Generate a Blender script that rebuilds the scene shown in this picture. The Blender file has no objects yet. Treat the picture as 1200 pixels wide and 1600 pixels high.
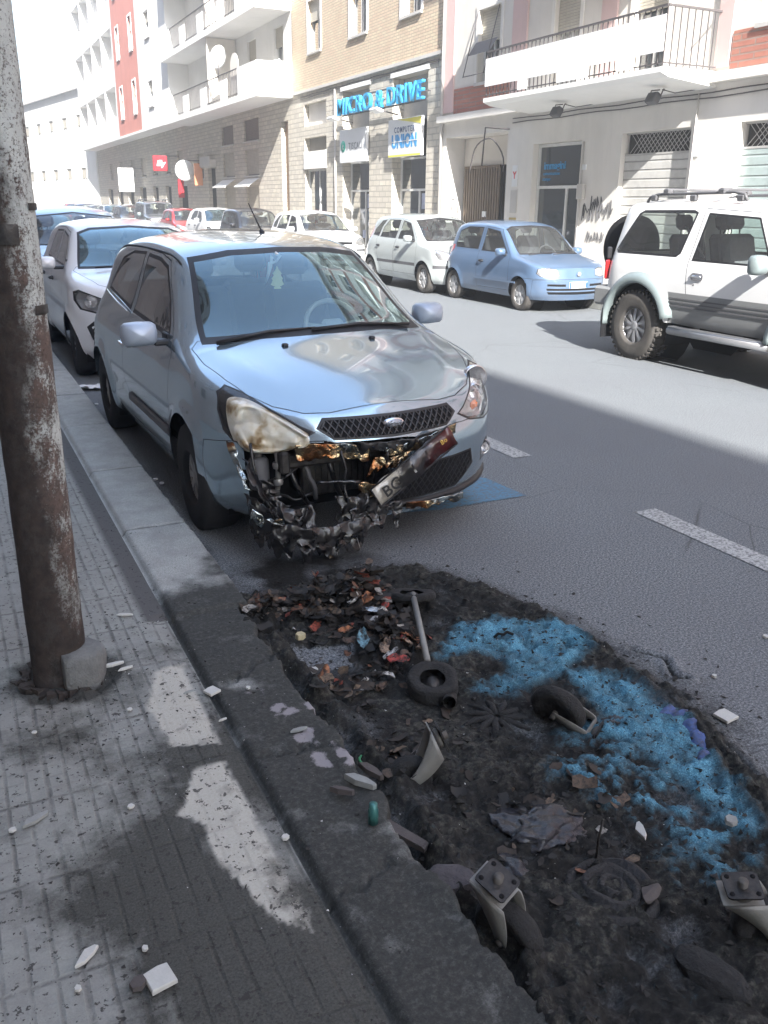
import bpy, bmesh, math, random
from mathutils import Vector, Matrix, noise
random.seed(7)
PI = math.pi
SC = bpy.context.scene
# ------------------------------------------------------------------ camera, sky, sun, exposure
CAMH, YAW, PITCH, ROLL, FPX = 1.669, .4535, .3374, .0117, 1372.6
_f = Vector((math.sin(YAW)*math.cos(PITCH), math.cos(YAW)*math.cos(PITCH), -math.sin(PITCH)))
_r0 = Vector((math.cos(YAW), -math.sin(YAW), 0)); _u0 = _r0.cross(_f)
_r = _r0*math.cos(ROLL)+_u0*math.sin(ROLL); _u = -_r0*math.sin(ROLL)+_u0*math.cos(ROLL)
cam = bpy.data.objects.new('camera', bpy.data.cameras.new('camera')); SC.collection.objects.link(cam)
cam.matrix_world = Matrix(((_r.x, _u.x, -_f.x, 0), (_r.y, _u.y, -_f.y, 0), (_r.z, _u.z, -_f.z, CAMH), (0, 0, 0, 1)))
cam.data.sensor_width = 36; cam.data.lens = FPX/1600*36; cam.data.clip_start = .05; cam.data.clip_end = 2000
SC.camera = cam
SC.render.resolution_x = 768; SC.render.resolution_y = 1024
SUND = Vector((.22, 1.0, -.70)).normalized()
W = bpy.data.worlds.new('World'); SC.world = W; W.use_nodes = True
sky = W.node_tree.nodes.new('ShaderNodeTexSky'); sky.sky_type = 'NISHITA'; sky.sun_disc = False
sky.sun_elevation = math.asin(-SUND.z); sky.sun_rotation = math.atan2(-SUND.x, -SUND.y)
sky.air_density = 1.0; sky.dust_density = 1.0; sky.ozone_density = 1.0
bg = W.node_tree.nodes['Background']; bg.inputs[1].default_value = .125
W.node_tree.links.new(sky.outputs[0], bg.inputs[0])
sl = bpy.data.lights.new('sun', 'SUN'); sl.energy = 4.8; sl.angle = math.radians(.5); sl.color = (1, .97, .93)
so = bpy.data.objects.new('sun', sl); so.rotation_mode = 'QUATERNION'; so.rotation_quaternion = SUND.to_track_quat('-Z', 'Y')
SC.collection.objects.link(so)
SC.view_settings.view_transform = 'Standard'; SC.view_settings.look = 'None'
SC.view_settings.exposure = 2.62; SC.view_settings.gamma = 1; SC.view_settings.use_curve_mapping = False
# world point under a measured photo point, on a level sheet (G) or on a wall plane x = const (V)
def _ray(px, py): return _f+_r*((px-600)/FPX)-_u*((py-800)/FPX)
def G(px, py, z=0.0):
    d = _ray(px, py); t = (z-CAMH)/d.z; return Vector((d.x*t, d.y*t, z))
# ------------------------------------------------------------------ tags and mesh helpers
def tag(o, label=None, cat=None, group=None, kind=None):
    if label: o['label'] = label
    if cat: o['category'] = cat
    if group: o['group'] = group
    if kind: o['kind'] = kind
    return o
def link(o, parent=None):
    SC.collection.objects.link(o)
    if parent: o.parent = parent
    return o
def thing(name, label, cat, loc=(0, 0, 0), rz=0, group=None):
    o = bpy.data.objects.new(name, None); o.empty_display_size = .2; link(o)
    o.location = loc; o.rotation_euler = (0, 0, rz); return tag(o, label, cat, group)
class MB:
    def __init__(s): s.v = []; s.f = []; s.s = []
    def add(s, vs, fs, smooth=False):
        b = len(s.v); s.v += [Vector(v) for v in vs]; s.f += [[b+i for i in f] for f in fs]; s.s += [smooth]*len(fs); return s
    def box(s, c, d, rot=None, bev=0, jit=0):
        x, y, z = d[0]/2, d[1]/2, d[2]/2; c = Vector(c)
        if bev:
            e = bev; vs = []; 
            for sx in (-1, 1):
                for sy in (-1, 1):
                    for sz in (-1, 1):
                        vs += [(sx*x, sy*(y-e), sz*(z-e)), (sx*(x-e), sy*y, sz*(z-e)), (sx*(x-e), sy*(y-e), sz*z)]
            bm = bmesh.new(); [bm.verts.new(v) for v in vs]; r = bmesh.ops.convex_hull(bm, input=bm.verts); bm.verts.index_update()
            vs = [v.co.copy() for v in bm.verts]; fs = [[v.index for v in f.verts] for f in bm.faces]; bm.free()
        else:
            vs = [(-x, -y, -z), (x, -y, -z), (x, y, -z), (-x, y, -z), (-x, -y, z), (x, -y, z), (x, y, z), (-x, y, z)]
            fs = [(0, 3, 2, 1), (4, 5, 6, 7), (0, 1, 5, 4), (1, 2, 6, 5), (2, 3, 7, 6), (3, 0, 4, 7)]
        o = []
        for v in vs:
            v = Vector(v)
            if jit: v += Vector([random.uniform(-jit, jit) for _ in range(3)])
            if rot is not None: v = rot @ v
            o.append(v+c)
        return s.add(o, fs)
    def tube(s, pts, r, n=8, cap=True, smooth=True):
        pts = [Vector(p) for p in pts]; vs = []; fs = []; m = len(pts)
        rs = r if isinstance(r, (list, tuple)) else [r]*m
        up = Vector((0, 0, 1)); prev = None
        for i, p in enumerate(pts):
            t = (pts[min(i+1, m-1)]-pts[max(i-1, 0)]); t = t.normalized() if t.length > 1e-9 else Vector((0, 0, 1))
            a = prev if prev else (up if abs(t.z) < .9 else Vector((1, 0, 0)))
            a = (a-t*a.dot(t)).normalized(); b = t.cross(a); prev = a
            for k in range(n):
                g = 2*PI*k/n; vs.append(p+(a*math.cos(g)+b*math.sin(g))*rs[i])
        for i in range(m-1):
            for k in range(n): fs.append((i*n+k, i*n+(k+1) % n, (i+1)*n+(k+1) % n, (i+1)*n+k))
        if cap: fs += [tuple(range(n-1, -1, -1)), tuple((m-1)*n+k for k in range(n))]
        return s.add(vs, fs, smooth)
    def lathe(s, prof, c=(0, 0, 0), axis='y', n=32, smooth=True, a0=0, a1=2*PI, wob=None):
        vs = []; fs = []; full = abs(a1-a0-2*PI) < 1e-6; m = len(prof); nn = n if full else n+1; c = Vector(c)
        for k in range(nn):
            g = a0+(a1-a0)*k/n; cg, sg = math.cos(g), math.sin(g)
            for (r, h) in prof:
                v = {'y': (r*cg, h, r*sg), 'z': (r*cg, r*sg, h), 'x': (h, r*cg, r*sg)}[axis]
                v = c+Vector(v)
                if wob: v = wob(v)
                vs.append(v)
        for k in range(n):
            for i in range(m-1):
                a, b = k*m+i, ((k+1) % nn)*m+i; fs.append((a, b, b+1, a+1))
        return s.add(vs, fs, smooth)
    def prism(s, poly, h0, h1, f):       # poly in 2D, f(a,b,h)->3D
        n = len(poly); vs = [f(a, b, h0) for a, b in poly]+[f(a, b, h1) for a, b in poly]
        return s.add(vs, [tuple(range(n-1, -1, -1)), tuple(range(n, 2*n))]+[(i, (i+1) % n, n+(i+1) % n, n+i) for i in range(n)])
    def build(s, name, mat, parent=None, recalc=True, loc=None):
        me = bpy.data.meshes.new(name); me.from_pydata([tuple(v) for v in s.v], [], s.f)
        me.polygons.foreach_set('use_smooth', s.s); 
        if recalc:
            bm = bmesh.new(); bm.from_mesh(me); bmesh.ops.recalc_face_normals(bm, faces=bm.faces); bm.to_mesh(me); bm.free()
        if mat: me.materials.append(mat)
        o = link(bpy.data.objects.new(name, me), parent)
        if loc is not None: o.location = loc
        return o
def copy_tree(o, parent=None):
    c = o.copy(); SC.collection.objects.link(c); c.parent = parent
    for ch in list(o.children): copy_tree(ch, c)
    return c
def text_mesh(txt, size, extrude, shear=0, bold=0, space=1.0):
    cu = bpy.data.curves.new('lettering', 'FONT'); cu.body = txt; cu.size = size; cu.extrude = extrude; cu.shear = shear
    cu.offset = bold; cu.space_character = space; cu.align_x = 'CENTER'; cu.resolution_u = 3
    o = bpy.data.objects.new('lettering', cu); SC.collection.objects.link(o)
    dg = bpy.context.evaluated_depsgraph_get(); me = bpy.data.meshes.new_from_object(o.evaluated_get(dg))
    bpy.data.objects.remove(o); return me
def text(name, txt, size, mat, M, parent, extrude=.004, shear=0, bold=0, space=1.0):
    me = text_mesh(txt, size, extrude, shear, bold, space); me.transform(M); me.materials.clear(); me.materials.append(mat)
    return link(bpy.data.objects.new(name, me), parent)
# ------------------------------------------------------------------ materials
class NT:
    def __init__(s, name):
        s.m = bpy.data.materials.new(name); s.m.use_nodes = True; s.t = s.m.node_tree; s.p = s.t.nodes['Principled BSDF']; s.out = s.t.nodes['Material Output']
    def n(s, typ, **k):
        o = s.t.nodes.new('ShaderNode'+typ)
        for a, b in k.items(): setattr(o, a, b)
        return o
    def l(s, a, b): s.t.links.new(a, b); return s
    def coord(s, kind='Object'): return s.n('TexCoord').outputs[kind]
    def noise(s, scale, det=4, rough=.6, vec=None, sc=None):
        o = s.n('TexNoise'); o.inputs['Scale'].default_value = scale; o.inputs['Detail'].default_value = det; o.inputs['Roughness'].default_value = rough
        v = vec if vec else s.coord()
        if sc:
            mp = s.n('Mapping'); mp.inputs['Scale'].default_value = sc; s.l(v, mp.inputs[0]); v = mp.outputs[0]
        s.l(v, o.inputs['Vector']); return o.outputs['Fac']
    def ramp(s, fac, stops, interp='LINEAR'):
        o = s.n('ValToRGB'); o.color_ramp.interpolation = interp; e = o.color_ramp.elements
        while len(e) < len(stops): e.new(.5)
        for i, (p, c) in enumerate(stops):
            e[i].position = p; e[i].color = (c if len(c) == 4 else (*c, 1)) if isinstance(c, (tuple, list)) else (c, c, c, 1)
        s.l(fac, o.inputs[0]); return o.outputs[0]
    def mix(s, fac, a, b, blend='MIX'):
        o = s.n('MixRGB', blend_type=blend)
        for i, v in enumerate((fac, a, b)):
            if hasattr(v, 'links'): s.l(v, o.inputs[i])
            elif i == 0: o.inputs[0].default_value = v
            else: o.inputs[i].default_value = (*v, 1) if len(v) == 3 else v
        return o.outputs[0]
    def math(s, op, a, b=0, clamp=False):
        o = s.n('Math', operation=op); o.use_clamp = clamp
        for i, v in enumerate((a, b)):
            if hasattr(v, 'links'): s.l(v, o.inputs[i])
            else: o.inputs[i].default_value = v
        return o.outputs[0]
    def bump(s, h, strength=.3, dist=.01, prev=None):
        o = s.n('Bump'); o.inputs['Strength'].default_value = strength; o.inputs['Distance'].default_value = dist; s.l(h, o.inputs['Height'])
        if prev: s.l(prev, o.inputs['Normal'])
        s.l(o.outputs[0], s.p.inputs['Normal']); return o.outputs[0]
    def set(s, **k):
        for a, b in k.items():
            i = s.p.inputs[{'col': 'Base Color', 'rough': 'Roughness', 'metal': 'Metallic', 'spec': 'Specular IOR Level', 'coat': 'Coat Weight', 'coatr': 'Coat Roughness'}.get(a, a)]
            if hasattr(b, 'links'): s.l(b, i)
            elif a == 'col': i.default_value = (*b, 1)
            else: i.default_value = b
        return s
def plain(name, col, rough=.6, metal=0, var=.15, scale=6, bump=0, coat=0, spec=.5, bscale=None):
    t = NT(name); n = t.noise(scale, 5)
    c = t.mix(n, tuple(max(0, x*(1-var)) for x in col), tuple(min(1, x*(1+var)) for x in col))
    t.set(col=c, rough=rough, metal=metal, coat=coat, spec=spec)
    if bump: t.bump(t.noise(bscale or scale*5, 5), bump, .01)
    return t.m
def paint(name, col, metal=.0, rough=.35, dirt=.25, coat=1.0, dirtcol=(.22, .2, .18)):
    t = NT(name); z = t.n('SeparateXYZ'); t.l(t.coord('Object'), z.inputs[0])
    low = t.ramp(z.outputs[2], [(0.15, 1.0), (.65, 0.0)])
    n = t.noise(3, 6, .65); f = t.math('MULTIPLY', t.math('ADD', t.math('MULTIPLY', low, .9), .18), t.ramp(n, [(.35, 0.0), (.7, 1.0)]))
    f = t.math('MULTIPLY', f, dirt, True)
    t.set(col=t.mix(f, col, dirtcol), metal=metal, rough=t.math('ADD', t.math('MULTIPLY', f, .5), rough), coat=coat)
    t.p.inputs['Coat Roughness'].default_value = .04
    return t.m
def glass(name, tint=(.5, .6, .6), refl=1.0, rough=.0, haze=0.06, gc=(1, 1, 1)):
    t = NT(name); tr = t.n('BsdfTransparent'); tr.inputs[0].default_value = (*tint, 1)
    gl = t.n('BsdfGlossy'); gl.inputs['Roughness'].default_value = rough+.01; gl.inputs[0].default_value = (*gc, 1)
    df = t.n('BsdfDiffuse'); df.inputs[0].default_value = (.35, .36, .37, 1)
    lw = t.n('LayerWeight'); lw.inputs[0].default_value = .5; fr = t.math('ADD', t.math('MULTIPLY', t.math('POWER', lw.outputs['Facing'], 3.2), .8), .045)
    m0 = t.n('MixShader'); m0.inputs[0].default_value = haze; t.l(tr.outputs[0], m0.inputs[1]); t.l(df.outputs[0], m0.inputs[2])
    m = t.n('MixShader'); t.l(t.math('MULTIPLY', fr, refl, True), m.inputs[0]); t.l(m0.outputs[0], m.inputs[1]); t.l(gl.outputs[0], m.inputs[2])
    t.l(m.outputs[0], t.out.inputs[0]); return t.m
M = {}
M['rubber'] = plain('rubber', (.022, .022, .023), .75, var=.4, scale=30, bump=.3, spec=.3)
M['dusty_rubber'] = plain('dusty_rubber', (.07, .065, .06), .9, var=.5, scale=14, bump=.4, spec=.2)
M['black'] = plain('black_plastic', (.018, .018, .02), .5, var=.3, scale=12)
M['matte'] = plain('matte_black', (.012, .012, .013), .9, var=.3, scale=12, spec=.1)
M['grey_plastic'] = plain('grey_plastic', (.09, .09, .095), .6, var=.2)
M['alloy'] = plain('alloy', (.42, .42, .43), .38, .75, var=.2, scale=9)
M['dull_alloy'] = plain('dull_alloy', (.30, .29, .28), .5, .45, var=.3, scale=9)
M['silver_cap'] = plain('silver_cap', (.5, .5, .5), .4, .35, var=.15, scale=9)
M['chrome'] = plain('chrome', (.8, .8, .8), .12, 1, var=.05)
M['steel'] = plain('steel', (.35, .35, .34), .45, .8, var=.3, scale=20)
M['seat'] = plain('seat_fabric', (.05, .05, .055), .95, var=.25, scale=20, spec=.1)
M['greyseat'] = plain('grey_seat_fabric', (.14, .14, .15), .95, var=.25, scale=20, spec=.1)
M['dash'] = plain('dashboard', (.035, .035, .04), .7, var=.2)
M['cream'] = plain('cream_trim', (.5, .48, .42), .8, var=.1)
M['glass'] = glass('car_glass', (.80, .86, .84), 1.1)
M['screen'] = glass('windscreen_glass', (.50, .60, .62), 2.3, haze=.04, gc=(.70, .93, 1.0))
M['dark_glass'] = glass('side_glass', (.25, .28, .28), 1.3)
M['lens'] = glass('lamp_lens', (.9, .9, .9), 1.2, haze=.04)
M['red_lens'] = plain('red_lens', (.45, .02, .02), .15, var=.2, coat=1)
M['orange_lens'] = plain('orange_lens', (.75, .22, .06), .2, var=.2, coat=1)
M['reflector'] = plain('reflector', (.75, .75, .75), .25, .9, var=.25, scale=25, bump=.4, bscale=40)
M['white_plate'] = plain('white_plate', (.75, .76, .76), .4, var=.05)
M['blue_plate'] = plain('blue_plate', (.03, .1, .45), .4, var=.05)
# ------------------------------------------------------------------ curves and the car-shell builder
def interp(pts, x):
    n = len(pts)
    if x <= pts[0][0]: return pts[0][1]
    if x >= pts[-1][0]: return pts[-1][1]
    for i in range(n-1):
        if pts[i][0] <= x <= pts[i+1][0]: break
    h = pts[i+1][0]-pts[i][0]; d = (pts[i+1][1]-pts[i][1])/h
    def m(j):
        if j <= 0 or j >= n-1: return None
        d0 = (pts[j][1]-pts[j-1][1])/(pts[j][0]-pts[j-1][0]); d1 = (pts[j+1][1]-pts[j][1])/(pts[j+1][0]-pts[j][0])
        return 0 if d0*d1 <= 0 else 2*d0*d1/(d0+d1)
    m0, m1 = m(i), m(i+1); m0 = d if m0 is None else m0; m1 = d if m1 is None else m1
    t = (x-pts[i][0])/h
    return (2*t**3-3*t*t+1)*pts[i][1]+(t**3-2*t*t+t)*h*m0+(3*t*t-2*t**3)*pts[i+1][1]+(t**3-t*t)*h*m1
def sstep(a, b, x):
    t = max(0, min(1, (x-a)/(b-a))); return t*t*(3-2*t)
KS = [(-.09, .08), (-.06, .13), (-.03, .18), (0, .22), (.03, .18), (.06, .13), (.09, .08)]
def shell(P):
    L = P['L']; xs = []; pf = []
    nf, rf = P.get('nf', 2.6), P.get('rf', .6); nr, rr = P.get('nr', 3.2), P.get('rr', .5)
    N = 22
    for i in range(N):
        th = PI/2*i/N; xs.append(rf-rf*math.cos(th)**(2/nf)); pf.append(math.sin(th)**(2/nf))
    k = int((L-rf-rr)/.035)
    for i in range(k+1): xs.append(rf+(L-rf-rr)*i/k); pf.append(1)
    for i in range(N-1, -1, -1):
        th = PI/2*i/N; xs.append(L-rr+rr*math.cos(th)**(2/nr)); pf.append(math.sin(th)**(2/nr))
    Ns, Nt = 26, 18
    rows = []
    for x, p in zip(xs, pf):
        zb = interp(P['zb'], x); zr = sum(interp(P['edge'], x+d)*w for d, w in KS); zt = sum(interp(P['top'], x+d)*w for d, w in KS)
        zt = max(zt, zr+.004)
        pts = []
        for j in range(Ns+1):
            z = zb+(zr-zb)*j/Ns; pts.append([interp(P['side'], z)*p, z])
        wr = pts[-1][0]; pw = P.get('crown', 2.4)
        for j in range(1, Nt+1):
            q = math.cos(PI/2*j/Nt) if j < Nt else 0.0
            q = 1-j/Nt if j > Nt*.5 else (1-j/Nt); pts.append([wr*q, zt-(zt-zr)*q**pw])
        for it in range(P.get('soft', 3)):
            c = [list(a) for a in pts]
            for j in range(Ns-4, Ns+5):
                w = .5*(1-abs(j-Ns)/5); 
                for a in (0, 1): c[j][a] = pts[j][a]*(1-w)+w*.5*(pts[j-1][a]+pts[j+1][a])
            pts = c
        rows.append(pts)
    bm = bmesh.new(); grid = []
    wh = P['wheels']; R = P['arch']; zw = P['wr']
    def place(x, y, z):
        fx = x
        if x < 1.0: fx += interp(P['lean_f'], z)*(1-x/1.0)**1.5
        d = L-x
        if d < 1.2: fx -= interp(P['lean_r'], z)*(1-d/1.2)**1.5
        for xw in wh:
            r = math.hypot(x-xw, z-zw)
            if abs(y) > .3: y += math.copysign(P.get('flare', .018)*math.exp(-((r-R)/.045)**2 if r > R else 0)*(1 if r < R+.2 else 0), y)
        if 'disp' in P: fx, y, z = P['disp'](x, fx, y, z)
        return (fx, y, z)
    K = Ns+Nt
    for x, pts in zip(xs, rows):
        full = [(y, z) for y, z in pts]+[(-y, z) for y, z in pts[:-1][::-1]]
        grid.append([bm.verts.new(place(x, y, z)) for y, z in full])
    for i in range(len(grid)-1):
        for j in range(2*K): bm.faces.new((grid[i][j], grid[i][j+1], grid[i+1][j+1], grid[i+1][j]))
    bmesh.ops.remove_doubles(bm, verts=bm.verts, dist=.0008)
    bmesh.ops.recalc_face_normals(bm, faces=bm.faces)
    return bm
def offset(poly, d):
    n = len(poly); A = sum(poly[i][0]*poly[(i+1) % n][1]-poly[(i+1) % n][0]*poly[i][1] for i in range(n)); s = 1 if A > 0 else -1
    out = []
    for i in range(n):
        p0, p1, p2 = Vector(poly[i-1]), Vector(poly[i]), Vector(poly[(i+1) % n])
        e1 = (p1-p0).normalized(); e2 = (p2-p1).normalized(); n1 = Vector((-e1.y, e1.x))*s; n2 = Vector((-e2.y, e2.x))*s
        b = (n1+n2); b = b.normalized() if b.length > 1e-6 else n1; c = max(.35, b.dot(n1)); out.append(tuple(p1+b*d/c))
    return out
def inside(poly, x, y):
    c = False; n = len(poly)
    for i in range(n):
        x1, y1 = poly[i]; x2, y2 = poly[i-1]
        if (y1 > y) != (y2 > y) and x < (x2-x1)*(y-y1)/(y2-y1)+x1: c = not c
    return c
AX = {'S': (0, 2, Vector((0, 1, 0))), 'F': (1, 2, Vector((1, 0, 0))), 'T': (0, 1, Vector((0, 0, 1)))}
def cut(bm, lay, poly, ax, rid, cond, only=None):
    a, b, pn = AX[ax]; xs = [p[0] for p in poly]; ys = [p[1] for p in poly]; mg = .05
    bb = (min(xs)-mg, max(xs)+mg, min(ys)-mg, max(ys)+mg)
    cand = set()
    for f in bm.faces:
        c = f.calc_center_median()
        if bb[0] < c[a] < bb[1] and bb[2] < c[b] < bb[3] and cond(f, c): cand.add(f)
    n = len(poly)
    for i in range(n):
        p, q = Vector(poly[i]), Vector(poly[(i+1) % n])
        if (q-p).length < 1e-6: continue
        lo = (min(p.x, q.x), min(p.y, q.y)); hi = (max(p.x, q.x), max(p.y, q.y)); e = 1e-5
        sub = []
        for f in cand:
            if not f.is_valid: continue
            v = [(w.co[a], w.co[b]) for w in f.verts]
            if min(t[0] for t in v) <= hi[0]+e and max(t[0] for t in v) >= lo[0]-e and min(t[1] for t in v) <= hi[1]+e and max(t[1] for t in v) >= lo[1]-e: sub.append(f)
        if not sub: continue
        co = Vector((0, 0, 0)); co[a] = p.x; co[b] = p.y
        d = Vector((0, 0, 0)); d[a] = q.x-p.x; d[b] = q.y-p.y
        no = d.cross(pn).normalized()
        geom = list(sub)+list({ed for f in sub for ed in f.edges})+list({w for f in sub for w in f.verts})
        r = bmesh.ops.bisect_plane(bm, geom=geom, dist=1e-5, plane_co=co, plane_no=no)
        cand = {f for f in cand if f.is_valid} | {g for g in r['geom'] if isinstance(g, bmesh.types.BMFace)}
    for f in cand:
        if f.is_valid:
            c = f.calc_center_median()
            if inside(poly, c[a], c[b]) and (only is None or f[lay] in only): f[lay] = rid
def split_regions(bm, lay, names, mats, root, bodymat, split_side=()):
    bm.normal_update(); groups = {}
    for f in bm.faces:
        r = f[lay]; nm = names.get(r, 'body')
        if nm == 'DEL': continue
        side = 0
        if nm in split_side: side = 1 if f.calc_center_median().y > 0 else -1
        groups.setdefault((r if r in names else 0, side), []).append(f)
    out = {}
    for (r, side), fs in groups.items():
        vi = {}; vs = []; ns = []; fl = []
        for f in fs:
            t = []
            for v in f.verts:
                if v not in vi: vi[v] = len(vs); vs.append(tuple(v.co)); ns.append(tuple(v.normal))
                t.append(vi[v])
            fl.append(t)
        nm = names.get(r, 'body'); me = bpy.data.meshes.new(nm); me.from_pydata(vs, [], fl)
        me.polygons.foreach_set('use_smooth', [True]*len(fl)); me.normals_split_custom_set_from_vertices(ns)
        me.materials.append(mats.get(r, bodymat)); out[(r, side)] = link(bpy.data.objects.new(nm, me), root)
    return out
def wheel(root, x, y, r, w, side, style, rimmat, tyremat, rr=.66, spin=0.0):
    """side=+1: outer face towards +y"""
    o = w/2; R = r; ri = r*rr
    h = MB(); h.lathe([(0, -o*.5), (ri*.5, -o*.5), (ri*.5, o*.1), (ri*.22, o*.35), (0, o*.35)], n=20)
    hub = h.build('wheel', M['matte'], root); hub.location = (x, y, R*.985); hub.rotation_euler = (0, 0, 0 if side > 0 else PI)
    t = MB(); t.lathe([(ri*.97, -o), (ri*1.05, -o*1.02), ((R+ri)/2, -o*1.1), (R*.955, -o*.98), (R*.99, -o*.75), (R, -o*.4), (R, 0), (R, o*.4), (R*.99, o*.75), (R*.955, o*.98), ((R+ri)/2, o*1.1), (ri*1.05, o*1.02), (ri*.97, o), (ri*.9, o*.6), (ri*.9, -o*.6)], n=44)
    if style.get('knob'):
        for k in range(40):
            g = 2*PI*k/40
            for yy in (-o*.8, -o*.35, o*.35, o*.8): t.box((R*1.0*math.cos(g), yy, R*math.sin(g)), (.03, o*.32, .028), Matrix.Rotation(-g, 3, 'Y'))
    t.build('tyre', tyremat, hub)
    m = MB(); st = style; n = st['n']; d = o*.86
    m.lathe([(ri*.9, -o*.5), (ri*.9, d*.75), (ri*.97, d*1.02), (ri*1.03, d*1.08), (ri*1.03, d*.9)], n=40)
    m.lathe([(0, d*.98), (ri*.17, d*.97), (ri*.24, d*.88), (ri*.26, d*.5)], n=20)
    for k in range(n):
        g0 = 2*PI*(k+.0)/n+spin
        for da in st.get('tw', (0,)):
            g = g0; a0, a1 = st['w0'], st['w1']; off = da
            pts = []
            rin, rout = ri*.2, ri*.95
            def P3(rad, lat, dep):
                ex = Vector((math.cos(g), 0, math.sin(g))); ey = Vector((-math.sin(g), 0, math.cos(g)))
                return ex*rad+ey*lat+Vector((0, dep, 0))
            sk = st.get('skew', 0)
            vs = [P3(rin, off*.3*ri-a0*ri, d*.9), P3(rin, off*.3*ri+a0*ri, d*.9), P3(rout*.6, off*ri*.7+(a0+a1)*.5*ri+sk*ri*.5, d*.95), P3(rout, off*ri+a1*ri+sk*ri, d*.8), P3(rout, off*ri-a1*ri+sk*ri, d*.8), P3(rout*.6, off*ri*.7-(a0+a1)*.5*ri+sk*ri*.5, d*.95)]
            vs += [v-Vector((0, o*.35, 0))-v*.02 for v in vs]
            m.add(vs, [(0, 1, 2, 5), (5, 2, 3, 4)]+[(i, (i+1) % 6, 6+(i+1) % 6, 6+i) for i in range(6)])
    if st.get('disc'): m.lathe([(ri*.2, d*.62), (ri*.93, d*.55)], n=32)
    m.build('rim', rimmat, hub); return hub
def seat(root, x, y, z, mat, rest=True, w=.46, h=.56):
    m = MB(); R = Matrix.Rotation(math.radians(16), 3, 'Y')
    m.box((x, y, z), (.5, w, .16), bev=.05); m.box((x+.30, y, z+.08+h/2), (.13, w, h), R, bev=.05)
    if rest: m.box((x+.30+.12, y, z+.2+h), (.09, .25, .17), R, bev=.04); m.tube([(x+.39, y-.06, z+h), (x+.4, y-.06, z+h+.15)], .008, 5); m.tube([(x+.39, y+.06, z+h), (x+.4, y+.06, z+h+.15)], .008, 5)
    return m.build('seat', mat, root)
def swheel(root, x, y, z, mat, r=.185):
    m = MB(); R = Matrix.Rotation(math.radians(-62), 3, 'Y'); c = Vector((x, y, z))
    ring = [c+R @ Vector((r*math.cos(g), r*math.sin(g), 0)) for g in [2*PI*k/28 for k in range(29)]]
    m.tube(ring, .016, 8, cap=False); m.box(c, (.12, .15, .05), R, bev=.02)
    for g in (0.2, PI-.2, -PI/2): m.tube([c, c+R @ Vector((r*math.sin(g), r*math.cos(g), 0))], .014, 6)
    m.tube([c, c+R @ Vector((0, 0, -.3))], .03, 8)
    return m.build('steering_wheel', mat, root)
def mirror(root, x, y, z, side, mat, w=.21, h=.14):
    m = MB(); n = 12; vs = []; prof = [(0, .86), (.015, .98), (.06, 1.0), (.1, .88), (.13, .6), (.14, .1)]
    for d, s in prof:
        for k in range(n):
            g = 2*PI*k/n; cx, sx = math.cos(g), math.sin(g); cx = math.copysign(abs(cx)**.45, cx); sx = math.copysign(abs(sx)**.5, sx)
            vs.append((x-d+.06, y+side*(.02+w*.5)+cx*w*.5*s, z+sx*h*.5*s))
    fs = [(i*n+k, i*n+(k+1) % n, (i+1)*n+(k+1) % n, (i+1)*n+k) for i in range(len(prof)-1) for k in range(n)]+[tuple(range(n)), tuple((len(prof)-1)*n+k for k in range(n))]
    m.add(vs, fs, True); o = m.build('wing_mirror', mat, root)
    b = MB(); b.box((x+.01, y-side*.02, z-h*.38), (.08, .14, .035), bev=.01); b.box((x+.015, y-side*.09, z-h*.25), (.12, .015, .13), bev=.005)
    b.build('bracket', M['black'], o); return o
def arch_wells(root, P):
    R = P['arch']+.02
    for xw in P['wheels']:
        for s in (-1, 1):
            m = MB(); yo = interp(P['side'], P['wr']+.2)-(.10 if xw < 1.2 else .03); m.lathe([(R, s*.42), (R, s*yo)], (xw, 0, P['wr']), 'y', 20, a0=-.35, a1=PI+.35)
            m.lathe([(0, s*.42), (R, s*.42)], (xw, 0, P['wr']), 'y', 20); m.build('wheel_housing', M['matte'], root)
def poly_arc(cx, cz, r, n=36): return [(cx+r*math.cos(2*PI*i/n), cz+r*math.sin(2*PI*i/n)) for i in range(n)]
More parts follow.
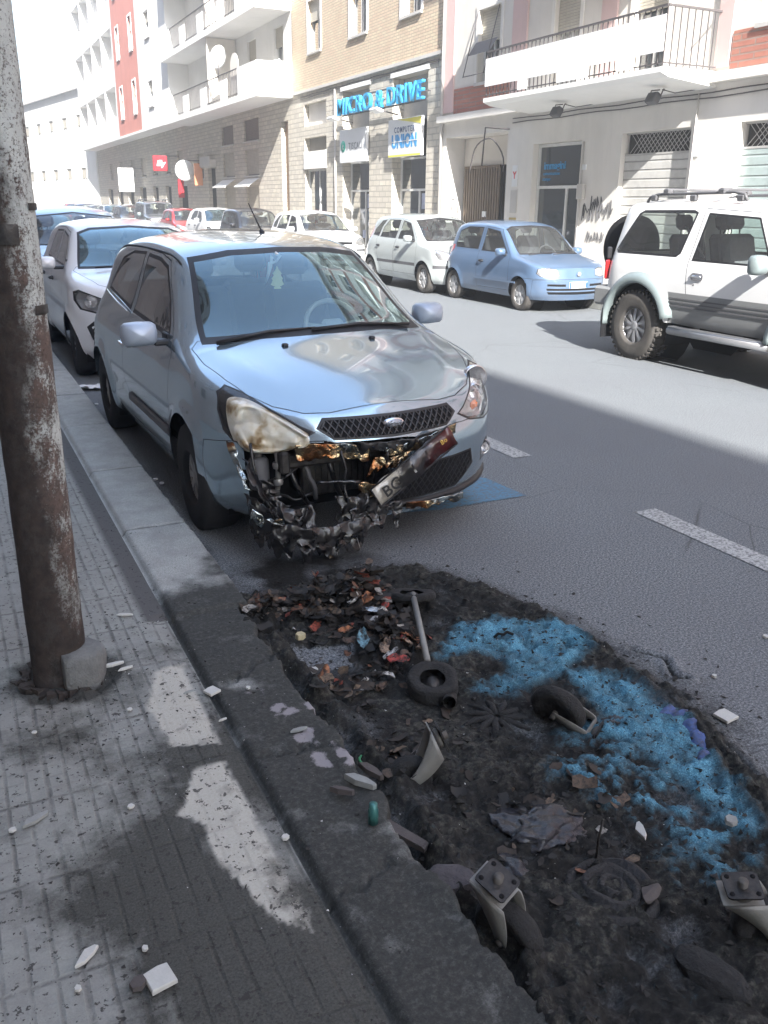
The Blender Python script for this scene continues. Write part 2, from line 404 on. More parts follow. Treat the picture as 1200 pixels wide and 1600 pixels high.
def make_car(P, root):
    bm = shell(P); lay = bm.faces.layers.int.new('rid'); names = {}; mats = {}; rid = 10; glassm = P.get('glassmat', M['glass'])
    nrm = {'S': lambda f, c: abs(f.normal.y) > .25, 'F': lambda f, c: f.normal.x < -.12 and c.x < 1.3, 'T': lambda f, c: f.normal.z > .3, 'R': lambda f, c: f.normal.x > .12 and c.x > P['L']*.6}
    for xw in P['wheels']: cut(bm, lay, poly_arc(xw, P['wr'], P['arch']), 'S', 1, lambda f, c: abs(c.y) > .35)
    names[1] = 'DEL'
    sides = ['door', 'window', 'headlight', 'tail_light', 'quarter_window', 'fog_light', 'cladding', 'rub_strip']
    merged = {}
    for (nm, ax, poly, gap_and_seal, mat) in P['cuts']:
        if nm in ('bumper',) and nm in merged: keep = rid; rid = merged[nm]
        else: keep = rid+1
        merged[nm] = rid
        base = 'F' if ax == 'R' else ax; polys = [poly]
        cond = nrm[ax]
        if nm == 'windscreen': cond = lambda f, c: f.normal.x < -.15 and .6 < c.x < 2.2
        if ax in 'FR' and nm in sides: polys = [poly, [(-a, b) for a, b in poly]]
        if nm == 'DEL': cond = lambda f, c: f.normal.x < -.12 and c.x < .27
        for pl in polys:
            if gap_and_seal:
                cut(bm, lay, pl, base, 2, cond); names[2] = 'gap_and_seal'; mats[2] = M['black']  # black strips: rubber round the glass, painted-in shade along the panel gaps
                cut(bm, lay, offset(pl, gap_and_seal), base, rid, cond, only=(2,))
            else: cut(bm, lay, pl, base, rid, cond)
        names[rid] = nm; mats[rid] = mat; rid = keep
    objs = split_regions(bm, lay, names, mats, root, P['paint'], sides); P['bm'] = bm
    res = {}
    for (r, s), o in objs.items(): res.setdefault(names.get(r, 'body'), []).append(o)
    arch_wells(root, P)
    for xw in P['wheels']:
        for s in (-1, 1): wheel(root, xw, s*P['track'], P['wr'], P['tw'], s, P['style'], P['rimmat'], P['tyremat'], P.get('rr', .66), random.uniform(0, 6))
    u = MB(); w0, w1 = P['wheels']; R = P['arch']; zb = P['zb'][1][1]
    u.box(((w0+w1)/2, 0, zb+.09), (w1-w0-2*R-.04, 2*P['side'][0][1]-.16, .1)); u.box((P['L']/2, 0, zb+.12), (P['L']-.7, .8, .08)); u.tube([(w0, -.6, P['wr']), (w0, .6, P['wr'])], .03, 8); u.tube([(w1, -.6, P['wr']), (w1, .6, P['wr'])], .04, 8)
    u.box((P['L']-.28, 0, zb+.14), (.3, 1.0, .14))
    u.build('underbody', M['matte'], root)
    zf = zb+.17; cx = P['cowl']
    d = MB(); bz = interp(P['edge'], cx)
    bm2 = [(cx+.02, bz-.02), (cx+.22, bz+.005), (cx+.42, bz-.03), (cx+.5, bz-.12), (cx+.45, bz-.4), (cx, bz-.4)]
    wd = interp(P['side'], bz)-.07
    d.prism(bm2, -wd, wd, lambda a, b, h: (a, h, b)); d.build('dashboard', M['dash'], root)
    sm = P.get('seatmat', M['seat'])
    for s in (-1, 1): seat(root, cx+.85, s*.34, zf+.15, sm)
    for s in (-1, 1): seat(root, cx+1.62, s*.3, zf+.18, sm, w=.5, h=.5)
    swheel(root, cx+.55, -.34, bz-.02, P.get('swmat', M['dash']))
    fl = MB(); fl.box((cx+1.1, 0, zf-.03), (2.0, 1.3, .05)); fl.box((cx+.98, wd, zf+.18), (1.1, .03, .36)); fl.box((cx+.98, -wd, zf+.18), (1.1, .03, .36)); fl.build('floor_lining', M['seat'], root)
    # underside-of-roof lining is the shell's own inner face
    return res
def lamp_bowl(root, parent, pts, depthfn): pass
# ------------------------------------------------------------------ the cars
def mirrored(half):      # half outline with y >= 0 from centre to centre -> full outline
    return half+[(a, -b) for a, b in half[::-1] if abs(b) > 1e-6]
def mirroredF(half):
    return half+[(-a, b) for a, b in half[::-1] if abs(a) > 1e-6]
def world_root(name, label, x, y, rot=0.0, group=None): return thing(name, label, 'car', (x, y, 0), PI/2+rot, group)
STY7 = dict(n=7, w0=.10, w1=.17)
STY5 = dict(n=5, w0=.10, w1=.10, tw=(-.16, .16), disc=True)
STY8 = dict(n=8, w0=.07, w1=.13, disc=True)
STY10 = dict(n=10, w0=.07, w1=.10, skew=.12)
def rear_set(L, zlo, zhi, wlo, whi, gap_and_seal=.02): return [(wlo, zlo), (whi, zhi), (-whi, zhi), (-wlo, zlo)]
M['fiesta_paint'] = paint('silver_blue_metallic', (.32, .42, .49), metal=.74, rough=.12, dirt=.45, dirtcol=(.16, .14, .14))
def fiesta_disp(x0, x, y, z):
    s = math.copysign(1, y) if y else 0
    if abs(y) > .5:                                   # side crease and rub-strip hollow
        y -= s*.012*math.exp(-((z-.46)/.06)**2)*sstep(1.1, 1.3, x0)*(1-sstep(2.8, 3.0, x0))
        y += s*.010*math.exp(-((z-.80)/.05)**2)*sstep(1.0, 1.4, x0)
    if x0 < .9 and z > .7: z += .008*math.exp(-((abs(y)-.40-.28*x0)/.07)**2)*sstep(.15, .4, x0)   # bonnet ridges
    return x, y, z
FIESTA = dict(L=3.92, wheels=(.79, 3.276), wr=.295, arch=.345, track=.735, tw=.195, flare=.022, rf=.72, nf=2.35, rr=.5, nr=3.0, crown=2.3,
    zb=[(0, .17), (.4, .19), (2, .20), (3.5, .22), (3.92, .28)],
    top=[(0, .735), (.1, .765), (.3, .835), (.55, .90), (.78, .945), (.90, .975), (1.22, 1.20), (1.50, 1.382), (1.68, 1.442), (2.1, 1.485), (2.5, 1.492), (3.0, 1.47), (3.5, 1.42), (3.92, 1.35)],
    edge=[(0, .70), (.2, .755), (.45, .83), (.8, .895), (1.02, .935), (1.14, .975), (1.46, 1.21), (1.72, 1.365), (2.0, 1.415), (2.5, 1.43), (3.1, 1.405), (3.55, 1.34), (3.92, 1.23)],
    side=[(.17, .73), (.24, .80), (.45, .835), (.62, .842), (.80, .815), (.93, .775), (1.0, .735), (1.39, .59), (1.5, .53)],
    lean_f=[(.17, .06), (.35, .01), (.5, 0), (.62, .02), (.74, .09), (.9, .13)], lean_r=[(.25, .02), (.5, 0), (.9, .05), (1.1, .14), (1.4, .36)],
    disp=fiesta_disp, paint=M['fiesta_paint'], rimmat=M['dull_alloy'], tyremat=M['rubber'], style=STY7, rr_=.66, cowl=.98, swmat=M['cream'],
    cuts=[('bumper', 'F', [(-.95, .1), (.95, .1), (.95, .60), (.78, .62), (.62, .575), (.42, .63), (-.42, .63), (-.62, .575), (-.78, .62), (-.95, .60)], 0, M['fiesta_paint']),
          ('bumper', 'S', [(-.2, .1), (-.2, .60), (.2, .61), (.50, .57), (.5, .1)], .004, M['fiesta_paint']),
          ('bonnet', 'T', mirrored([(.10, 0), (.115, .3), (.15, .42), (.24, .545), (.36, .63), (.52, .685), (.75, .725), (.98, .725), (1.03, .68), (.96, .4), (.92, 0)]), .005, M['fiesta_paint']),
          ('windscreen', 'F', mirroredF([(0, .975), (.35, .972), (.665, .955), (.535, 1.365), (.3, 1.402), (0, 1.412)]), .028, M['screen']),
          ('door', 'S', [(1.15, .30), (1.12, .6), (1.17, .90), (1.28, .99), (1.76, 1.345), (2.0, 1.375), (2.39, 1.385), (2.42, .95), (2.40, .55), (2.30, .30)], .006, M['fiesta_paint']),
          ('window', 'S', [(1.31, .955), (1.53, 1.15), (1.77, 1.315), (2.0, 1.35), (2.35, 1.36), (2.37, .985)], .022, M['dark_glass']),
          ('quarter_window', 'S', [(2.45, .99), (2.42, 1.365), (2.80, 1.355), (3.08, 1.30), (3.28, 1.15), (3.33, 1.06)], .02, M['dark_glass']),
          ('rear_window', 'R', rear_set(3.92, 1.05, 1.34, .56, .46), .02, M['dark_glass']),
          ('tail_light', 'R', [(.58, .95), (.74, .95), (.70, 1.28), (.56, 1.30)], .006, M['red_lens']),
          ('headlight', 'F', [(.39, .645), (.45, .675), (.56, .75), (.64, .81), (.70, .835), (.75, .81), (.765, .73), (.76, .64), (.73, .59), (.62, .575), (.48, .60)], .007, M['lens']),
          ('upper_grille', 'F', mirroredF([(0, .592), (.31, .604), (.385, .66), (.345, .705), (0, .70)]), .012, M['matte']),
          ('lower_grille', 'F', mirroredF([(0, .24), (.40, .26), (.52, .36), (.49, .45), (0, .43)]), .01, M['matte']),
          ('fog_light', 'F', [(.60, .34), (.70, .36), (.705, .44), (.66, .46), (.60, .42)], .01, M['lens']),
          ('DEL', 'F', [(.80, .585), (.62, .575), (.45, .60), (.30, .595), (-.05, .585), (-.14, .575), (-.20, .55), (-.06, .50), (.04, .44), (.10, .36), (.2, .30), (.24, .20), (.26, .1), (.70, .1), (.76, .30), (.79, .45)], 0, None)])
GETZ = dict(L=3.81, wheels=(.77, 3.225), wr=.29, arch=.335, track=.73, tw=.18, flare=.018, rf=.6, nf=2.5, rr=.45, nr=3.2, crown=2.4,
    zb=[(0, .2), (.4, .2), (2, .21), (3.4, .23), (3.81, .3)],
    top=[(0, .76), (.1, .80), (.4, .90), (.75, .975), (.88, 1.0), (1.2, 1.20), (1.5, 1.375), (1.7, 1.43), (2.0, 1.475), (2.5, 1.49), (3.1, 1.47), (3.5, 1.42), (3.81, 1.36)],
    edge=[(0, .72), (.25, .80), (.6, .88), (.95, .94), (1.08, .98), (1.4, 1.20), (1.68, 1.36), (1.95, 1.41), (2.5, 1.43), (3.2, 1.40), (3.55, 1.34), (3.81, 1.25)],
    side=[(.2, .74), (.28, .80), (.5, .83), (.65, .832), (.85, .80), (.95, .765), (1.02, .73), (1.38, .60), (1.5, .56)],
    lean_f=[(.2, .06), (.4, 0), (.55, .01), (.75, .08), (.95, .14)], lean_r=[(.25, .02), (.5, 0), (.9, .04), (1.1, .1), (1.45, .28)],
    cuts=[('bonnet', 'T', mirrored([(.17, 0), (.2, .3), (.3, .5), (.5, .6), (.92, .70), (.98, .66), (.90, 0)]), .005, 'P'),
          ('windscreen', 'F', mirroredF([(0, 1.0), (.64, .975), (.545, 1.36), (0, 1.415)]), .02, M['glass']),
          ('door', 'S', [(1.10, .33), (1.08, .7), (1.14, .96), (1.66, 1.345), (2.08, 1.39), (2.10, .8), (2.08, .33)], .006, 'P'),
          ('window', 'S', [(1.27, .985), (1.68, 1.305), (2.03, 1.355), (2.04, .99)], .018, M['glass']),
          ('door', 'S', [(2.10, .33), (2.12, .8), (2.10, 1.39), (2.75, 1.385), (3.0, 1.25), (3.02, .95), (2.86, .6), (2.7, .33)], .006, 'P'),
          ('window', 'S', [(2.15, .99), (2.15, 1.36), (2.68, 1.355), (2.86, 1.20), (2.90, 1.0)], .018, M['glass']),
          ('quarter_window', 'S', [(2.97, 1.01), (2.94, 1.2), (2.8, 1.35), (3.0, 1.33), (3.25, 1.15), (3.27, 1.03)], .015, M['dark_glass']),
          ('rear_window', 'R', rear_set(0, 1.05, 1.36, .58, .5), .02, M['glass']),
          ('tail_light', 'R', [(.62, .75), (.76, .75), (.72, 1.2), (.62, 1.2)], .006, M['red_lens']),
          ('headlight', 'F', [(.42, .66), (.44, .75), (.62, .83), (.745, .84), (.77, .76), (.74, .67), (.6, .64)], .007, M['reflector']),
          ('grille', 'F', mirroredF([(0, .66), (.32, .67), (.34, .73), (0, .74)]), .01, M['matte']),
          ('lower_grille', 'F', mirroredF([(0, .28), (.45, .29), (.5, .40), (0, .41)]), .01, M['matte']),
          ('rub_strip', 'S', [(1.12, .50), (1.12, .56), (2.88, .56), (2.86, .50)], .0, M['grey_plastic']),
          ('rub_strip', 'S', [(-.1, .50), (-.1, .56), (.40, .55), (.40, .49)], .0, M['grey_plastic'])])
SEI = dict(L=3.337, wheels=(.62, 2.82), wr=.262, arch=.30, track=.655, tw=.155, flare=.02, rf=.5, nf=2.7, rr=.4, nr=3.4, crown=2.8,
    zb=[(0, .2), (.4, .2), (2, .21), (3.0, .23), (3.337, .3)],
    top=[(0, .70), (.1, .745), (.35, .81), (.65, .87), (.80, .905), (1.1, 1.125), (1.35, 1.29), (1.5, 1.355), (1.8, 1.405), (2.2, 1.42), (2.7, 1.41), (3.0, 1.38), (3.337, 1.33)],
    edge=[(0, .67), (.25, .75), (.6, .82), (.85, .86), (.96, .895), (1.25, 1.13), (1.48, 1.285), (1.7, 1.34), (2.1, 1.36), (2.7, 1.35), (3.0, 1.31), (3.337, 1.24)],
    side=[(.2, .68), (.28, .73), (.5, .752), (.65, .748), (.80, .72), (.88, .69), (.95, .67), (1.32, .575), (1.5, .54)],
    lean_f=[(.2, .05), (.35, 0), (.5, 0), (.7, .06), (.9, .1)], lean_r=[(.25, .02), (.5, 0), (.9, .03), (1.1, .07), (1.4, .2)],
    cuts=[('bonnet', 'T', mirrored([(.10, 0), (.13, .4), (.22, .56), (.8, .63), (.88, .6), (.82, 0)]), .005, 'P'),
          ('windscreen', 'F', mirroredF([(0, .905), (.595, .885), (.52, 1.28), (.4, 1.325), (0, 1.345)]), .02, M['glass']),
          ('door', 'S', [(.95, .30), (.96, .6), (1.0, .87), (1.46, 1.28), (1.98, 1.325), (2.02, .9), (1.98, .30)], .007, 'P'),
          ('window', 'S', [(1.10, .895), (1.50, 1.245), (1.92, 1.29), (1.95, .905)], .018, M['glass']),
          ('quarter_window', 'S', [(2.06, .92), (2.04, 1.30), (2.55, 1.30), (2.82, 1.22), (2.88, .98), (2.84, .93)], .02, M['glass']),
          ('rear_window', 'R', rear_set(0, .98, 1.30, .52, .46), .02, M['glass']),
          ('tail_light', 'R', [(.57, .68), (.69, .68), (.68, .98), (.6, .98)], .006, M['red_lens']),
          ('headlight', 'F', [(.36, .585), (.38, .69), (.5, .715), (.66, .70), (.685, .62), (.64, .575), (.5, .56)], .007, M['reflector']),
          ('bumper', 'F', [(-.9, .1), (.9, .1), (.9, .54), (-.9, .54)], .006, 'P'),
          ('bumper', 'S', [(-.2, .1), (-.2, .53), (.28, .52), (.32, .1)], .004, 'P'),
          ('lower_grille', 'F', mirroredF([(0, .29), (.52, .30), (.55, .34), (0, .335)]), .006, M['matte']),
          ('lower_grille', 'F', mirroredF([(0, .355), (.55, .36), (.56, .395), (0, .39)]), .006, M['matte']),
          ('lower_grille', 'F', [(.24, .42), (.55, .43), (.55, .465), (.24, .46)], .006, M['matte']),
          ('lower_grille', 'F', [(-.24, .42), (-.55, .43), (-.55, .465), (-.24, .46)], .006, M['matte'])])
UP = dict(L=3.54, wheels=(.60, 3.02), wr=.29, arch=.335, track=.70, tw=.175, flare=.02, rf=.55, nf=2.6, rr=.4, nr=3.4, crown=2.5,
    zb=[(0, .2), (.4, .2), (2, .21), (3.2, .23), (3.54, .3)],
    top=[(0, .86), (.1, .90), (.35, .965), (.62, 1.01), (.74, 1.04), (1.05, 1.235), (1.35, 1.395), (1.55, 1.44), (1.9, 1.475), (2.3, 1.48), (2.9, 1.46), (3.2, 1.42), (3.54, 1.37)],
    edge=[(0, .82), (.25, .90), (.55, .95), (.82, .985), (.94, 1.02), (1.25, 1.23), (1.5, 1.365), (1.75, 1.405), (2.2, 1.42), (2.8, 1.405), (3.15, 1.36), (3.54, 1.26)],
    side=[(.2, .72), (.28, .79), (.5, .815), (.7, .82), (.9, .79), (1.0, .755), (1.06, .72), (1.38, .60), (1.5, .56)],
    lean_f=[(.2, .04), (.35, 0), (.6, 0), (.8, .06), (1.0, .1)], lean_r=[(.25, .02), (.5, 0), (.9, .03), (1.1, .07), (1.4, .2)],
    cuts=[('bonnet', 'T', mirrored([(.10, 0), (.13, .4), (.25, .55), (.45, .62), (.82, .70), (.88, .66), (.77, 0)]), .006, 'P'),
          ('windscreen', 'F', mirroredF([(0, 1.035), (.65, 1.015), (.55, 1.35), (.42, 1.395), (0, 1.42)]), .022, M['screen']),
          ('door', 'S', [(.97, .32), (.96, .7), (1.02, 1.0), (1.50, 1.35), (1.95, 1.395), (1.98, .8), (1.96, .32)], .006, 'P'),
          ('window', 'S', [(1.14, 1.02), (1.52, 1.315), (1.90, 1.36), (1.92, 1.03)], .018, M['dark_glass']),
          ('door', 'S', [(1.98, .32), (2.0, .8), (1.97, 1.395), (2.6, 1.385), (2.85, 1.2), (2.86, .95), (2.66, .6), (2.5, .32)], .006, 'P'),
          ('window', 'S', [(2.02, 1.03), (2.01, 1.365), (2.53, 1.355), (2.72, 1.2), (2.74, 1.05)], .018, M['dark_glass']),
          ('rear_window', 'R', rear_set(0, 1.05, 1.36, .58, .5), .02, M['dark_glass']),
          ('tail_light', 'R', [(.62, .8), (.76, .8), (.72, 1.25), (.62, 1.25)], .006, M['red_lens']),
          ('headlight', 'F', [(.38, .69), (.42, .74), (.58, .80), (.73, .86), (.775, .84), (.78, .76), (.74, .68), (.6, .645), (.45, .655)], .008, M['lens']),
          ('fog_surround', 'F', mirroredF([(0, .33), (.45, .33), (.58, .34), (.66, .40), (.70, .52), (.64, .575), (.45, .57), (0, .565)]), .0, M['black']),
          ('bumper', 'F', [(.33, .385), (.56, .385), (.63, .44), (.66, .52), (.62, .545), (.33, .54)], .0, 'P'),
          ('bumper', 'F', [(-.33, .385), (-.56, .385), (-.63, .44), (-.66, .52), (-.62, .545), (-.33, .54)], .0, 'P'),
          ('badge_band', 'F', mirroredF([(0, .70), (.34, .705), (.34, .725), (0, .72)]), .0, M['black'])])
PAJ = dict(L=3.95, wheels=(.78, 3.20), wr=.385, arch=.475, track=.745, tw=.25, flare=.045, rf=.4, nf=3.4, rr=.30, nr=4.2, crown=3.2,
    zb=[(0, .48), (.4, .46), (2, .46), (3.5, .50), (3.95, .56)],
    top=[(0, 1.02), (.1, 1.06), (.6, 1.12), (1.0, 1.15), (1.12, 1.17), (1.35, 1.42), (1.58, 1.65), (1.72, 1.71), (2.1, 1.755), (3.0, 1.77), (3.6, 1.755), (3.95, 1.73)],
    edge=[(0, .98), (.2, 1.03), (.7, 1.07), (1.1, 1.10), (1.22, 1.13), (1.45, 1.40), (1.66, 1.60), (1.9, 1.68), (3.0, 1.70), (3.6, 1.69), (3.95, 1.66)],
    side=[(.46, .80), (.55, .83), (.8, .845), (1.0, .84), (1.12, .82), (1.2, .80), (1.62, .70), (1.8, .66)],
    lean_f=[(.4, 0), (.8, 0), (1.0, .04), (1.2, .06)], lean_r=[(.4, .0), (.9, 0), (1.1, .03), (1.7, .12)],
    cuts=[('bonnet', 'T', mirrored([(.10, 0), (.12, .55), (.3, .68), (1.1, .74), (1.12, 0)]), .006, 'P'),
          ('windscreen', 'F', mirroredF([(0, 1.19), (.70, 1.15), (.62, 1.60), (0, 1.68)]), .02, M['glass']),
          ('door', 'S', [(1.26, .52), (1.22, .9), (1.28, 1.12), (1.66, 1.63), (2.46, 1.665), (2.50, 1.1), (2.48, .90), (2.40, .52)], .008, 'P'),
          ('cladding', 'S', [(1.22, .40), (1.22, .80), (2.72, .80), (2.66, .60), (2.72, .40)], .0, M['black']),
          ('window', 'S', [(1.40, 1.13), (1.72, 1.585), (2.40, 1.62), (2.46, 1.135)], .02, M['glass']),
          ('quarter_window', 'S', [(2.70, 1.16), (2.64, 1.20), (2.55, 1.62), (2.62, 1.645), (3.38, 1.635), (3.45, 1.60), (3.70, 1.20), (3.66, 1.16)], .025, M['glass']),
          ('rear_window', 'R', rear_set(0, 1.16, 1.62, .62, .58), .02, M['glass']),
          ('headlight', 'F', [(.45, .82), (.45, .97), (.76, .96), (.76, .82)], .008, M['reflector']),
          ('grille', 'F', mirroredF([(0, .82), (.4, .82), (.4, .96), (0, .97)]), .01, M['grey_plastic'])])
def with_paint(P, m, **k):
    Q = dict(P); Q.update(k); Q['paint'] = m; Q['cuts'] = [(a, b, c, d, m if e == 'P' else e) for a, b, c, d, e in P['cuts']]; return Q
def handle(root, x, y, z, mat, w=.15):
    m = MB(); s = 1 if y > 0 else -1; m.tube([(x-w/2, y-.01*s, z), (x-w/2+.02, y+.028*s, z), (x+w/2-.02, y+.028*s, z+.004), (x+w/2, y-.01*s, z+.004)], .011, 8); m.box((x, y-.002*s, z), (w*.9, .014, .045), bev=.006)
    return m.build('handle', mat, root)
def door_of(res, s):      # the front door objects are first
    l = [o for o in res.get('door', []) if (o.data.vertices[0].co.y > 0) == (s > 0)]; return l
def surf(bvh, y, z, x0=-1.0):
    h = bvh.ray_cast(Vector((x0, y, z)), Vector((1, 0, 0))); return h[0].x if h[0] else None
def lattice(root, P, poly, sp, r, mat, name, depth=.0, slope=1.0):
    from mathutils.bvhtree import BVHTree
    bvh = P.get('bvh') or BVHTree.FromBMesh(P['bm']); P['bvh'] = bvh; m = MB()
    ys = [p[0] for p in poly]; zs = [p[1] for p in poly]
    for sg in (1, -1):
        c = min(ys)-3
        while c < max(ys)+3:
            run = []
            z = min(zs)
            while z <= max(zs)+1e-6:
                y = c+sg*slope*(z-min(zs)); ok = inside(poly, y, z)
                if ok:
                    x = surf(bvh, y, z)
                    if x is not None: run.append((x+depth, y, z))
                if (not ok or z+.01 > max(zs)+1e-6) and run:
                    if len(run) > 1: m.tube(run, r, 4, smooth=False)
                    run = []
                z += .01
            c += sp
    return m.build(name, mat, root)
from mathutils.bvhtree import BVHTree
# ---- the burnt silver-blue hatchback: placement, lamps, grille, damage
ford = world_root('burnt_hatchback', 'silver blue hatchback with its front bumper melted and burnt open, parked along the kerb', 1.889, 3.72, .0149)
ford.rotation_euler = (-.022, 0, PI/2+.0149); ford.location.z = .004
ford['category'] = 'car'
RF = make_car(FIESTA, ford)
MCAP = paint('mirror_cap', (.38, .44, .52), metal=.25, rough=.4, dirt=.2, coat=.3)
def fhalf(y): return (y > 0)
for s in (1, -1):
    d = [o for o in RF['door'] if (o.data.vertices[0].co.y > 0) == (s > 0)][0]
    handle(d, 2.27, s*.835, .80, M['chrome'])
    m = MB(); yy = interp(FIESTA['side'], .46)-.004
    m.box((1.75, s*yy, .445), (1.10, .022, .055), bev=.008); m.build('rub_strip', M['grey_plastic'], d)
    wm = mirror(ford, 1.33, s*.80, .985, s, MCAP, .20, .135)
    mm = MB(); mm.box((1.37, s*.765, .93), (.12, .02, .10), bev=.006); mm.build('mirror_foot', M['black'], wm)
    m = MB(); m.tube([(2.46, s*.765, .985), (2.8, s*.760, 1.01), (3.1, s*.748, 1.035), (3.33, s*.73, 1.052)], .006, 6); m.build('trim_line', M['chrome'], ford)
    m = MB(); m.box((1.035, s*.842, .60), (.055, .012, .022), bev=.005); m.build('side_repeater', M['lens'], ford)
# wipers, washer jets, aerial
for (a, b, c) in (((.945, .60, .955), (.955, .30, .985), (.95, .02, .985)), ((.945, .05, .985), (.96, -.25, .99), (.955, -.58, .965))):
    m = MB(); m.tube([Vector(a)+Vector((-.02, 0, .012)), Vector(b)+Vector((-.01, 0, .02)), Vector(c)+Vector((0, 0, .02))], [.012, .009, .006], 6)
    m.tube([Vector(a)+Vector((.005, -.02, .015)), Vector(b)+Vector((.01, 0, .018)), Vector(c)+Vector((.01, 0, .016))], .007, 5); m.build('wiper', M['black'], ford)
for s in (-.26, .26):
    m = MB(); m.box((.80, s, .948), (.03, .035, .018), bev=.007); m.build('washer_jet', M['black'], ford)
m = MB(); m.tube([(1.98, -.06, 1.46), (2.02, -.06, 1.49)], [.022, .014], 10); m.tube([(2.01, -.06, 1.485), (2.10, -.01, 1.66)], [.0055, .003], 6); m.build('aerial', M['black'], ford)
# black roof gutter lines
for s in (1, -1):
    m = MB(); bv = BVHTree.FromBMesh(FIESTA['bm']); pts = []
    for i in range(26):
        x = 1.62+i*(3.45-1.62)/25; y = s*(.585 if x > 1.9 else .585-.02*(1.9-x)); h = bv.ray_cast(Vector((x, y, 3)), Vector((0, 0, -1)))
        if h[0]: pts.append(h[0]+Vector((0, 0, .001)))
    m.tube(pts, .008, 5); m.build('roof_gutter', M['black'], ford)
FIESTA['bvh'] = bv
def fs(y, z, d=0.0):
    x = surf(bv, y, z); return Vector(((x if x is not None else .3)+d, y, z))
# intact lamp (image right) : reflector bowl, projector, indicator
hl = {(o.data.vertices[0].co.y > 0): o for o in RF['headlight']}
def bowl(parent, cy, cz, r, d0, mat=M['reflector'], name='reflector'):
    c = fs(cy, cz, d0); m = MB(); m.lathe([(r, 0), (r*.92, r*.35), (r*.65, r*.7), (r*.3, r*.9), (0, r*.93)], c, 'x', 24); m.lathe([(r*.97, -.004), (r*1.06, 0), (r*1.06, .02)], c, 'x', 24)
    return m.build(name, mat, parent)
lp = hl[False]
bowl(lp, -.66, .755, .072, .035); bowl(lp, -.60, .70, .05, .03)
c = fs(-.66, .755, .07); m = MB(); m.lathe([(0, -.02), (.02, -.012), (.028, .02), (.03, .04)], c, 'x', 20); m.build('bulb', M['lens'], lp)
c = fs(-.555, .655, .022); m = MB(); m.box(c, (.03, .06, .05), Matrix.Rotation(.5, 3, 'Z'), bev=.015); m.build('indicator', M['orange_lens'], lp)
m = MB(); P0 = [(-.395, .655), (-.45, .68), (-.56, .75), (-.64, .81), (-.70, .83), (-.745, .805), (-.76, .73), (-.74, .615), (-.62, .59), (-.48, .61)]
P0 = offset(P0, .004); m.add([fs(a, b, .085) for a, b in P0]+[fs(a, b, .012) for a, b in P0], [tuple(range(10))]+[(i, (i+1) % 10, 10+(i+1) % 10, 10+i) for i in range(10)]); m.build('housing', plain('lamp_housing', (.55, .56, .57), .3, .5, var=.25, scale=30), lp)
# melted lamp (kerb side): sagging milky shell bulging from the opening
t = NT('melted_lens'); n = t.noise(9, 3, .5); c_ = t.ramp(n, [(.36, (.20, .13, .06)), (.43, (.42, .34, .22)), (.50, (.60, .56, .45)), (.62, (.68, .67, .60)), (.75, (.50, .52, .50))])
t.set(col=c_, rough=.16, coat=.6); t.p.inputs['Subsurface Weight'].default_value = .25; t.p.inputs['Subsurface Radius'].default_value = (.02, .015, .01); t.bump(t.noise(9, 2, .4), .5, .03); M['melted_lens'] = t.m
lm = hl[True]; PM = [(.41, .625), (.45, .66), (.54, .725), (.62, .775), (.68, .79), (.72, .775), (.735, .70), (.73, .62), (.70, .555), (.60, .545), (.50, .565), (.43, .58)]
m = MB(); nY, nZ = 44, 34; idx = {}; vs = []
cy = sum(p[0] for p in PM)/len(PM); cz = sum(p[1] for p in PM)/len(PM)
rings = 16; segs = 60; PMr = []
for k in range(segs):
    u = k/segs*len(PM); i = int(u); w_ = u-i; p0, p1, p2, p3 = [Vector(PM[(i+j) % len(PM)]) for j in (-1, 0, 1, 2)]
    PMr.append(.5*((2*p1)+(-p0+p2)*w_+(2*p0-5*p1+4*p2-p3)*w_*w_+(-p0+3*p1-3*p2+p3)*w_**3))
for r_ in range(rings+1):
    q = r_/rings
    for k in range(segs):
        p = Vector((cy, cz)).lerp(PMr[k], q); b = (1-q**3)*.045
        nn = noise.noise(Vector((p.x*11, p.y*13, 2.3)))*.046+noise.noise(Vector((p.x*26, p.y*26, 7.1)))*.008
        ridge = .026*math.exp(-((q-.82)/.07)**2)*(1.2+math.sin(k*.35)); dent = -.035*math.exp(-(((p.x-.62)/.05)**2+((p.y-.69)/.035)**2))
        sag = -.014*(1-q)*1
        v = fs(min(p.x, .765), p.y, .012); v.x -= b+nn*(1-q**5)+ridge+dent*.7; v.z += sag; vs.append(v)
fc = [(r_*segs+k, r_*segs+(k+1) % segs, (r_+1)*segs+(k+1) % segs, (r_+1)*segs+k) for r_ in range(rings) for k in range(segs)]
m.add(vs, fc, True); mo = m.build('melted_shell', M['melted_lens'], lm); mo['label'] = 'milky cream melted lamp cover with folds'
m = MB(); P1 = offset([(.395, .655-.02), (.45, .67), (.56, .75), (.64, .81), (.70, .83), (.745, .805), (.755, .73), (.74, .60), (.62, .58), (.48, .60)], .004); m.add([fs(a, b, .06) for a, b in P1]+[fs(a, b, .006) for a, b in P1], [tuple(range(10))]+[(i, (i+1) % 10, 10+(i+1) % 10, 10+i) for i in range(10)]); m.build('housing', M['matte'], lm)
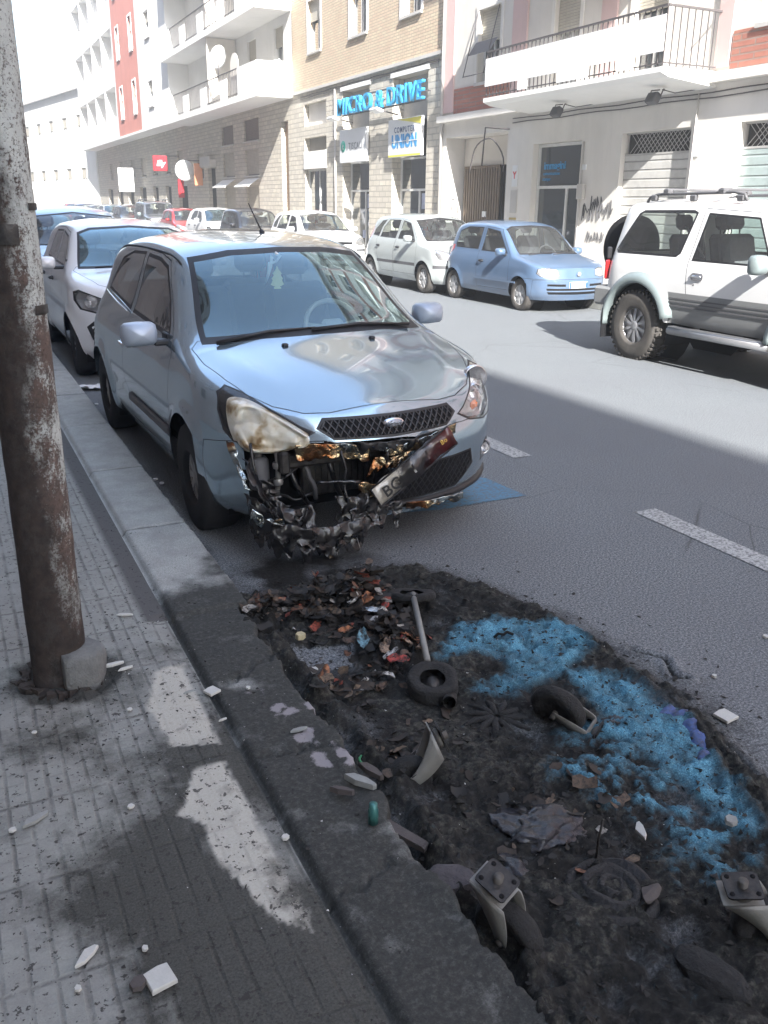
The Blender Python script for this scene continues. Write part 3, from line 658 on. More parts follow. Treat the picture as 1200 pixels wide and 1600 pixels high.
# grilles
ug = RF['upper_grille'][0]; UGP = mirroredF([(0, .600), (.31, .612), (.375, .66), (.34, .697), (0, .694)])
lattice(ug, FIESTA, UGP, .036, .0045, M['black'], 'lattice', -.002, .75)
m = MB(); m.lathe([(0, -.014), (.7, -.013), (.92, -.010), (1, 0), (1.0, .01)], (0, 0, 0), 'x', 32)
m.v = [Vector((v.x, v.y*.058, v.z*.024)) for v in m.v]; c = fs(0, .658, -.004)
b = m.build('badge', M['chrome'], ug); b.location = c
m = MB(); m.lathe([(0, -.0165), (.84, -.0150), (.86, -.012)], (0, 0, 0), 'x', 32); m.v = [Vector((v.x, v.y*.055, v.z*.0225)) for v in m.v]; b2 = m.build('badge_field', plain('badge_blue', (.34, .37, .42), .3, .6), ug); b2.location = c
MT = Matrix.Translation(c+Vector((-.018, 0, -.010))) @ Matrix(((0, 0, -1, 0), (-1, 0, 0, 0), (0, 1, 0, 0), (0, 0, 0, 1)))
text('badge_script', 'Ford', .034, M['chrome'], MT, ug, .0015, .35, .0005)
for o in RF['lower_grille']:
    LGP = [(-.50, .36), (-.40, .27), (0, .25), (.17, .255), (.12, .35), (.02, .425), (-.47, .44)]
    lattice(o, FIESTA, LGP, .036, .0045, M['black'], 'lattice', .001, .75)
for s in (-1,):
    c = fs(s*.655, .40, .02); m = MB(); m.lathe([(.032, -.012), (.028, .01), (0, .016)], c, 'x', 20); m.lathe([(.036, -.012), (.042, -.016), (.042, .02)], c, 'x', 20)
    for o in RF['fog_light']:
        if o.data.vertices[0].co.y < 0: m.build('fog_reflector', M['reflector'], o)
m = MB(); pts = [fs(y, .225+.02*(abs(y)/.7)**2, -.004) for y in [-.74+.05*i for i in range(20)]]
m.tube(pts, [.02]*20, 8); m.build('bumper_spoiler', M['black'], ford)
# ---- what the fire opened
t = NT('melted_plastic'); n = t.noise(14, 6, .7); t.set(col=t.ramp(n, [(.3, (.002, .002, .003)), (.65, (.009, .009, .010)), (.85, (.03, .03, .034))]), rough=t.ramp(t.noise(25, 3), [(.35, .22), (.7, .55)]), spec=.6, coat=.15)
t.bump(t.noise(16, 3, .5), .5, .012); M['melted'] = t.m
t = NT('heat_tinted_foil'); n = t.noise(6, 2, .5); t.set(col=t.ramp(n, [(.3, (.03, .02, .015)), (.42, (.20, .08, .03)), (.5, (.42, .33, .20)), (.56, (.05, .05, .05)), (.64, (.45, .52, .52)), (.75, (.62, .68, .68))]), metal=.9, rough=.16)
t.bump(t.noise(18, 3, .6), .8, .015); M['foil'] = t.m
t = NT('scorched_metal'); n = t.noise(10, 6, .7); t.set(col=t.ramp(n, [(.35, (.012, .012, .013)), (.6, (.06, .055, .05)), (.8, (.16, .15, .14))]), metal=.5, rough=.5); t.bump(t.noise(40, 4), .4, .01); M['scorched'] = t.m
m = MB(); m.box((.47, .25, .40), (.03, .60, .50)); m.box((.40, .30, .585), (.3, .7, .02)); m.build('engine_bay', M['matte'], ford)
m = MB(); m.box((.17, .21, .505), (.07, .70, .085), bev=.012); m.box((.135, .21, .525), (.012, .68, .02)); m.box((.135, .21, .488), (.012, .68, .014)); m.box((.15, .54, .505), (.09, .05, .11), bev=.01); m.build('crash_beam', M['scorched'], ford)
m = MB(); m.box((.32, .12, .42), (.05, .55, .34), bev=.01)
for i in range(16): m.box((.292, -.13+i*.034, .42), (.006, .008, .32))
m.build('radiator', M['scorched'], ford)
m = MB(); m.lathe([(0, 0), (.045, 0), (.05, .01), (.05, .14), (.035, .16), (0, .16)], (.24, .63, .36), 'z', 20); m.lathe([(.02, 0), (.02, .09)], (.24, .63, .52), 'z', 12); m.lathe([(.03, 0), (.034, .015), (.03, .03)], (.24, .63, .55), 'z', 14); m.build('washer_bottle', M['grey_plastic'], ford)
m = MB(); m.tube([(.17, .565, .60), (.16, .56, .50), (.18, .555, .40), (.19, .56, .33)], [.014, .011, .014, .012], 8); m.lathe([(.022, 0), (.026, .015), (.022, .03)], (.165, .56, .47), 'z', 12); m.lathe([(.022, 0), (.026, .015), (.022, .03)], (.175, .557, .385), 'z', 12); m.build('strut', M['steel'], ford)
random.seed(3)
for i, (a, b, c) in enumerate([((.2, .50, .5), (.12, .46, .30), (.2, .38, .24)), ((.22, .45, .55), (.1, .40, .40), (.22, .34, .26)), ((.25, .55, .33), (.12, .47, .26), (.2, .36, .33)), ((.2, .3, .5), (.12, .28, .36), (.24, .2, .25)), ((.16, .1, .58), (.10, .08, .42), (.2, .05, .3)), ((.2, .68, .6), (.10, .70, .40), (.22, .6, .26)), ((.2, .42, .48), (.13, .5, .42), (.2, .6, .4))]):
    pts = []
    for j in range(9):
        u = j/8; p = Vector(a)*(1-u)**2+Vector(b)*2*u*(1-u)+Vector(c)*u*u; pts.append(p+Vector([random.uniform(-.006, .006) for _ in range(3)]))
    m = MB(); m.tube(pts, [.012, .008, .006, .014][i % 4] if i != 1 else .013, 7); m.build('hose', M['melted'] if i != 1 else M['grey_plastic'], ford)
def crumple(name, parent, path, w0, mat, amp=.03, fr=18, seed=0, down=Vector((0, 0, -1)), thick=.004, nu=60, nv=12, tear=.5):
    """a torn, wrinkled sheet hanging from a path"""
    m = MB(); vs = []; path = [Vector(p) for p in path]
    for i in range(nu+1):
        u = i/nu*(len(path)-1); k = min(int(u), len(path)-2); p = path[k].lerp(path[k+1], u-k)
        w = w0*(1+tear*noise.noise(Vector((u*3.1, seed, 0)))*2); w = max(w, w0*.2)
        for j in range(nv+1):
            v = j/nv; q = p+down*w*v
            d = Vector((noise.noise(Vector((q.y*fr, q.z*fr*.8, seed+.1))), noise.noise(Vector((q.y*fr, q.z*fr, seed+5))), noise.noise(Vector((q.y*fr, q.z*fr, seed+9)))))
            d2 = Vector((noise.noise(q*fr*2.6+Vector((seed, 0, 0))), noise.noise(q*fr*2.6+Vector((0, seed, 3))), noise.noise(q*fr*2.6+Vector((0, 4, seed)))))
            vs.append(q+d*amp+d2*amp*.22)
    fs_ = [(i*(nv+1)+j, i*(nv+1)+j+1, (i+1)*(nv+1)+j+1, (i+1)*(nv+1)+j) for i in range(nu) for j in range(nv)]
    m.add(vs, fs_, True); o = m.build(name, mat, parent, recalc=False)
    if thick:
        md = o.modifiers.new('thickness', 'SOLIDIFY'); md.thickness = thick
    return o
dn = Vector((-.1, 0, -1)).normalized()
o = crumple('melted_bumper_skin', ford, [(.10, .74, .34), (.0, .66, .26), (-.03, .5, .22), (-.03, .34, .20), (-.02, .2, .24), (0, .06, .25)], .095, M['melted'], .014, 20, 1, dn, thick=.002, nu=110, nv=22, tear=.6); o['label'] = 'black melted bumper skin sagging to the ground'
crumple('melted_bumper_skin', ford, [(.12, .72, .24), (.05, .6, .17), (.02, .45, .14), (.03, .3, .13), (.05, .16, .15)], .10, M['melted'], .016, 24, 4, dn, thick=.002, nu=110, nv=22, tear=.8)
crumple('melted_bumper_skin', ford, [(.16, .74, .55), (.08, .72, .45), (.05, .68, .36)], .10, M['melted'], .03, 20, 8, Vector((-.1, -.6, -.8)), tear=.7, nu=30)
crumple('melted_bumper_skin', ford, [(.02, .32, .34), (.0, .22, .32), (-.01, .12, .36)], .13, M['melted'], .025, 16, 12, dn, nu=30)
crumple('melted_grille_surround', ford, [(.05, .36, .60), (.02, .2, .59), (.0, .05, .575), (.0, -.10, .575), (.03, -.25, .60)], .045, M['melted'], .012, 16, 14, tear=.6)
crumple('melted_grille_surround', ford, [(.03, -.02, .57), (.01, -.10, .56), (.02, -.18, .545)], .16, M['melted'], .022, 18, 17, Vector((-.1, .35, -1)), nu=24)
crumple('foil_strip', ford, [(.07, .50, .60), (.04, .38, .60), (.03, .25, .585), (.02, .14, .56)], .075, M['foil'], .010, 16, 21, tear=.25, nv=18)
crumple('foil_strip', ford, [(.0, .06, .545), (.0, -.1, .56), (.01, -.24, .585), (.04, -.36, .61)], .05, M['foil'], .009, 16, 23, tear=.25)
crumple('foil_strip', ford, [(.30, .765, .60), (.22, .76, .50), (.14, .74, .40)], .035, M['foil'], .012, 22, 27, Vector((-.5, -.8, -.2)), nu=30)
crumple('foil_strip', ford, [(-.01, .22, .40), (-.02, .12, .37), (-.01, .03, .41)], .06, M['foil'], .015, 20, 29, nu=24)
crumple('foil_strip', ford, [(.06, .74, .33), (.02, .68, .28), (.0, .60, .27)], .06, M['foil'], .022, 20, 31, nu=24)
crumple('melted_sheet', ford, [(.20, .72, .36), (.12, .64, .30), (.10, .52, .27), (.12, .40, .26)], .10, M['melted'], .022, 26, 41, Vector((-.2, 0, -1)), .002, 90, 16, 1.0)
crumple('melted_sheet', ford, [(.04, .70, .47), (.04, .66, .38), (.0, .60, .30)], .07, M['melted'], .018, 26, 43, Vector((-.1, -.9, -.3)), .002, 60, 12, 1.0)
crumple('melted_sheet', ford, [(-.01, .26, .27), (-.02, .12, .26), (-.01, -.02, .265)], .07, M['melted'], .018, 28, 47, dn, .002, 70, 14, 1.0)
crumple('melted_sheet', ford, [(.03, .10, .50), (.0, .02, .49), (.0, -.08, .52)], .07, M['foil'], .012, 26, 49, Vector((0, .5, -.8)), .002, 50, 10, .8)
crumple('foil_strip', ford, [(-.005, -.05, .245), (.0, -.2, .235), (.02, -.4, .24)], .035, M['foil'], .006, 22, 51, Vector((0, 0, -1)), .002, 50, 8, .6)
for i, (p, q) in enumerate([((.02, .28, .56), (.0, .27, .30)), ((.0, .05, .52), (.02, .03, .32)), ((.02, .42, .42), (-.02, .20, .40))]):
    pts = [Vector(p).lerp(Vector(q), j/8)+Vector([random.uniform(-.008, .008) for _ in range(3)]) for j in range(9)]
    m = MB(); m.tube(pts, [random.uniform(.004, .010) for _ in pts], 6); m.build('melted_strand', M['melted'], ford)
# hanging shard
m = MB(); m.tube([(-.03, .24, .13), (-.06, .23, .06)], .0015, 4); m.build('wire', M['steel'], ford)
# ---- the number plate, torn loose and scorched
plt = thing('number_plate', 'scorched number plate hanging askew in front of the burnt bumper', 'number plate', (0, 0, 0), 0)
Mp = ford.matrix_basis if False else None
ang = math.radians(33)
Rf = Matrix.Rotation(PI/2+.0149, 4, 'Z'); c = Vector((1.889, 3.72, 0))+Rf @ Vector((-.055, -.06, .455))
plt.location = c; plt.rotation_euler = (0, 0, PI/2+.0149)
Rx = Matrix.Rotation(ang, 3, 'X') if False else Matrix.Rotation(-ang, 3, 'X')
t = NT('scorched_plate'); sx = t.n('SeparateXYZ'); t.l(t.coord('Object'), sx.inputs[0])
w_ = t.math('ADD', t.math('MULTIPLY', sx.outputs[1], 1.0), t.math('MULTIPLY', t.math('SUBTRACT', t.noise(22, 5, .7), .5), .16))
col = t.ramp(t.math('ADD', t.math('MULTIPLY', w_, 2.0), .5), [(.0, (.05, .014, .012)), (.18, (.085, .010, .009)), (.38, (.015, .012, .012)), (.66, (.02, .018, .016)), (.72, (.50, .47, .40)), (1, (.58, .55, .48))], 'LINEAR')
t.set(col=col, rough=.3, coat=.5); t.bump(t.noise(20, 4), .3, .01)
m = MB(); n = 20; vs = []
for i in range(n+1):
    for j in (0, 1):
        y = .25-.5*i/n; z = -.056+.112*j; vs.append(Vector((.012*math.sin(i*.5)+.006*math.sin(i*1.7+j*2)-.004, y, z)))
vs2 = [v+Vector((.004, 0, 0)) for v in vs]; N = len(vs)
fs_ = [(2*i, 2*i+1, 2*i+3, 2*i+2) for i in range(n)]; m.add(vs+vs2, fs_+[tuple(N+a for a in f[::-1]) for f in fs_]+[(2*i+k, 2*i+2+k, N+2*i+2+k, N+2*i+k) for i in range(n) for k in (0, 1)]+[(0, 1, N+1, N), (2*n, 2*n+1, N+2*n+1, N+2*n)], True)
m.v = [Rx @ v for v in m.v]; pb = m.build('plate_blank', t.m, plt, recalc=True)
TM = lambda y, z: Rx.to_4x4() @ Matrix.Translation(Vector((-.016, y, z))) @ Matrix(((0, 0, -1, 0), (-1, 0, 0, 0), (0, 1, 0, 0), (0, 0, 0, 1)))
text('plate_letter', 'BC', .085, plain('plate_black', (.02, .02, .02), .5), TM(.155, -.03), plt, .002, 0, .001)
text('plate_mark', 'Bo', .035, plain('plate_yellow', (.7, .45, .1), .5), TM(-.19, .0), plt, .002)
m = MB(); m.tube([Rx @ Vector(p) for p in [(-.004, .25, .056), (-.004, .25, -.056), (-.004, -.25, -.056), (-.004, -.25, .056), (-.004, .25, .056)]], .005, 6); m.build('plate_rim', M['black'], plt)
# ---- air freshener behind the windscreen
af = thing('air_freshener', 'pale yellow tree-shaped air freshener hanging with ribbons behind the windscreen', 'air freshener')
af.location = Vector((1.889, 3.72, 0))+Rf @ Vector((1.50, .06, 1.235)); af.rotation_euler = (0, 0, PI/2)
fm = plain('freshener_yellow', (.75, .75, .35), .6); wm_ = plain('ribbon_white', (.7, .72, .75), .7)
m = MB()
tree = [(-.022, -.06), (.022, -.06), (.022, -.05), (.012, -.05), (.042, -.035), (.03, -.01), (.036, 0), (.022, .02), (.028, .03), (.012, .05), (.0, .075), (-.012, .05), (-.028, .03), (-.022, .02), (-.036, 0), (-.03, -.01), (-.042, -.035), (-.012, -.05), (-.022, -.05)]
m.prism(tree, -.002, .002, lambda a, b, h: (h, a, b)); m.build('tree_card', fm, af)
m = MB(); m.tube([(0, 0, .07), (0, .005, .13), (0, .0, .16)], .001, 4); m.build('string', M['black'], af)
for k, pts in enumerate([[(0, .0, .10), (-.01, .05, .09), (-.01, .06, .03), (-.01, .08, -.03)], [(0, .0, .10), (0, .03, .13), (0, .04, .07), (0, .06, .0)], [(0, 0, .1), (0, -.02, .13), (0, .01, .15)]]):
    m = MB(); m.tube(pts, [.006, .012, .010, .004][:len(pts)], 6); m.build('ribbon', wm_, af)
# ------------------------------------------------------------------ ground: road, pavements, kerbs, burn marks
def W2(pts, z=0.0): return [tuple(G(px, py, z).xy) for px, py in pts]
def pdist(poly, x, y):            # signed distance, positive inside
    d = 1e9; n = len(poly)
    for i in range(n):
        x1, y1 = poly[i-1]; x2, y2 = poly[i]; dx, dy = x2-x1, y2-y1
        t = ((x-x1)*dx+(y-y1)*dy)/(dx*dx+dy*dy+1e-12); t = 0 if t < 0 else 1 if t > 1 else t
        e = (x-x1-t*dx)**2+(y-y1-t*dy)**2
        if e < d: d = e
    d = math.sqrt(d); return d if inside(poly, x, y) else -d
def ldist(line, x, y):
    d = 1e9
    for i in range(len(line)-1):
        x1, y1 = line[i]; x2, y2 = line[i+1]; dx, dy = x2-x1, y2-y1
        t = ((x-x1)*dx+(y-y1)*dy)/(dx*dx+dy*dy+1e-12); t = 0 if t < 0 else 1 if t > 1 else t
        e = (x-x1-t*dx)**2+(y-y1-t*dy)**2
        if e < d: d = e
    return math.sqrt(d)
def fbm(x, y, s, o=4, seed=0.0):
    v = 0; a = .5; 
    for i in range(o): v += a*noise.noise(Vector((x*s, y*s, seed+i*3.7))); s *= 2.03; a *= .5
    return v
BURN = W2([(300, 1000), (370, 955), (470, 915), (560, 893), (700, 898), (800, 938), (890, 985), (985, 1040), (1080, 1085), (1130, 1150), (1185, 1240), (1260, 1330), (1500, 1700), (860, 1800), (830, 1610), (700, 1420), (640, 1330), (545, 1190), (440, 1060)])
BLUEP = [W2([(712, 985), (780, 976), (885, 980), (925, 1018), (880, 1055), (800, 1090), (745, 1085), (790, 1065), (800, 1040), (740, 1022), (692, 1036)]),
         W2([(880, 1050), (975, 1062), (1060, 1120), (1105, 1190), (1190, 1300), (1150, 1310), (1050, 1215), (960, 1160), (870, 1150), (950, 1130)])]
BLUED = W2([(860, 1140), (960, 1140), (1060, 1180), (1200, 1320), (1200, 1400), (1060, 1400), (1000, 1310), (850, 1230)])
CR = [W2(l) for l in ([(900, 1000), (945, 1022), (985, 1050), (1040, 1085), (1075, 1095)], [(985, 1015), (1040, 1030), (1060, 1060), (1075, 1060)], [(1095, 1130), (1130, 1190), (1150, 1235), (1185, 1262), (1230, 1330)], [(1120, 1150), (1165, 1200), (1180, 1225)])]
FLAT = W2([(540, 1085), (700, 1075), (800, 1105), (760, 1160), (560, 1180)])
PATCHG = W2([(445, 1015), (560, 1005), (560, 1045), (470, 1060)])
PILE = [(G(560, 960), .17, .085), (G(610, 1010), .13, .065), (G(480, 965), .16, .06), (G(420, 985), .12, .035), (G(620, 1040), .08, .05), (G(560, 925), .12, .05)]
def burn_road(x, y):
    """height, soot, blue, brown, pale for a point of the road"""
    h = 0; soot = 0; blue = 0; brown = 0; pale = 0
    if .85 < x < 3.0 and .3 < y < 4.2:
        n1 = fbm(x, y, 3.5, 4); n2 = fbm(x, y, 14, 4, 5); n3 = fbm(x, y, 40, 3, 9)
        d = pdist(BURN, x, y)+n1*.14+n2*.04; m = sstep(-.02, .05, d); halo = sstep(-.25, .03, d)
        soot = halo*.55+m*.45*min(1, max(0, .75+n1*1.6+n2*.8)); brown = m*sstep(-.05, .30, n1+n2*.5+.10)+.6*sstep(-.08, .0, d)*(1-sstep(.02, .12, d)); h = m*(.010+.030*max(0, n1+.3)+.034*n2+.022*n3-.03*max(0, -n2-.12))+.014*sstep(-.01, .03, d)*(1-sstep(.03, .12, d))
        f = sstep(0, .06, pdist(FLAT, x, y)+n2*.04); h = h*(1-f)+f*(.008+.003*n3); 
        for c, r, a in PILE:
            q = ((x-c.x)**2+(y-c.y)**2)/(r*r)
            if q < 4: e = math.exp(-q*1.6); h += a*e*(1+n2*1.6+n3*1.3); soot = max(soot, e); brown *= (1-e)
        b = max(pdist(p, x, y) for p in BLUEP)+n2*.035+n3*.02; blue = sstep(-.05, .05, b)*(.82+.6*n2+.5*n1)
        bd = pdist(BLUED, x, y)+n1*.1; blue = max(blue, .82*sstep(-.05, .15, bd)*sstep(-.12, .30, n2+n3*.6+.06))
        if blue > .3: brown *= .3
        h += .075*m*sstep(1.13, .90, x)*(.8+n2)
        h += .008*blue*(.6+n3*.6); g = sstep(0, .03, pdist(PATCHG, x, y)+n2*.02)
        soot *= (1-g*.75); brown *= (1-g); h *= 1-g*.8
        for l in CR:
            q = ldist(l, x+n2*.03, y+n1*.02)
            if q < .07: h -= .016*math.exp(-(q/.008)**2); soot = max(soot, math.exp(-(q/.010)**2)); h += .012*math.exp(-((q-.028)/.016)**2)
    # oily, dusty gutter beside the kerb and under the car
    gut = math.exp(-((x-.95)/.16)**2)*(.5+.8*fbm(x, y, 4, 3, 2)) if x < 1.7 else 0
    soot = max(soot, min(1, max(0, gut))*.75)
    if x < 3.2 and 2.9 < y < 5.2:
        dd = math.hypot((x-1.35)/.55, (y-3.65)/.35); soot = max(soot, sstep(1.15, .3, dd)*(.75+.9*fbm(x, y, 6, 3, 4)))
    return h, min(1, max(0, soot)), min(1, max(0, blue)), min(1, max(0, brown)), pale
def axis(segs):
    out = [segs[0][0]]
    for a, b, st in segs:
        n = max(1, round((b-a)/st)); out += [a+(b-a)*(i+1)/n for i in range(n)]
    return out
def sheet(name, xs, ys, fn, mat):
    vs = []; ca = []; cb = []
    for y in ys:
        for x in xs:
            z, r = fn(x, y); vs.append((x, y, z)); ca.append(r)
    nx = len(xs); fs_ = [(j*nx+i, j*nx+i+1, (j+1)*nx+i+1, (j+1)*nx+i) for j in range(len(ys)-1) for i in range(nx-1)]
    me = bpy.data.meshes.new(name); me.from_pydata(vs, [], fs_); me.polygons.foreach_set('use_smooth', [True]*len(fs_))
    at = me.color_attributes.new('wear', 'FLOAT_COLOR', 'POINT'); at.data.foreach_set('color', [c for r in ca for c in r])
    me.materials.append(mat); return tag(link(bpy.data.objects.new(name, me)), kind='structure')
def att(t):
    a = t.n('VertexColor', layer_name='wear'); s = t.n('SeparateColor'); t.l(a.outputs[0], s.inputs[0]); return s.outputs[0], s.outputs[1], s.outputs[2], a.outputs[1]
t = NT('asphalt'); so_, bl, br, al = att(t); sp = t.noise(105, 6, .9); sp2 = t.noise(900, 2, .8); big = t.noise(.8, 6, .6)
base = t.ramp(sp, [(.42, (.032, .036, .041)), (.50, (.112, .123, .131)), (.58, (.32, .34, .345))]); base = t.mix(t.math('MULTIPLY', t.ramp(big, [(.35, 0.0), (.65, 1.0)]), .35), base, (.115, .118, .128), 'MIX')
vc = t.n('TexVoronoi', feature='DISTANCE_TO_EDGE'); vc.inputs['Scale'].default_value = 1.1; mpv = t.n('MixRGB'); mpv.inputs[0].default_value = .12; t.l(t.coord(), mpv.inputs[1]); nz = t.n('TexNoise'); nz.inputs['Scale'].default_value = 3; nz.inputs['Detail'].default_value = 6; t.l(nz.outputs['Color'], mpv.inputs[2]); t.l(mpv.outputs[0], vc.inputs['Vector'])
base = t.mix(t.math('MULTIPLY', t.ramp(vc.outputs['Distance'], [(0.0, .7), (.006, 0.0)]), t.ramp(t.noise(.5, 3), [(.48, 0.0), (.6, 1.0)])), base, (.03, .03, .032))
base = t.mix(t.ramp(sp2, [(.64, 0.0), (.70, .65)]), base, (.42, .42, .41))
sootc = t.ramp(t.noise(70, 6, .75), [(.3, (.003, .003, .003)), (.55, (.009, .009, .008)), (.72, (.034, .033, .030))])
brc = t.ramp(t.noise(45, 6, .75), [(.34, (.004, .004, .004)), (.5, (.017, .017, .015)), (.64, (.068, .066, .054))])
blc = t.ramp(t.noise(190, 5, .85), [(.30, (.02, .05, .075)), (.42, (.045, .15, .23)), (.54, (.10, .30, .42)), (.66, (.32, .58, .66))])
rag = t.noise(26, 6, .8)
def ragged(m, w=.5): return t.ramp(t.math('ADD', m, t.math('MULTIPLY', t.math('SUBTRACT', rag, .5), w)), [(.25, 0.0), (.75, 1.0)])
c = t.mix(ragged(so_, .7), base, sootc); c = t.mix(ragged(br, 1.0), c, brc); blc = t.mix(t.math('MULTIPLY', t.ramp(t.noise(9, 6, .75), [(.40, 0.0), (.68, 1.0)]), .75), blc, brc)
c = t.mix(t.ramp(t.math('ADD', bl, t.math('MULTIPLY', t.math('SUBTRACT', rag, .5), .9)), [(.08, 0.0), (.85, 1.0)]), c, blc)
t.set(col=c, rough=t.ramp(t.noise(50, 4), [(.3, .7), (.6, .92)]), spec=.35)
b = t.bump(t.math('ADD', sp, t.math('MULTIPLY', t.math('MULTIPLY', so_, t.noise(60, 6, .8)), 3.0)), .55, .006); M['asphalt'] = t.m
def road_fn(x, y):
    h, s, b, r, p = burn_road(x, y) if y < 60 and x < 3.4 else (0, 0, 0, 0, 0)
    return h, (s, b, r, 1)
sheet('road', axis([(.80, 2.45, .011), (2.45, 3.4, .05), (3.4, 10.0, .6)]), axis([(-60, -2, 6), (-2, .7, .3), (.7, 3.6, .011), (3.6, 5.2, .04), (5.2, 12, .2), (12, 60, 2), (60, 190, 10)]), road_fn, M['asphalt'])
m = MB(); m.add([(-180, -140, -.03), (180, -140, -.03), (180, 330, -.03), (-180, 330, -.03)], [(0, 1, 2, 3)]); tag(m.build('ground', plain('far_ground', (.2, .19, .18), .9)), kind='structure')
# near pavement
CLEANA = W2([(240, 1050), (285, 1035), (312, 1090), (345, 1160), (268, 1166), (232, 1105)], .13)
CLEANB = W2([(302, 1200), (352, 1186), (400, 1275), (445, 1350), (508, 1465), (430, 1440), (385, 1395), (330, 1330), (320, 1290), (275, 1272), (285, 1258), (292, 1230)], .13)
DARKP = [(G(px, py, .13), r, a) for px, py, r, a in [(300, 1180, .18, .9), (420, 1100, .22, 1), (180, 1080, .14, .5), (330, 1480, .22, .8), (500, 1560, .25, .8), (200, 1400, .18, .65), (120, 1150, .10, .45), (60, 1170, .14, .6), (250, 1330, .16, .8), (560, 1480, .2, .8), (380, 1420, .12, .8), (420, 1200, .15, .8), (280, 1010, .10, .5), (330, 1250, .1, .8), (100, 1430, .10, .5), (430, 1580, .2, .7)]]
LITEP = [(G(px, py, .13), r, a) for px, py, r, a in [(60, 1225, .13, .8), (200, 1130, .09, .7), (50, 1500, .14, .5), (100, 1580, .12, .5), (30, 1350, .06, .4)]]
def pave_fn(x, y):
    z = .13; s = 0; p = 0
    if y < 5:
        n1 = fbm(x, y, 3, 4, 1); n2 = fbm(x, y, 16, 4, 7)
        s = .22*sstep(4.2, 2.2, y)+.5*max(0, n1)
        for c, r, a in DARKP: s += a*.75*math.exp(-((x-c.x)**2+(y-c.y)**2)/(r*r))
        for c, r, a in LITEP: s -= a*.7*math.exp(-((x-c.x)**2+(y-c.y)**2)/(r*r))
        s += n2*.55
        d = max(pdist(CLEANA, x, y), pdist(CLEANB, x, y))+n2*.02; p = sstep(-.004, .008, d)
        s = s*(1-p)+p*(max(0, .10+n2*.9+.5*sstep(.42, .56, x)*sstep(1.9, 1.6, y)))
        z += .003*n1+.002*n2-.004*p
        if x > .5 and y < 3.2: z -= .01*sstep(.52, .58, x)
        base_d = math.hypot(x-.19, y-2.86); s += .9*sstep(.24, .13, base_d); z -= .02*sstep(.19, .14, base_d)*(1+3*n2)
    return z, (min(1, max(0, s)), p, sstep(.50, .53, x) if y > 3.15 else 0, 1)
def tiles_mat(name, grooves=True):
    t = NT(name); so_, pa, strip, al = att(t); g = t.n('SeparateXYZ'); t.l(t.coord('Object'), g.inputs[0]); x, y = g.outputs[0], g.outputs[1]
    wob = t.math('MULTIPLY', t.math('SUBTRACT', t.noise(8, 2), .5), .006)
    def line(v, step, w, off=0.0):
        f = t.math('FRACT', t.math('DIVIDE', t.math('ADD', t.math('ADD', v, wob), 50+off), step)); d = t.math('MULTIPLY', t.math('ABSOLUTE', t.math('SUBTRACT', f, .5)), step)
        return t.ramp(d, [(max(0, step/2-w), 0.0), (step/2-w*.4, 1.0)]) if step < 1 else None
    gx = line(x, .0525, .005, .02); gy = line(y, .0525, .0035); jx = line(x, .315, .008, .02); jy = line(y, .315, .007, .1)
    wear = t.ramp(t.noise(5, 4), [(.4, .25), (.62, 1.0)])
    gr = t.math('MAXIMUM', t.math('MAXIMUM', t.math('MULTIPLY', gx, .9), t.math('MULTIPLY', t.math('MULTIPLY', gy, .55), wear)), t.math('MAXIMUM', jx, jy))
    gr = t.math('MULTIPLY', t.math('MULTIPLY', gr, t.ramp(t.noise(9, 5, .75), [(.38, .12), (.6, .85)])), t.math('SUBTRACT', 1.0, t.math('MAXIMUM', strip, t.math('MULTIPLY', pa, .75))))
    n = t.noise(11, 6, .7); f = t.noise(170, 4, .75)
    c = t.mix(f, (.175, .182, .168), (.325, .332, .305)); c = t.mix(t.math('MULTIPLY', t.ramp(n, [(.35, 0.0), (.7, 1.0)]), .5), c, (.16, .15, .145))
    c = t.mix(pa, c, t.mix(f, (.30, .29, .25), (.50, .48, .42)))
    c = t.mix(t.math('MULTIPLY', gr, .7), c, (.05, .047, .044)); c = t.mix(strip, c, t.mix(f, (.05, .05, .05), (.12, .115, .11)))
    rag = t.math('ADD', t.math('MULTIPLY', t.math('SUBTRACT', t.noise(18, 7, .8), .5), .9), t.math('MULTIPLY', t.math('SUBTRACT', t.noise(75, 4, .8), .5), .5))
    sm = t.ramp(t.math('ADD', so_, rag), [(.22, 0.0), (.85, .93)])
    c = t.mix(sm, c, t.ramp(f, [(.3, (.016, .016, .014)), (.7, (.070, .070, .061))]))
    spk = t.ramp(t.noise(38, 3, .75), [(.60, 0.0), (.63, .85)]); c = t.mix(spk, c, (.03, .028, .026))
    t.set(col=c, rough=.85, spec=.3); t.bump(t.math('SUBTRACT', t.math('MULTIPLY', f, .25), t.math('MULTIPLY', gr, 1.0)), .8, .006); return t.m
M['tiles'] = tiles_mat('pavement_tiles')
sheet('pavement', axis([(-2.6, -.9, .3), (-.9, -.5, .05), (-.5, .60, .014)]), axis([(-60, 0, 5), (0, .9, .3), (.9, 3.4, .014), (3.4, 6, .05), (6, 12, .3), (12, 190, 10)]), pave_fn, M['tiles'])
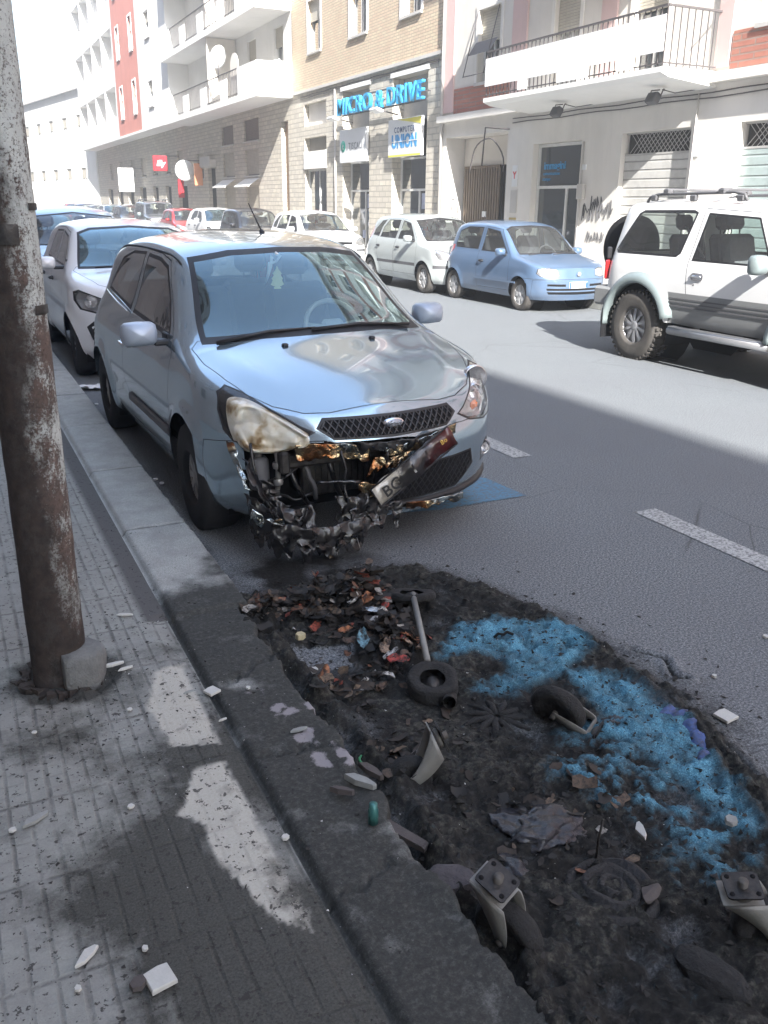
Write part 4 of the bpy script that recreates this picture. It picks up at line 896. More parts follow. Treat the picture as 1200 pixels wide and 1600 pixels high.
# kerb: granite stones, charred and broken at the near end
STREAK = [(G(px, py, .12), r, a) for px, py, r, a in [(440, 1110, .05, .8), (480, 1150, .05, 1), (510, 1180, .05, 1), (400, 1080, .04, .5), (460, 1050, .05, .5), (540, 1190, .04, .9), (490, 1100, .04, .7)]]
def kerb_fn(x, y):
    r = .012; top = .132 if y > 3.17 else .118
    z = top
    n1 = fbm(x, y, 5, 4, 3) if y < 6 else 0; n2 = fbm(x, y, 22, 3, 6) if y < 6 else 0
    s = 0; p = 0
    if y > 3.17:
        for j in (3.17, 4.22, 5.32, 6.55, 7.7, 8.9, 10.1, 11.3): q_ = math.exp(-((y-j)/.010)**2); z -= .012*q_; s += .8*q_
        s += .85*sstep(3.75, 3.2, y+n1*.6)+.2*max(0, n1); z += .0015*n2
        e = .93+n2*.006
    else:
        s = min(1, 1.05+n1*1.4); e = .885+n1*.05+n2*.02; z += .006*n1+.003*n2
        for l in ((1.0, .70), (1.55, .74), (2.15, .66), (2.62, .80)): z -= .014*math.exp(-((y-l[0]-(x-.7)*(l[1]-.7)*6+n2*.08)/.010)**2)
        for c, rr, a in STREAK: p += a*max(0, math.exp(-((x-c.x)**2+(y-c.y)**2)/(rr*rr))*(1+2.5*n2)-.08)
        if y < 2.2: z += .012*sstep(.80, .86, x)*max(0, .5+n1*2)
    if x > e: z -= .22*sstep(e, e+.035, x)+ .0
    if x < .64: z -= .03*math.exp(-((x-.615)/.014)**2)
    return z, (min(1, max(0, s)), min(1, max(0, p)), 0, 1)
t = NT('kerb_granite'); so_, pa, st_, al = att(t); f = t.noise(210, 4, .8); n = t.noise(7, 6, .65)
c = t.mix(t.ramp(f, [(.35, 0.0), (.65, 1.0)]), (.20, .208, .195), (.44, .45, .425)); c = t.mix(t.math('MULTIPLY', t.ramp(n, [(.4, 0.0), (.7, 1.0)]), .5), c, (.17, .165, .16))
rag = t.math('MULTIPLY', t.math('SUBTRACT', t.noise(14, 7, .8), .5), .9); sm = t.ramp(t.math('ADD', so_, rag), [(.2, 0.0), (.8, .95)])
c = t.mix(sm, c, t.ramp(t.noise(60, 5, .8), [(.3, (.010, .010, .010)), (.52, (.030, .031, .028)), (.72, (.085, .086, .078))])); c = t.mix(t.ramp(t.math('ADD', pa, t.math('MULTIPLY', t.math('SUBTRACT', t.noise(40, 6, .8), .5), 1.2)), [(.35, 0.0), (.6, .8)]), c, (.30, .28, .29))
t.set(col=c, rough=.85, spec=.3); t.bump(t.math('ADD', f, t.math('MULTIPLY', t.noise(30, 6, .7), 2.0)), .5, .005); M['kerb'] = t.m
sheet('kerb', axis([(.598, .97, .009)]), axis([(-60, 0, 10), (0, .9, .1), (.9, 6.7, .012), (6.7, 12, .04), (12, 190, 10)]), kerb_fn, M['kerb'])
# far pavement and kerb
t = NT('far_paving'); f = t.noise(20, 5, .7); t.set(col=t.mix(f, (.24, .235, .225), (.36, .35, .33)), rough=.85); M['far_paving'] = t.m
m = MB(); m.box((11.1, 65, .065), (1.8, 250, .13)); tag(m.build('far_pavement', M['far_paving']), kind='structure')
m = MB(); m.box((10.09, 65, .063), (.22, 250, .134), bev=.01); tag(m.build('far_kerb', M['kerb']), kind='structure')
# lane dashes and the remains of a blue bay line
t = NT('worn_white_paint'); n = t.noise(60, 5, .8); t.set(col=t.mix(t.ramp(n, [(.42, 0.0), (.56, 1.0)]), (.12, .125, .125), (.42, .43, .42)), rough=.7); M['white_line'] = t.m
t = NT('worn_blue_paint'); n = t.noise(40, 6, .85); t.set(col=t.mix(t.ramp(n, [(.38, 0.0), (.60, 1.0)]), (.10, .105, .115), (.06, .20, .32)), rough=.75); M['blue_line'] = t.m
m = MB()
for k in range(-6, 14):
    y0 = 4.93+2.62*k-1.30*0; a, b = y0, y0+1.45
    if k == 0: a, b = 4.93, 6.4
    if k == -1: a, b = 2.2, 3.68
    m.add([(3.405, a, .004), (3.56, a, .004), (3.56, b, .004), (3.405, b, .004)], [(0, 1, 2, 3)])
tag(m.build('lane_dashes', M['white_line']), kind='structure')
m = MB(); q = W2([(620, 803), (705, 740), (760, 748), (822, 775), (760, 785), (690, 797)]); m.add([(x, y, .004) for x, y in q], [tuple(range(len(q)))]); 
m.add([(2.80, 4.72, .004), (2.93, 4.72, .004), (2.93, 9.2, .004), (2.80, 9.2, .004)], [(0, 1, 2, 3)])
tag(m.build('bay_line', M['blue_line']), kind='structure')
# ------------------------------------------------------------------ buildings
def plaster(name, col, stain=.25, bumpy=.2):
    t = NT(name); n = t.noise(.9, 6, .65); f = t.noise(40, 4, .7); st = t.noise(1.6, 5, .7, sc=(1, 1, .12))
    c = t.mix(t.math('MULTIPLY', t.ramp(n, [(.4, 0.0), (.7, 1.0)]), stain), col, tuple(x*.6 for x in col)); c = t.mix(t.math('MULTIPLY', t.ramp(st, [(.5, 0.0), (.7, 1.0)]), stain), c, tuple(x*.65 for x in col))
    t.set(col=c, rough=.9, spec=.2); t.bump(f, bumpy, .004); return t.m
def bricks(name, c1, c2, mortar, w, h, mort=.012, big=False):
    t = NT(name); g = t.n('SeparateXYZ'); t.l(t.coord('Object'), g.inputs[0]); cb = t.n('CombineXYZ'); t.l(t.math('ADD', g.outputs[0], g.outputs[1]), cb.inputs[0]); t.l(g.outputs[2], cb.inputs[1])
    b = t.n('TexBrick'); t.l(cb.outputs[0], b.inputs['Vector']); b.inputs['Color1'].default_value = (*c1, 1); b.inputs['Color2'].default_value = (*c2, 1); b.inputs['Mortar'].default_value = (*mortar, 1)
    b.inputs['Scale'].default_value = 1; b.inputs['Mortar Size'].default_value = mort; b.inputs['Brick Width'].default_value = w; b.inputs['Row Height'].default_value = h; b.inputs['Mortar Smooth'].default_value = .3
    n = t.noise(3 if big else 2, 6, .7); c = t.mix(t.math('MULTIPLY', t.ramp(n, [(.35, 0.0), (.65, 1.0)]), .45), b.outputs[0], tuple(x*.72 for x in c2))
    t.set(col=c, rough=.9, spec=.2); t.bump(t.math('SUBTRACT', t.math('MULTIPLY', t.noise(25, 5, .8), .6), b.outputs[1]), .9, .02); return t.m
def slats(name, col, step, dark=.45, ax=2, metal=0):
    t = NT(name); g = t.n('SeparateXYZ'); t.l(t.coord('Object'), g.inputs[0]); f = t.math('FRACT', t.math('DIVIDE', t.math('ADD', g.outputs[ax], 50), step))
    s = t.ramp(f, [(0, 0.0), (.12, 1.0), (.85, 1.0), (1, 0.0)]); n = t.noise(4, 5, .7)
    t.set(col=t.mix(s, tuple(x*dark for x in col), t.mix(t.math('MULTIPLY', t.ramp(n, [(.45, 0.0), (.7, 1.0)]), .4), col, tuple(x*.55 for x in col))), rough=.6, metal=metal); t.bump(s, .8, .015); return t.m
B = {}
B['cream'] = plaster('cream_plaster', (.70, .66, .60)); B['pale'] = plaster('pale_plaster', (.76, .73, .68)); B['white'] = plaster('white_plaster', (.82, .81, .78), .15); B['pink'] = plaster('pink_plaster', (.66, .48, .45)); B['red'] = plaster('red_plaster', (.60, .25, .20)); B['mauve'] = plaster('mauve_plaster', (.30, .27, .255), .35); B['conc'] = plaster('concrete_soffit', (.55, .53, .50), .3)
B['stone'] = bricks('rough_stone', (.68, .63, .53), (.56, .52, .45), (.44, .41, .36), .43, .155, .016, True)
B['brick'] = bricks('yellow_red_brick', (.66, .57, .41), (.64, .49, .36), (.40, .34, .26), .26, .075, .010); B['rbrick'] = bricks('red_brick', (.48, .22, .16), (.42, .17, .13), (.34, .26, .22), .6, .10, .016)
B['roller'] = slats('roller_shutter', (.50, .46, .38), .055); B['metalshut'] = slats('metal_shutter', (.60, .59, .56), .16, .4); B['greenshut'] = slats('pale_green_shutter', (.42, .50, .48), .16, .5); B['brownshut'] = slats('brown_shutter', (.20, .15, .12), .06)
B['frame'] = plain('window_frame_white', (.68, .68, .66), .5); B['darkframe'] = plain('window_frame_dark', (.06, .055, .05), .5); B['iron'] = plain('iron_railing', (.10, .09, .09), .6, .3); B['wood'] = plain('wood_door', (.28, .17, .10), .6)
t = NT('window_pane'); t.set(col=(.045, .055, .06), rough=.06, spec=.8, coat=1); B['pane'] = t.m
t = NT('dark_room'); t.set(col=(.03, .028, .026), rough=.9); B['room'] = t.m
t = NT('curtain_pane'); t.set(col=t.mix(t.noise(9, 2, sc=(1, 6, .3)), (.25, .25, .24), (.5, .5, .48)), rough=.2, coat=.8); B['curtain'] = t.m
def facade(name, parent, mat, y0, y1, z0, z1, holes, x=12.0, depth=.22, back=.5, hide=True):
    """wall facing -x with real openings and reveals; closed behind"""
    ys = sorted({y0, y1, *[v for h in holes for v in h[:2]]}); zs = sorted({z0, z1, *[v for h in holes for v in h[2:4]]})
    ys = [v for v in ys if y0 <= v <= y1]; zs = [v for v in zs if z0 <= v <= z1]; m = MB()
    for a, b in zip(ys, ys[1:]):
        for c, d in zip(zs, zs[1:]):
            cy, cz = (a+b)/2, (c+d)/2
            if any(h[0] < cy < h[1] and h[2] < cz < h[3] for h in holes): continue
            m.add([(x, a, c), (x, a, d), (x, b, d), (x, b, c)], [(0, 1, 2, 3)])
    for h in holes:
        a, b, c, d = h[:4]; D = h[4] if len(h) > 4 else depth
        for q in ([(x, a, c), (x, a, d), (x+D, a, d), (x+D, a, c)], [(x, b, d), (x, b, c), (x+D, b, c), (x+D, b, d)], [(x, a, d), (x, b, d), (x+D, b, d), (x+D, a, d)], [(x, b, c), (x, a, c), (x+D, a, c), (x+D, b, c)]): m.add(q, [(0, 1, 2, 3)])
    return m.build(name, mat, parent, recalc=False)
def mass(parent, mat, y0, y1, z1, x0=12.0, x1=24.0, name='roof', z0=0.0):
    """side walls, back wall and flat roof of a block whose street wall is a facade"""
    m = MB(); e = .002
    m.add([(x0, y0, z0), (x1, y0, z0), (x1, y0, z1), (x0, y0, z1)], [(0, 1, 2, 3)]); m.add([(x0, y1, z0), (x1, y1, z0), (x1, y1, z1), (x0, y1, z1)], [(0, 1, 2, 3)])
    m.add([(x1, y0, z0), (x1, y1, z0), (x1, y1, z1), (x1, y0, z1)], [(0, 1, 2, 3)]); m.add([(x0, y0, z1), (x1, y0, z1), (x1, y1, z1), (x0, y1, z1)], [(0, 1, 2, 3)])
    m.build(name, mat, parent, recalc=False)
    c = MB(); c.box(((x0+x1)/2-.05, (y0+y1)/2, z1+.12), (x1-x0+.5, y1-y0-.02, .24)); c.build('cornice', B['conc'], parent)
def window(parent, y0, y1, z0, z1, x=12.0, d=.2, shutter=.4, frame='frame', pane='pane', sh='roller', sill=True, surround=None):
    w = MB(); t_ = .055; X = x+d-.03
    for c, s in (((X, (y0+y1)/2, z0+t_/2), (.05, y1-y0-.004, t_)), ((X, (y0+y1)/2, z1-t_/2), (.05, y1-y0-.004, t_)), ((X, y0+t_/2+.002, (z0+z1)/2), (.05, t_, z1-z0-2*t_)), ((X, y1-t_/2-.002, (z0+z1)/2), (.05, t_, z1-z0-2*t_)), ((X, (y0+y1)/2, (z0+z1)/2), (.045, .05, z1-z0-2*t_))): w.box(c, s)
    o = w.build('window', B[frame], parent)
    p = MB(); p.add([(X+.012, y0+t_, z0+t_), (X+.012, y0+t_, z1-t_), (X+.012, y1-t_, z1-t_), (X+.012, y1-t_, z0+t_)], [(0, 1, 2, 3)]); p.build('pane', B[pane], o, recalc=False)
    if shutter > 0:
        s = MB(); h = (z1-z0)*shutter; s.box((x+d-.10, (y0+y1)/2, z1-h/2-.003), (.03, y1-y0-.02, h)); s.build('roller_shutter', B[sh], o)
    if sill:
        s = MB(); s.box((x+.02, (y0+y1)/2, z0-.035), (.16, y1-y0+.12, .065)); s.build('sill', B['conc'], o)
    if surround:
        s = MB(); k = .10; e = .025
        for c, q in (((x-e/2+.002, (y0+y1)/2, z1+k/2), (e, y1-y0+2*k, k)), ((x-e/2+.002, y0-k/2, (z0+z1)/2), (e, k, z1-z0)), ((x-e/2+.002, y1+k/2, (z0+z1)/2), (e, k, z1-z0))): s.box(c, q)
        s.build('surround', B[surround], o)
    return o
def railing(name, parent, y0, y1, z0, z1, x, mat, step=.12, ends=0, xend=12.0):
    m = MB(); m.box((x, (y0+y1)/2, z1), (.04, y1-y0, .03)); m.box((x, (y0+y1)/2, z0+.06), (.025, y1-y0, .02)); n = int((y1-y0)/step)
    for i in range(n+1): m.box((x, y0+(y1-y0)*i/n, (z0+z1)/2), (.014, .014, z1-z0))
    for yy in ([y0] if ends else [])+([y1] if ends > 1 else []):
        m.box(((x+xend)/2, yy, z1+.002), (xend-x, .035, .03)); m.box(((x+xend)/2, yy, z0+.062), (xend-x, .02, .02)); k = int((xend-x)/step)
        for i in range(1, k): m.box((x+(xend-x)*i/k, yy, (z0+z1)/2), (.014, .014, z1-z0))
    return m.build(name, mat, parent)
random.seed(11)
# --- A: cream and pink block with the balcony (right)
bA = thing('apartment_building', 'cream and pink apartment building with a white panelled balcony over closed shutters', 'building', (0, 0, 0)); holesG = [(18.38, 21.25, .135, 3.27, .62), (15.65, 17.35, .135, 2.94), (12.62, 14.42, .135, 2.99), (9.55, 11.52, .135, 2.99), (7.2, 8.6, .135, 2.99)]
facade('ground_floor_wall', bA, B['pale'], 6.9, 21.5, .0, 3.62, holesG)
upH = []; cols = [(18.9, 19.85, 1), (16.0, 16.85, 0), (13.5, 14.4, 0), (10.4, 11.4, 1), (8.1, 9.0, 1)]
for fl in range(5):
    zb_ = 3.78+3.25*fl
    for a, b, s in cols: upH.append((a, b, zb_+(.62 if s else .08), zb_+2.15))
facade('upper_wall', bA, B['cream'], 6.9, 21.5, 3.62, 20.1, upH); mass(bA, B['cream'], 6.9, 21.5, 20.1)
m = MB(); m.box((11.93, 14.2, 3.70), (.20, 14.58, .15)); m.build('ledge', B['pale'], bA)
for i, (a, b) in enumerate([(20.92, 21.49), (17.82, 18.38), (14.86, 15.31), (11.94, 12.25), (9.4, 9.9)]):
    m = MB(); m.box((11.985, (a+b)/2, 11.95), (.05, b-a, 16.2)); m.build('pilaster', B['pink'], bA)
for fl in range(5):
    zb_ = 3.78+3.25*fl
    for a, b in ((18.42, 20.88), (9.95, 11.90), (7.0, 9.36)): m = MB(); m.box((11.99, (a+b)/2, zb_+.30), (.03, b-a, .56)); m.build('brick_panel', B['rbrick'], bA)
for i, h in enumerate(upH):
    o = window(bA, *h, shutter=random.choice([.5, .35, .7, .45]), surround='pale' if i < 3 else None, pane='curtain' if i == 1 else 'pane')
    if i == 0:
        s = MB(); s.add([(11.93, h[0], 5.25), (11.93, h[1], 5.25), (11.72, h[1], 4.95), (11.72, h[0], 4.95)], [(0, 1, 2, 3)], False); s.tube([(11.95, h[1]-.02, 5.9), (11.6, h[1]-.02, 4.5)], .012, 5); s.tube([(11.95, h[0]+.02, 5.9), (11.6, h[0]+.02, 4.5)], .012, 5); s.tube([(11.6, h[0], 4.5), (11.6, h[1], 4.5)], .012, 5); s.build('awning_arms', B['iron'], o)
# gate, shop window, shutters
g = MB(); g.box((12.62, 20.26, 1.35), (.02, 1.7, 2.44)); g.build('portal_back', B['room'], bA)
gw = MB(); gw.box((12.60, 18.75, 1.7), (.04, .72, 3.13)); gw.box((12.58, 20.2, 2.93), (.05, 2.05, .66)); gw.build('portal_wall', B['cream'], bA)
m = MB(); 
for i in range(15): m.box((12.50, 19.44+i*.115, 1.38), (.035, .06, 2.44))
for z in (.25, .75, 2.56): m.box((12.50, 20.25, z), (.022, 1.68, .06))
o = m.build('gate', B['brownshut'] if 0 else plain('gate_brown', (.16, .12, .085), .6), bA)
m = MB(); m.box((12.46, 20.0, 1.45), (.03, .16, .14)); m.box((12.46, 19.95, 1.26), (.03, .14, .07)); m.build('notice', M['white_plate'], o)
m = MB(); m.box((12.50, 20.25, .48), (.02, 1.66, .42)); m.build('kick_plate', B['darkframe'], o)
def shopfront(parent, y0, y1, z0, z1, zt, x, frame, pane='pane', split=.35):
    m = MB(); X = x; t_ = .06
    m.box((X, (y0+y1)/2, z1-t_/2), (.06, y1-y0, t_)); m.box((X, (y0+y1)/2, zt), (.055, y1-y0-2*t_, t_)); m.box((X, (y0+y1)/2, z0+.1), (.058, y1-y0-2*t_, .2)); m.box((X, y0+t_/2, (z0+z1)/2), (.062, t_, z1-z0-t_)); m.box((X, y1-t_/2, (z0+z1)/2), (.062, t_, z1-z0-t_)); ys_ = y0+(y1-y0)*split; m.box((X, ys_, (z0+.2+zt)/2), (.05, t_, zt-z0-.2-t_))
    o = m.build('shop_window', B[frame], parent)
    p = MB(); p.add([(X+.01, y0+t_, z0+.2), (X+.01, y0+t_, z1-t_), (X+.01, y1-t_, z1-t_), (X+.01, y1-t_, z0+.2)], [(0, 1, 2, 3)]); p.build('pane', B[pane], o, recalc=False); return o
sw = shopfront(bA, 15.66, 17.34, .14, 2.93, 2.05, 12.17, 'frame', 'curtain2' if 0 else 'pane', .35)
YM = lambda y, z, x: Matrix.Translation(Vector((x, y, z))) @ Matrix(((0, 0, -1, 0), (-1, 0, 0, 0), (0, 1, 0, 0), (0, 0, 0, 1)))
skyblue = plain('lettering_blue', (.03, .30, .62), .5); text('shop_lettering', 'immagini', .22, skyblue, YM(16.75, 2.42, 12.165), sw, .002, 0, .004); text('shop_lettering', 'comunicazione', .10, skyblue, YM(16.85, 2.30, 12.165), sw, .002); text('shop_lettering', 'stampe', .10, skyblue, YM(17.02, 2.19, 12.165), sw, .002)
for i, (a, b, mt) in enumerate([(12.63, 14.41, 'metalshut'), (9.56, 11.51, 'greenshut'), (7.21, 8.59, 'metalshut')]):
    m = MB(); m.box((12.12, (a+b)/2, 1.36), (.03, b-a, 2.44)); o = m.build('roller_shutter', B[mt], bA)
    m = MB(); m.box((12.19, (a+b)/2, 2.79), (.01, b-a, .38)); m.build('vent_back', B['room'], o)
    m = MB(); k = int((b-a)/.11)
    for j in range(-4, k+1):
        for sg in (1, -1):
            pts = [(12.13+.004*sg, a+.11*j+.11*q*1.0, (2.62+.36*q/3.3) if sg > 0 else (2.98-.36*q/3.3)) for q in (0, 3.3)]
            y_a, y_b = pts[0][1], pts[1][1]
            if y_a >= a and y_b <= b: m.tube(pts, .007, 4, smooth=False)
    m.box((12.12, (a+b)/2, 2.60), (.04, b-a, .035)); m.box((12.12, (a+b)/2, 2.975), (.04, b-a, .03)); m.build('vent_lattice', plain('lattice_grey', (.45, .44, .42), .5) if i == 0 else bpy.data.materials['lattice_grey'], o)
# graffiti strokes, number plates, panels
gm = plain('graffiti_ink', (.08, .08, .085), .8)
def scribble(parent, y, z, w, h, n, seed, r=.008):
    random.seed(seed); m = MB()
    for i in range(n):
        u = y-w*(i+.2)/n; pts = [(11.996, u+random.uniform(-.05, .05)*w, z+h*random.uniform(-.1, .2)), (11.996, u-.3*w/n+random.uniform(-.1, .1)*w, z+h*random.uniform(.6, 1.1)), (11.996, u-.8*w/n, z+h*random.uniform(0, .5)), (11.996, u-1.2*w/n, z+h*random.uniform(.3, .9))]
        m.tube(pts, r*.6, 4, smooth=False)
    return m.build('graffiti', gm, parent)
scribble(bA, 15.5, 1.42, .95, .42, 9, 4, .022); scribble(bA, 15.3, .98, .55, .2, 6, 9, .012)
m = MB(); m.box((11.99, 18.0, 1.25), (.03, .26, .30)); m.build('brass_plate', plain('brass', (.45, .36, .16), .4, .5), bA)
m = MB(); m.box((11.99, 18.0, 1.75), (.02, .26, .5), bev=.004); m.build('intercom', B['conc'], bA)
m = MB(); m.box((11.99, 18.0, 2.30), (.02, .20, .45)); o = m.build('house_sign', M['white_plate'], bA); text('sign_mark', 'Y', .2, plain('sign_red', (.6, .08, .07), .6), YM(18.0, 2.25, 11.978), o, .001, 0, .01)
m = MB(); pts = [(11.9+.02*math.sin(i), 19.5+.75*math.cos(PI*i/16)-.4, 2.4+.75*math.sin(PI*i/16)) for i in range(17)]; m.tube([Vector(p) for p in pts], .018, 5); m.tube([(11.97, 18.3, 3.3), (11.3, 18.25, 3.3), (11.25, 18.25, 2.5)], .02, 5); m.build('iron_bracket', B['iron'], bA)
for yy, zz, n_ in ((15.5, 2.42, '84'), (12.45, 2.55, '86')):
    m = MB(); m.box((11.99, yy, zz), (.02, .13, .10)); m.build('house_number', M['white_plate'], bA)
m = MB(); m.tube([(11.94, 21.42, .2), (11.94, 21.42, 20)], .045, 8); m.build('drainpipe', B['conc'], bA)
for k, zz in enumerate((3.42, 3.50)):
    m = MB(); m.tube([(11.985, 18.2-.6*i, zz+.012*math.sin(i*1.7+k)) for i in range(19)], .010, 5); m.build('cable', B['iron'], bA)
m = MB(); m.tube([(11.985, 15.57, z) for z in (.2, 2.9)], .02, 6); m.build('conduit', B['conc'], bA); m = MB(); m.tube([(11.985, 12.52, z) for z in (.2, 3.5)], .016, 6); m.build('conduit', B['conc'], bA)
m = MB(); m.box((11.95, 15.5, 1.95), (.08, .20, .3), bev=.01); m.build('meter_box', B['conc'], bA)
# balcony
m = MB(); m.prism([(12.0, 3.80), (12.0, 3.56), (10.95, 3.66), (10.78, 3.72), (10.78, 3.80)], 12.17, 17.55, lambda a, b, h: (a, h, b)); ba = m.build('balcony', B['white'], bA)
railing('railing', ba, 12.2, 17.52, 3.80, 4.68, 10.83, B['iron'], .13, 1, 11.98)
m = MB()
for a, b, z0, z1 in ((12.2, 17.53, 4.02, 4.55), (15.98, 16.3, 3.84, 4.02), (14.1, 15.0, 3.84, 4.02), (12.9, 13.3, 3.84, 4.02)): m.box((10.80, (a+b)/2, (z0+z1)/2), (.02, b-a, z1-z0-.004))
m.build('white_panel', plain('balcony_panel', (.80, .80, .79), .5), ba)
for fl in range(1, 5):
    z = 3.80+3.25*fl; m = MB(); m.box((11.4, 14.86, z-.07), (1.18, 5.4, .14)); bb_ = m.build('balcony', B['white'], bA); railing('railing', bb_, 12.2, 17.52, z, z+.9, 10.83, B['iron'], .22, 1, 11.98)
for i, (yy, zz) in enumerate(((15.65, 3.44), (12.9, 3.44))):
    o = thing('floodlight', ['small floodlight on a bracket under the left half of the cream balcony', 'small floodlight on a bracket under the right end of the cream balcony'][i], 'floodlight', (11.5, yy, zz), 0, 'floodlights under the balcony')
    m = MB(); m.box((-.18, 0, -.02), (.14, .24, .18), Matrix.Rotation(.5, 3, 'Y'), bev=.02); m.build('lamp_body', M['grey_plastic'], o); m = MB(); m.tube([(-.15, -.14, .0), (-.1, -.15, .12), (.0, -.05, .13), (.05, 0, .12)], .012, 5); m.tube([(-.15, .14, .0), (-.1, .15, .12), (.0, .05, .13)], .012, 5); m.tube([(0, 0, .13), (.2, -.1, .08), (.49, -.3, .13)], .008, 5); m.build('bracket', B['iron'], o)
# --- B: stone and brick block with the computer shop
bB = thing('brick_building', 'yellow brick building on a rough stone base with the blue lettered computer shop', 'building')
hB = [(22.3, 24.36, .135, 4.98, .45), (25.92, 27.95, .135, 4.98, .45), (29.32, 31.34, 4.17, 4.88), (29.32, 31.34, 3.36, 3.80), (29.34, 31.34, 1.0, 2.78)]
facade('stone_wall', bB, B['stone'], 21.5, 32.35, 0, 5.24, hB)
uB = [(a, b, 6.40+3.2*f, 7.92+3.2*f) for f in range(4) for a, b in ((29.68, 30.76), (26.10, 27.30), (22.72, 23.85))]
facade('brick_wall', bB, B['brick'], 21.5, 32.35, 5.32, 20.6, uB, x=11.98); mass(bB, B['brick'], 21.5, 32.35, 20.6)
m = MB(); m.box((11.97, 26.92, 5.28), (.10, 10.82, .08)); m.build('string_course', B['conc'], bB)
for h in uB: window(bB, *h, x=11.98, shutter=random.choice([.3, .5, .9, .4]), surround='white')
for i, (a, b) in enumerate(((22.3, 24.36), (25.92, 27.95))):
    m = MB(); m.box((12.36, (a+b)/2, 4.42), (.03, b-a, 1.1)); m.build('transom_panel', plain('transom_grey', (.42, .40, .37), .8) if i == 0 else bpy.data.materials['transom_grey'], bB)
    sf = shopfront(bB, a+.02, b-.02, .14, 2.92, 2.05, 12.30, 'frame', 'pane', .42)
    m = MB(); m.box((12.28, a+.55, 1.75), (.012, .32, .42)); m.box((12.28, a+.95, .75), (.012, .22, .24)); m.build('poster', plain('poster_pale', (.35, .38, .5), .6, var=.6, scale=9) if i == 0 else bpy.data.materials['poster_pale'], sf)
    m = MB(); m.box((11.99, (a+b)/2, 5.04), (.05, b-a+.2, .12)); m.build('lintel', B['white'], bB)
m = MB(); m.box((12.2, 30.33, 4.52), (.04, 2.0, .70)); m.build('blind_panel', B['pale'], bB)
m = MB(); m.box((12.21, 30.33, 3.58), (.03, 2.0, .44)); m.build('vent_grille', slats('vent_slats', (.25, .24, .22), .10, .3, 1), bB)
m = MB(); m.box((11.985, 30.33, 3.07), (.05, 2.05, .56)); m.build('white_band', B['white'], bB); window(bB, 29.34, 31.34, 1.0, 2.78, shutter=0, surround=None)
for k, zz in enumerate((5.14, 5.07)):
    m = MB(); m.tube([(11.975, 21.7+.55*i, zz+.014*math.sin(i*2.1+k)) for i in range(19)], .010, 5); m.build('cable', B['iron'], bB)
m = MB(); m.tube([(11.97, 28.5, 5.1), (11.97, 28.5, .3)], .03, 6); m.build('drainpipe', B['conc'], bB)
# signs
sg = thing('shop_sign', 'white sign with a green logo left of the computer shop door', 'sign', (11.93, 26.92, 3.36)); m = MB(); m.box((0, 0, 0), (.09, 2.02, .96), bev=.01); m.build('board', M['white_plate'], sg)
text('sign_text', 'TISCALI', .27, plain('sign_grey', (.18, .19, .2), .5), YM(-.22, -.10, -.048), sg, .002, 0, .002, 1.15)
m = MB(); m.lathe([(0, -.006), (.17, -.006), (.17, 0)], (-.046, .72, .0), 'x', 24); m.build('round_logo', plain('logo_green', (.02, .42, .30), .5), sg); text('logo_letter', 't', .26, M['white_plate'], YM(.72, -.09, -.055), sg, .002, 0, .006)
sg = thing('shop_sign', 'white and yellow sign with blue lettering over the computer shop door', 'sign', (11.93, 23.4, 3.40)); m = MB(); m.box((0, 0, 0), (.09, 2.0, .98), bev=.01); m.build('board', M['white_plate'], sg)
yl = plain('sign_yellow', (.72, .66, .10), .5); m = MB(); m.prism([(-.98, .47), (.4, .47), (-.98, .30)], -.052, -.047, lambda a, b, h: (h, a, b)); m.box((-.0495, 0, -.455), (.005, 1.96, .05)); m.build('yellow_band', yl, sg)
text('sign_text', 'COMPUTER', .20, plain('sign_navy', (.06, .10, .2), .5), YM(0, .14, -.048), sg, .002, 0, .004, 1.25)
text('sign_text', 'UNION', .46, plain('sign_blue', (.05, .30, .62), .5), YM(0, -.24, -.048), sg, .004, 0, .018, 1.0)
m = MB(); m.box((-.056, 0, -.09), (.004, 1.7, .022)); m.build('white_rule', M['white_plate'], sg)
sg = thing('channel_letters', 'large blue three-dimensional letters spelling the shop name across the stone facade', 'sign', (11.62, 24.62, 4.22))
lb = plain('letter_blue', (.04, .36, .66), .35, coat=.5)
text('letters', 'MICRO & DRIVE', .66, lb, YM(0, 0, 0) @ Matrix.Scale(1.13, 4, (1, 0, 0)), sg, .05, 0, .004, 1.08)
m = MB(); m.box((.14, 0, .0), (.04, 5.5, .04)); m.box((.14, 0, .46), (.04, 5.5, .04))
for yy in (-2.5, -1.2, 0, 1.2, 2.5): m.box((.25, yy, .23), (.24, .03, .03))
m.build('mounting_rail', B['iron'], sg)
for i, yy in enumerate((27.1, 24.0)):
    o = thing('sign_lamp', ['spot lamp on an arm below the left end of the blue letters', 'spot lamp on an arm between the blue letters and the yellow sign'][i], 'lamp', (11.98, yy, 4.02), 0, 'lamps lighting the shop signs')
    m = MB(); m.tube([(.0, 0, 0), (-.6, 0, .1)], .018, 6); m.build('arm', B['iron'], o); m = MB(); m.box((-.66, 0, .08), (.24, .46, .08), Matrix.Rotation(.3, 3, 'Y'), bev=.02); m.build('lamp_head', M['white_plate'], o)
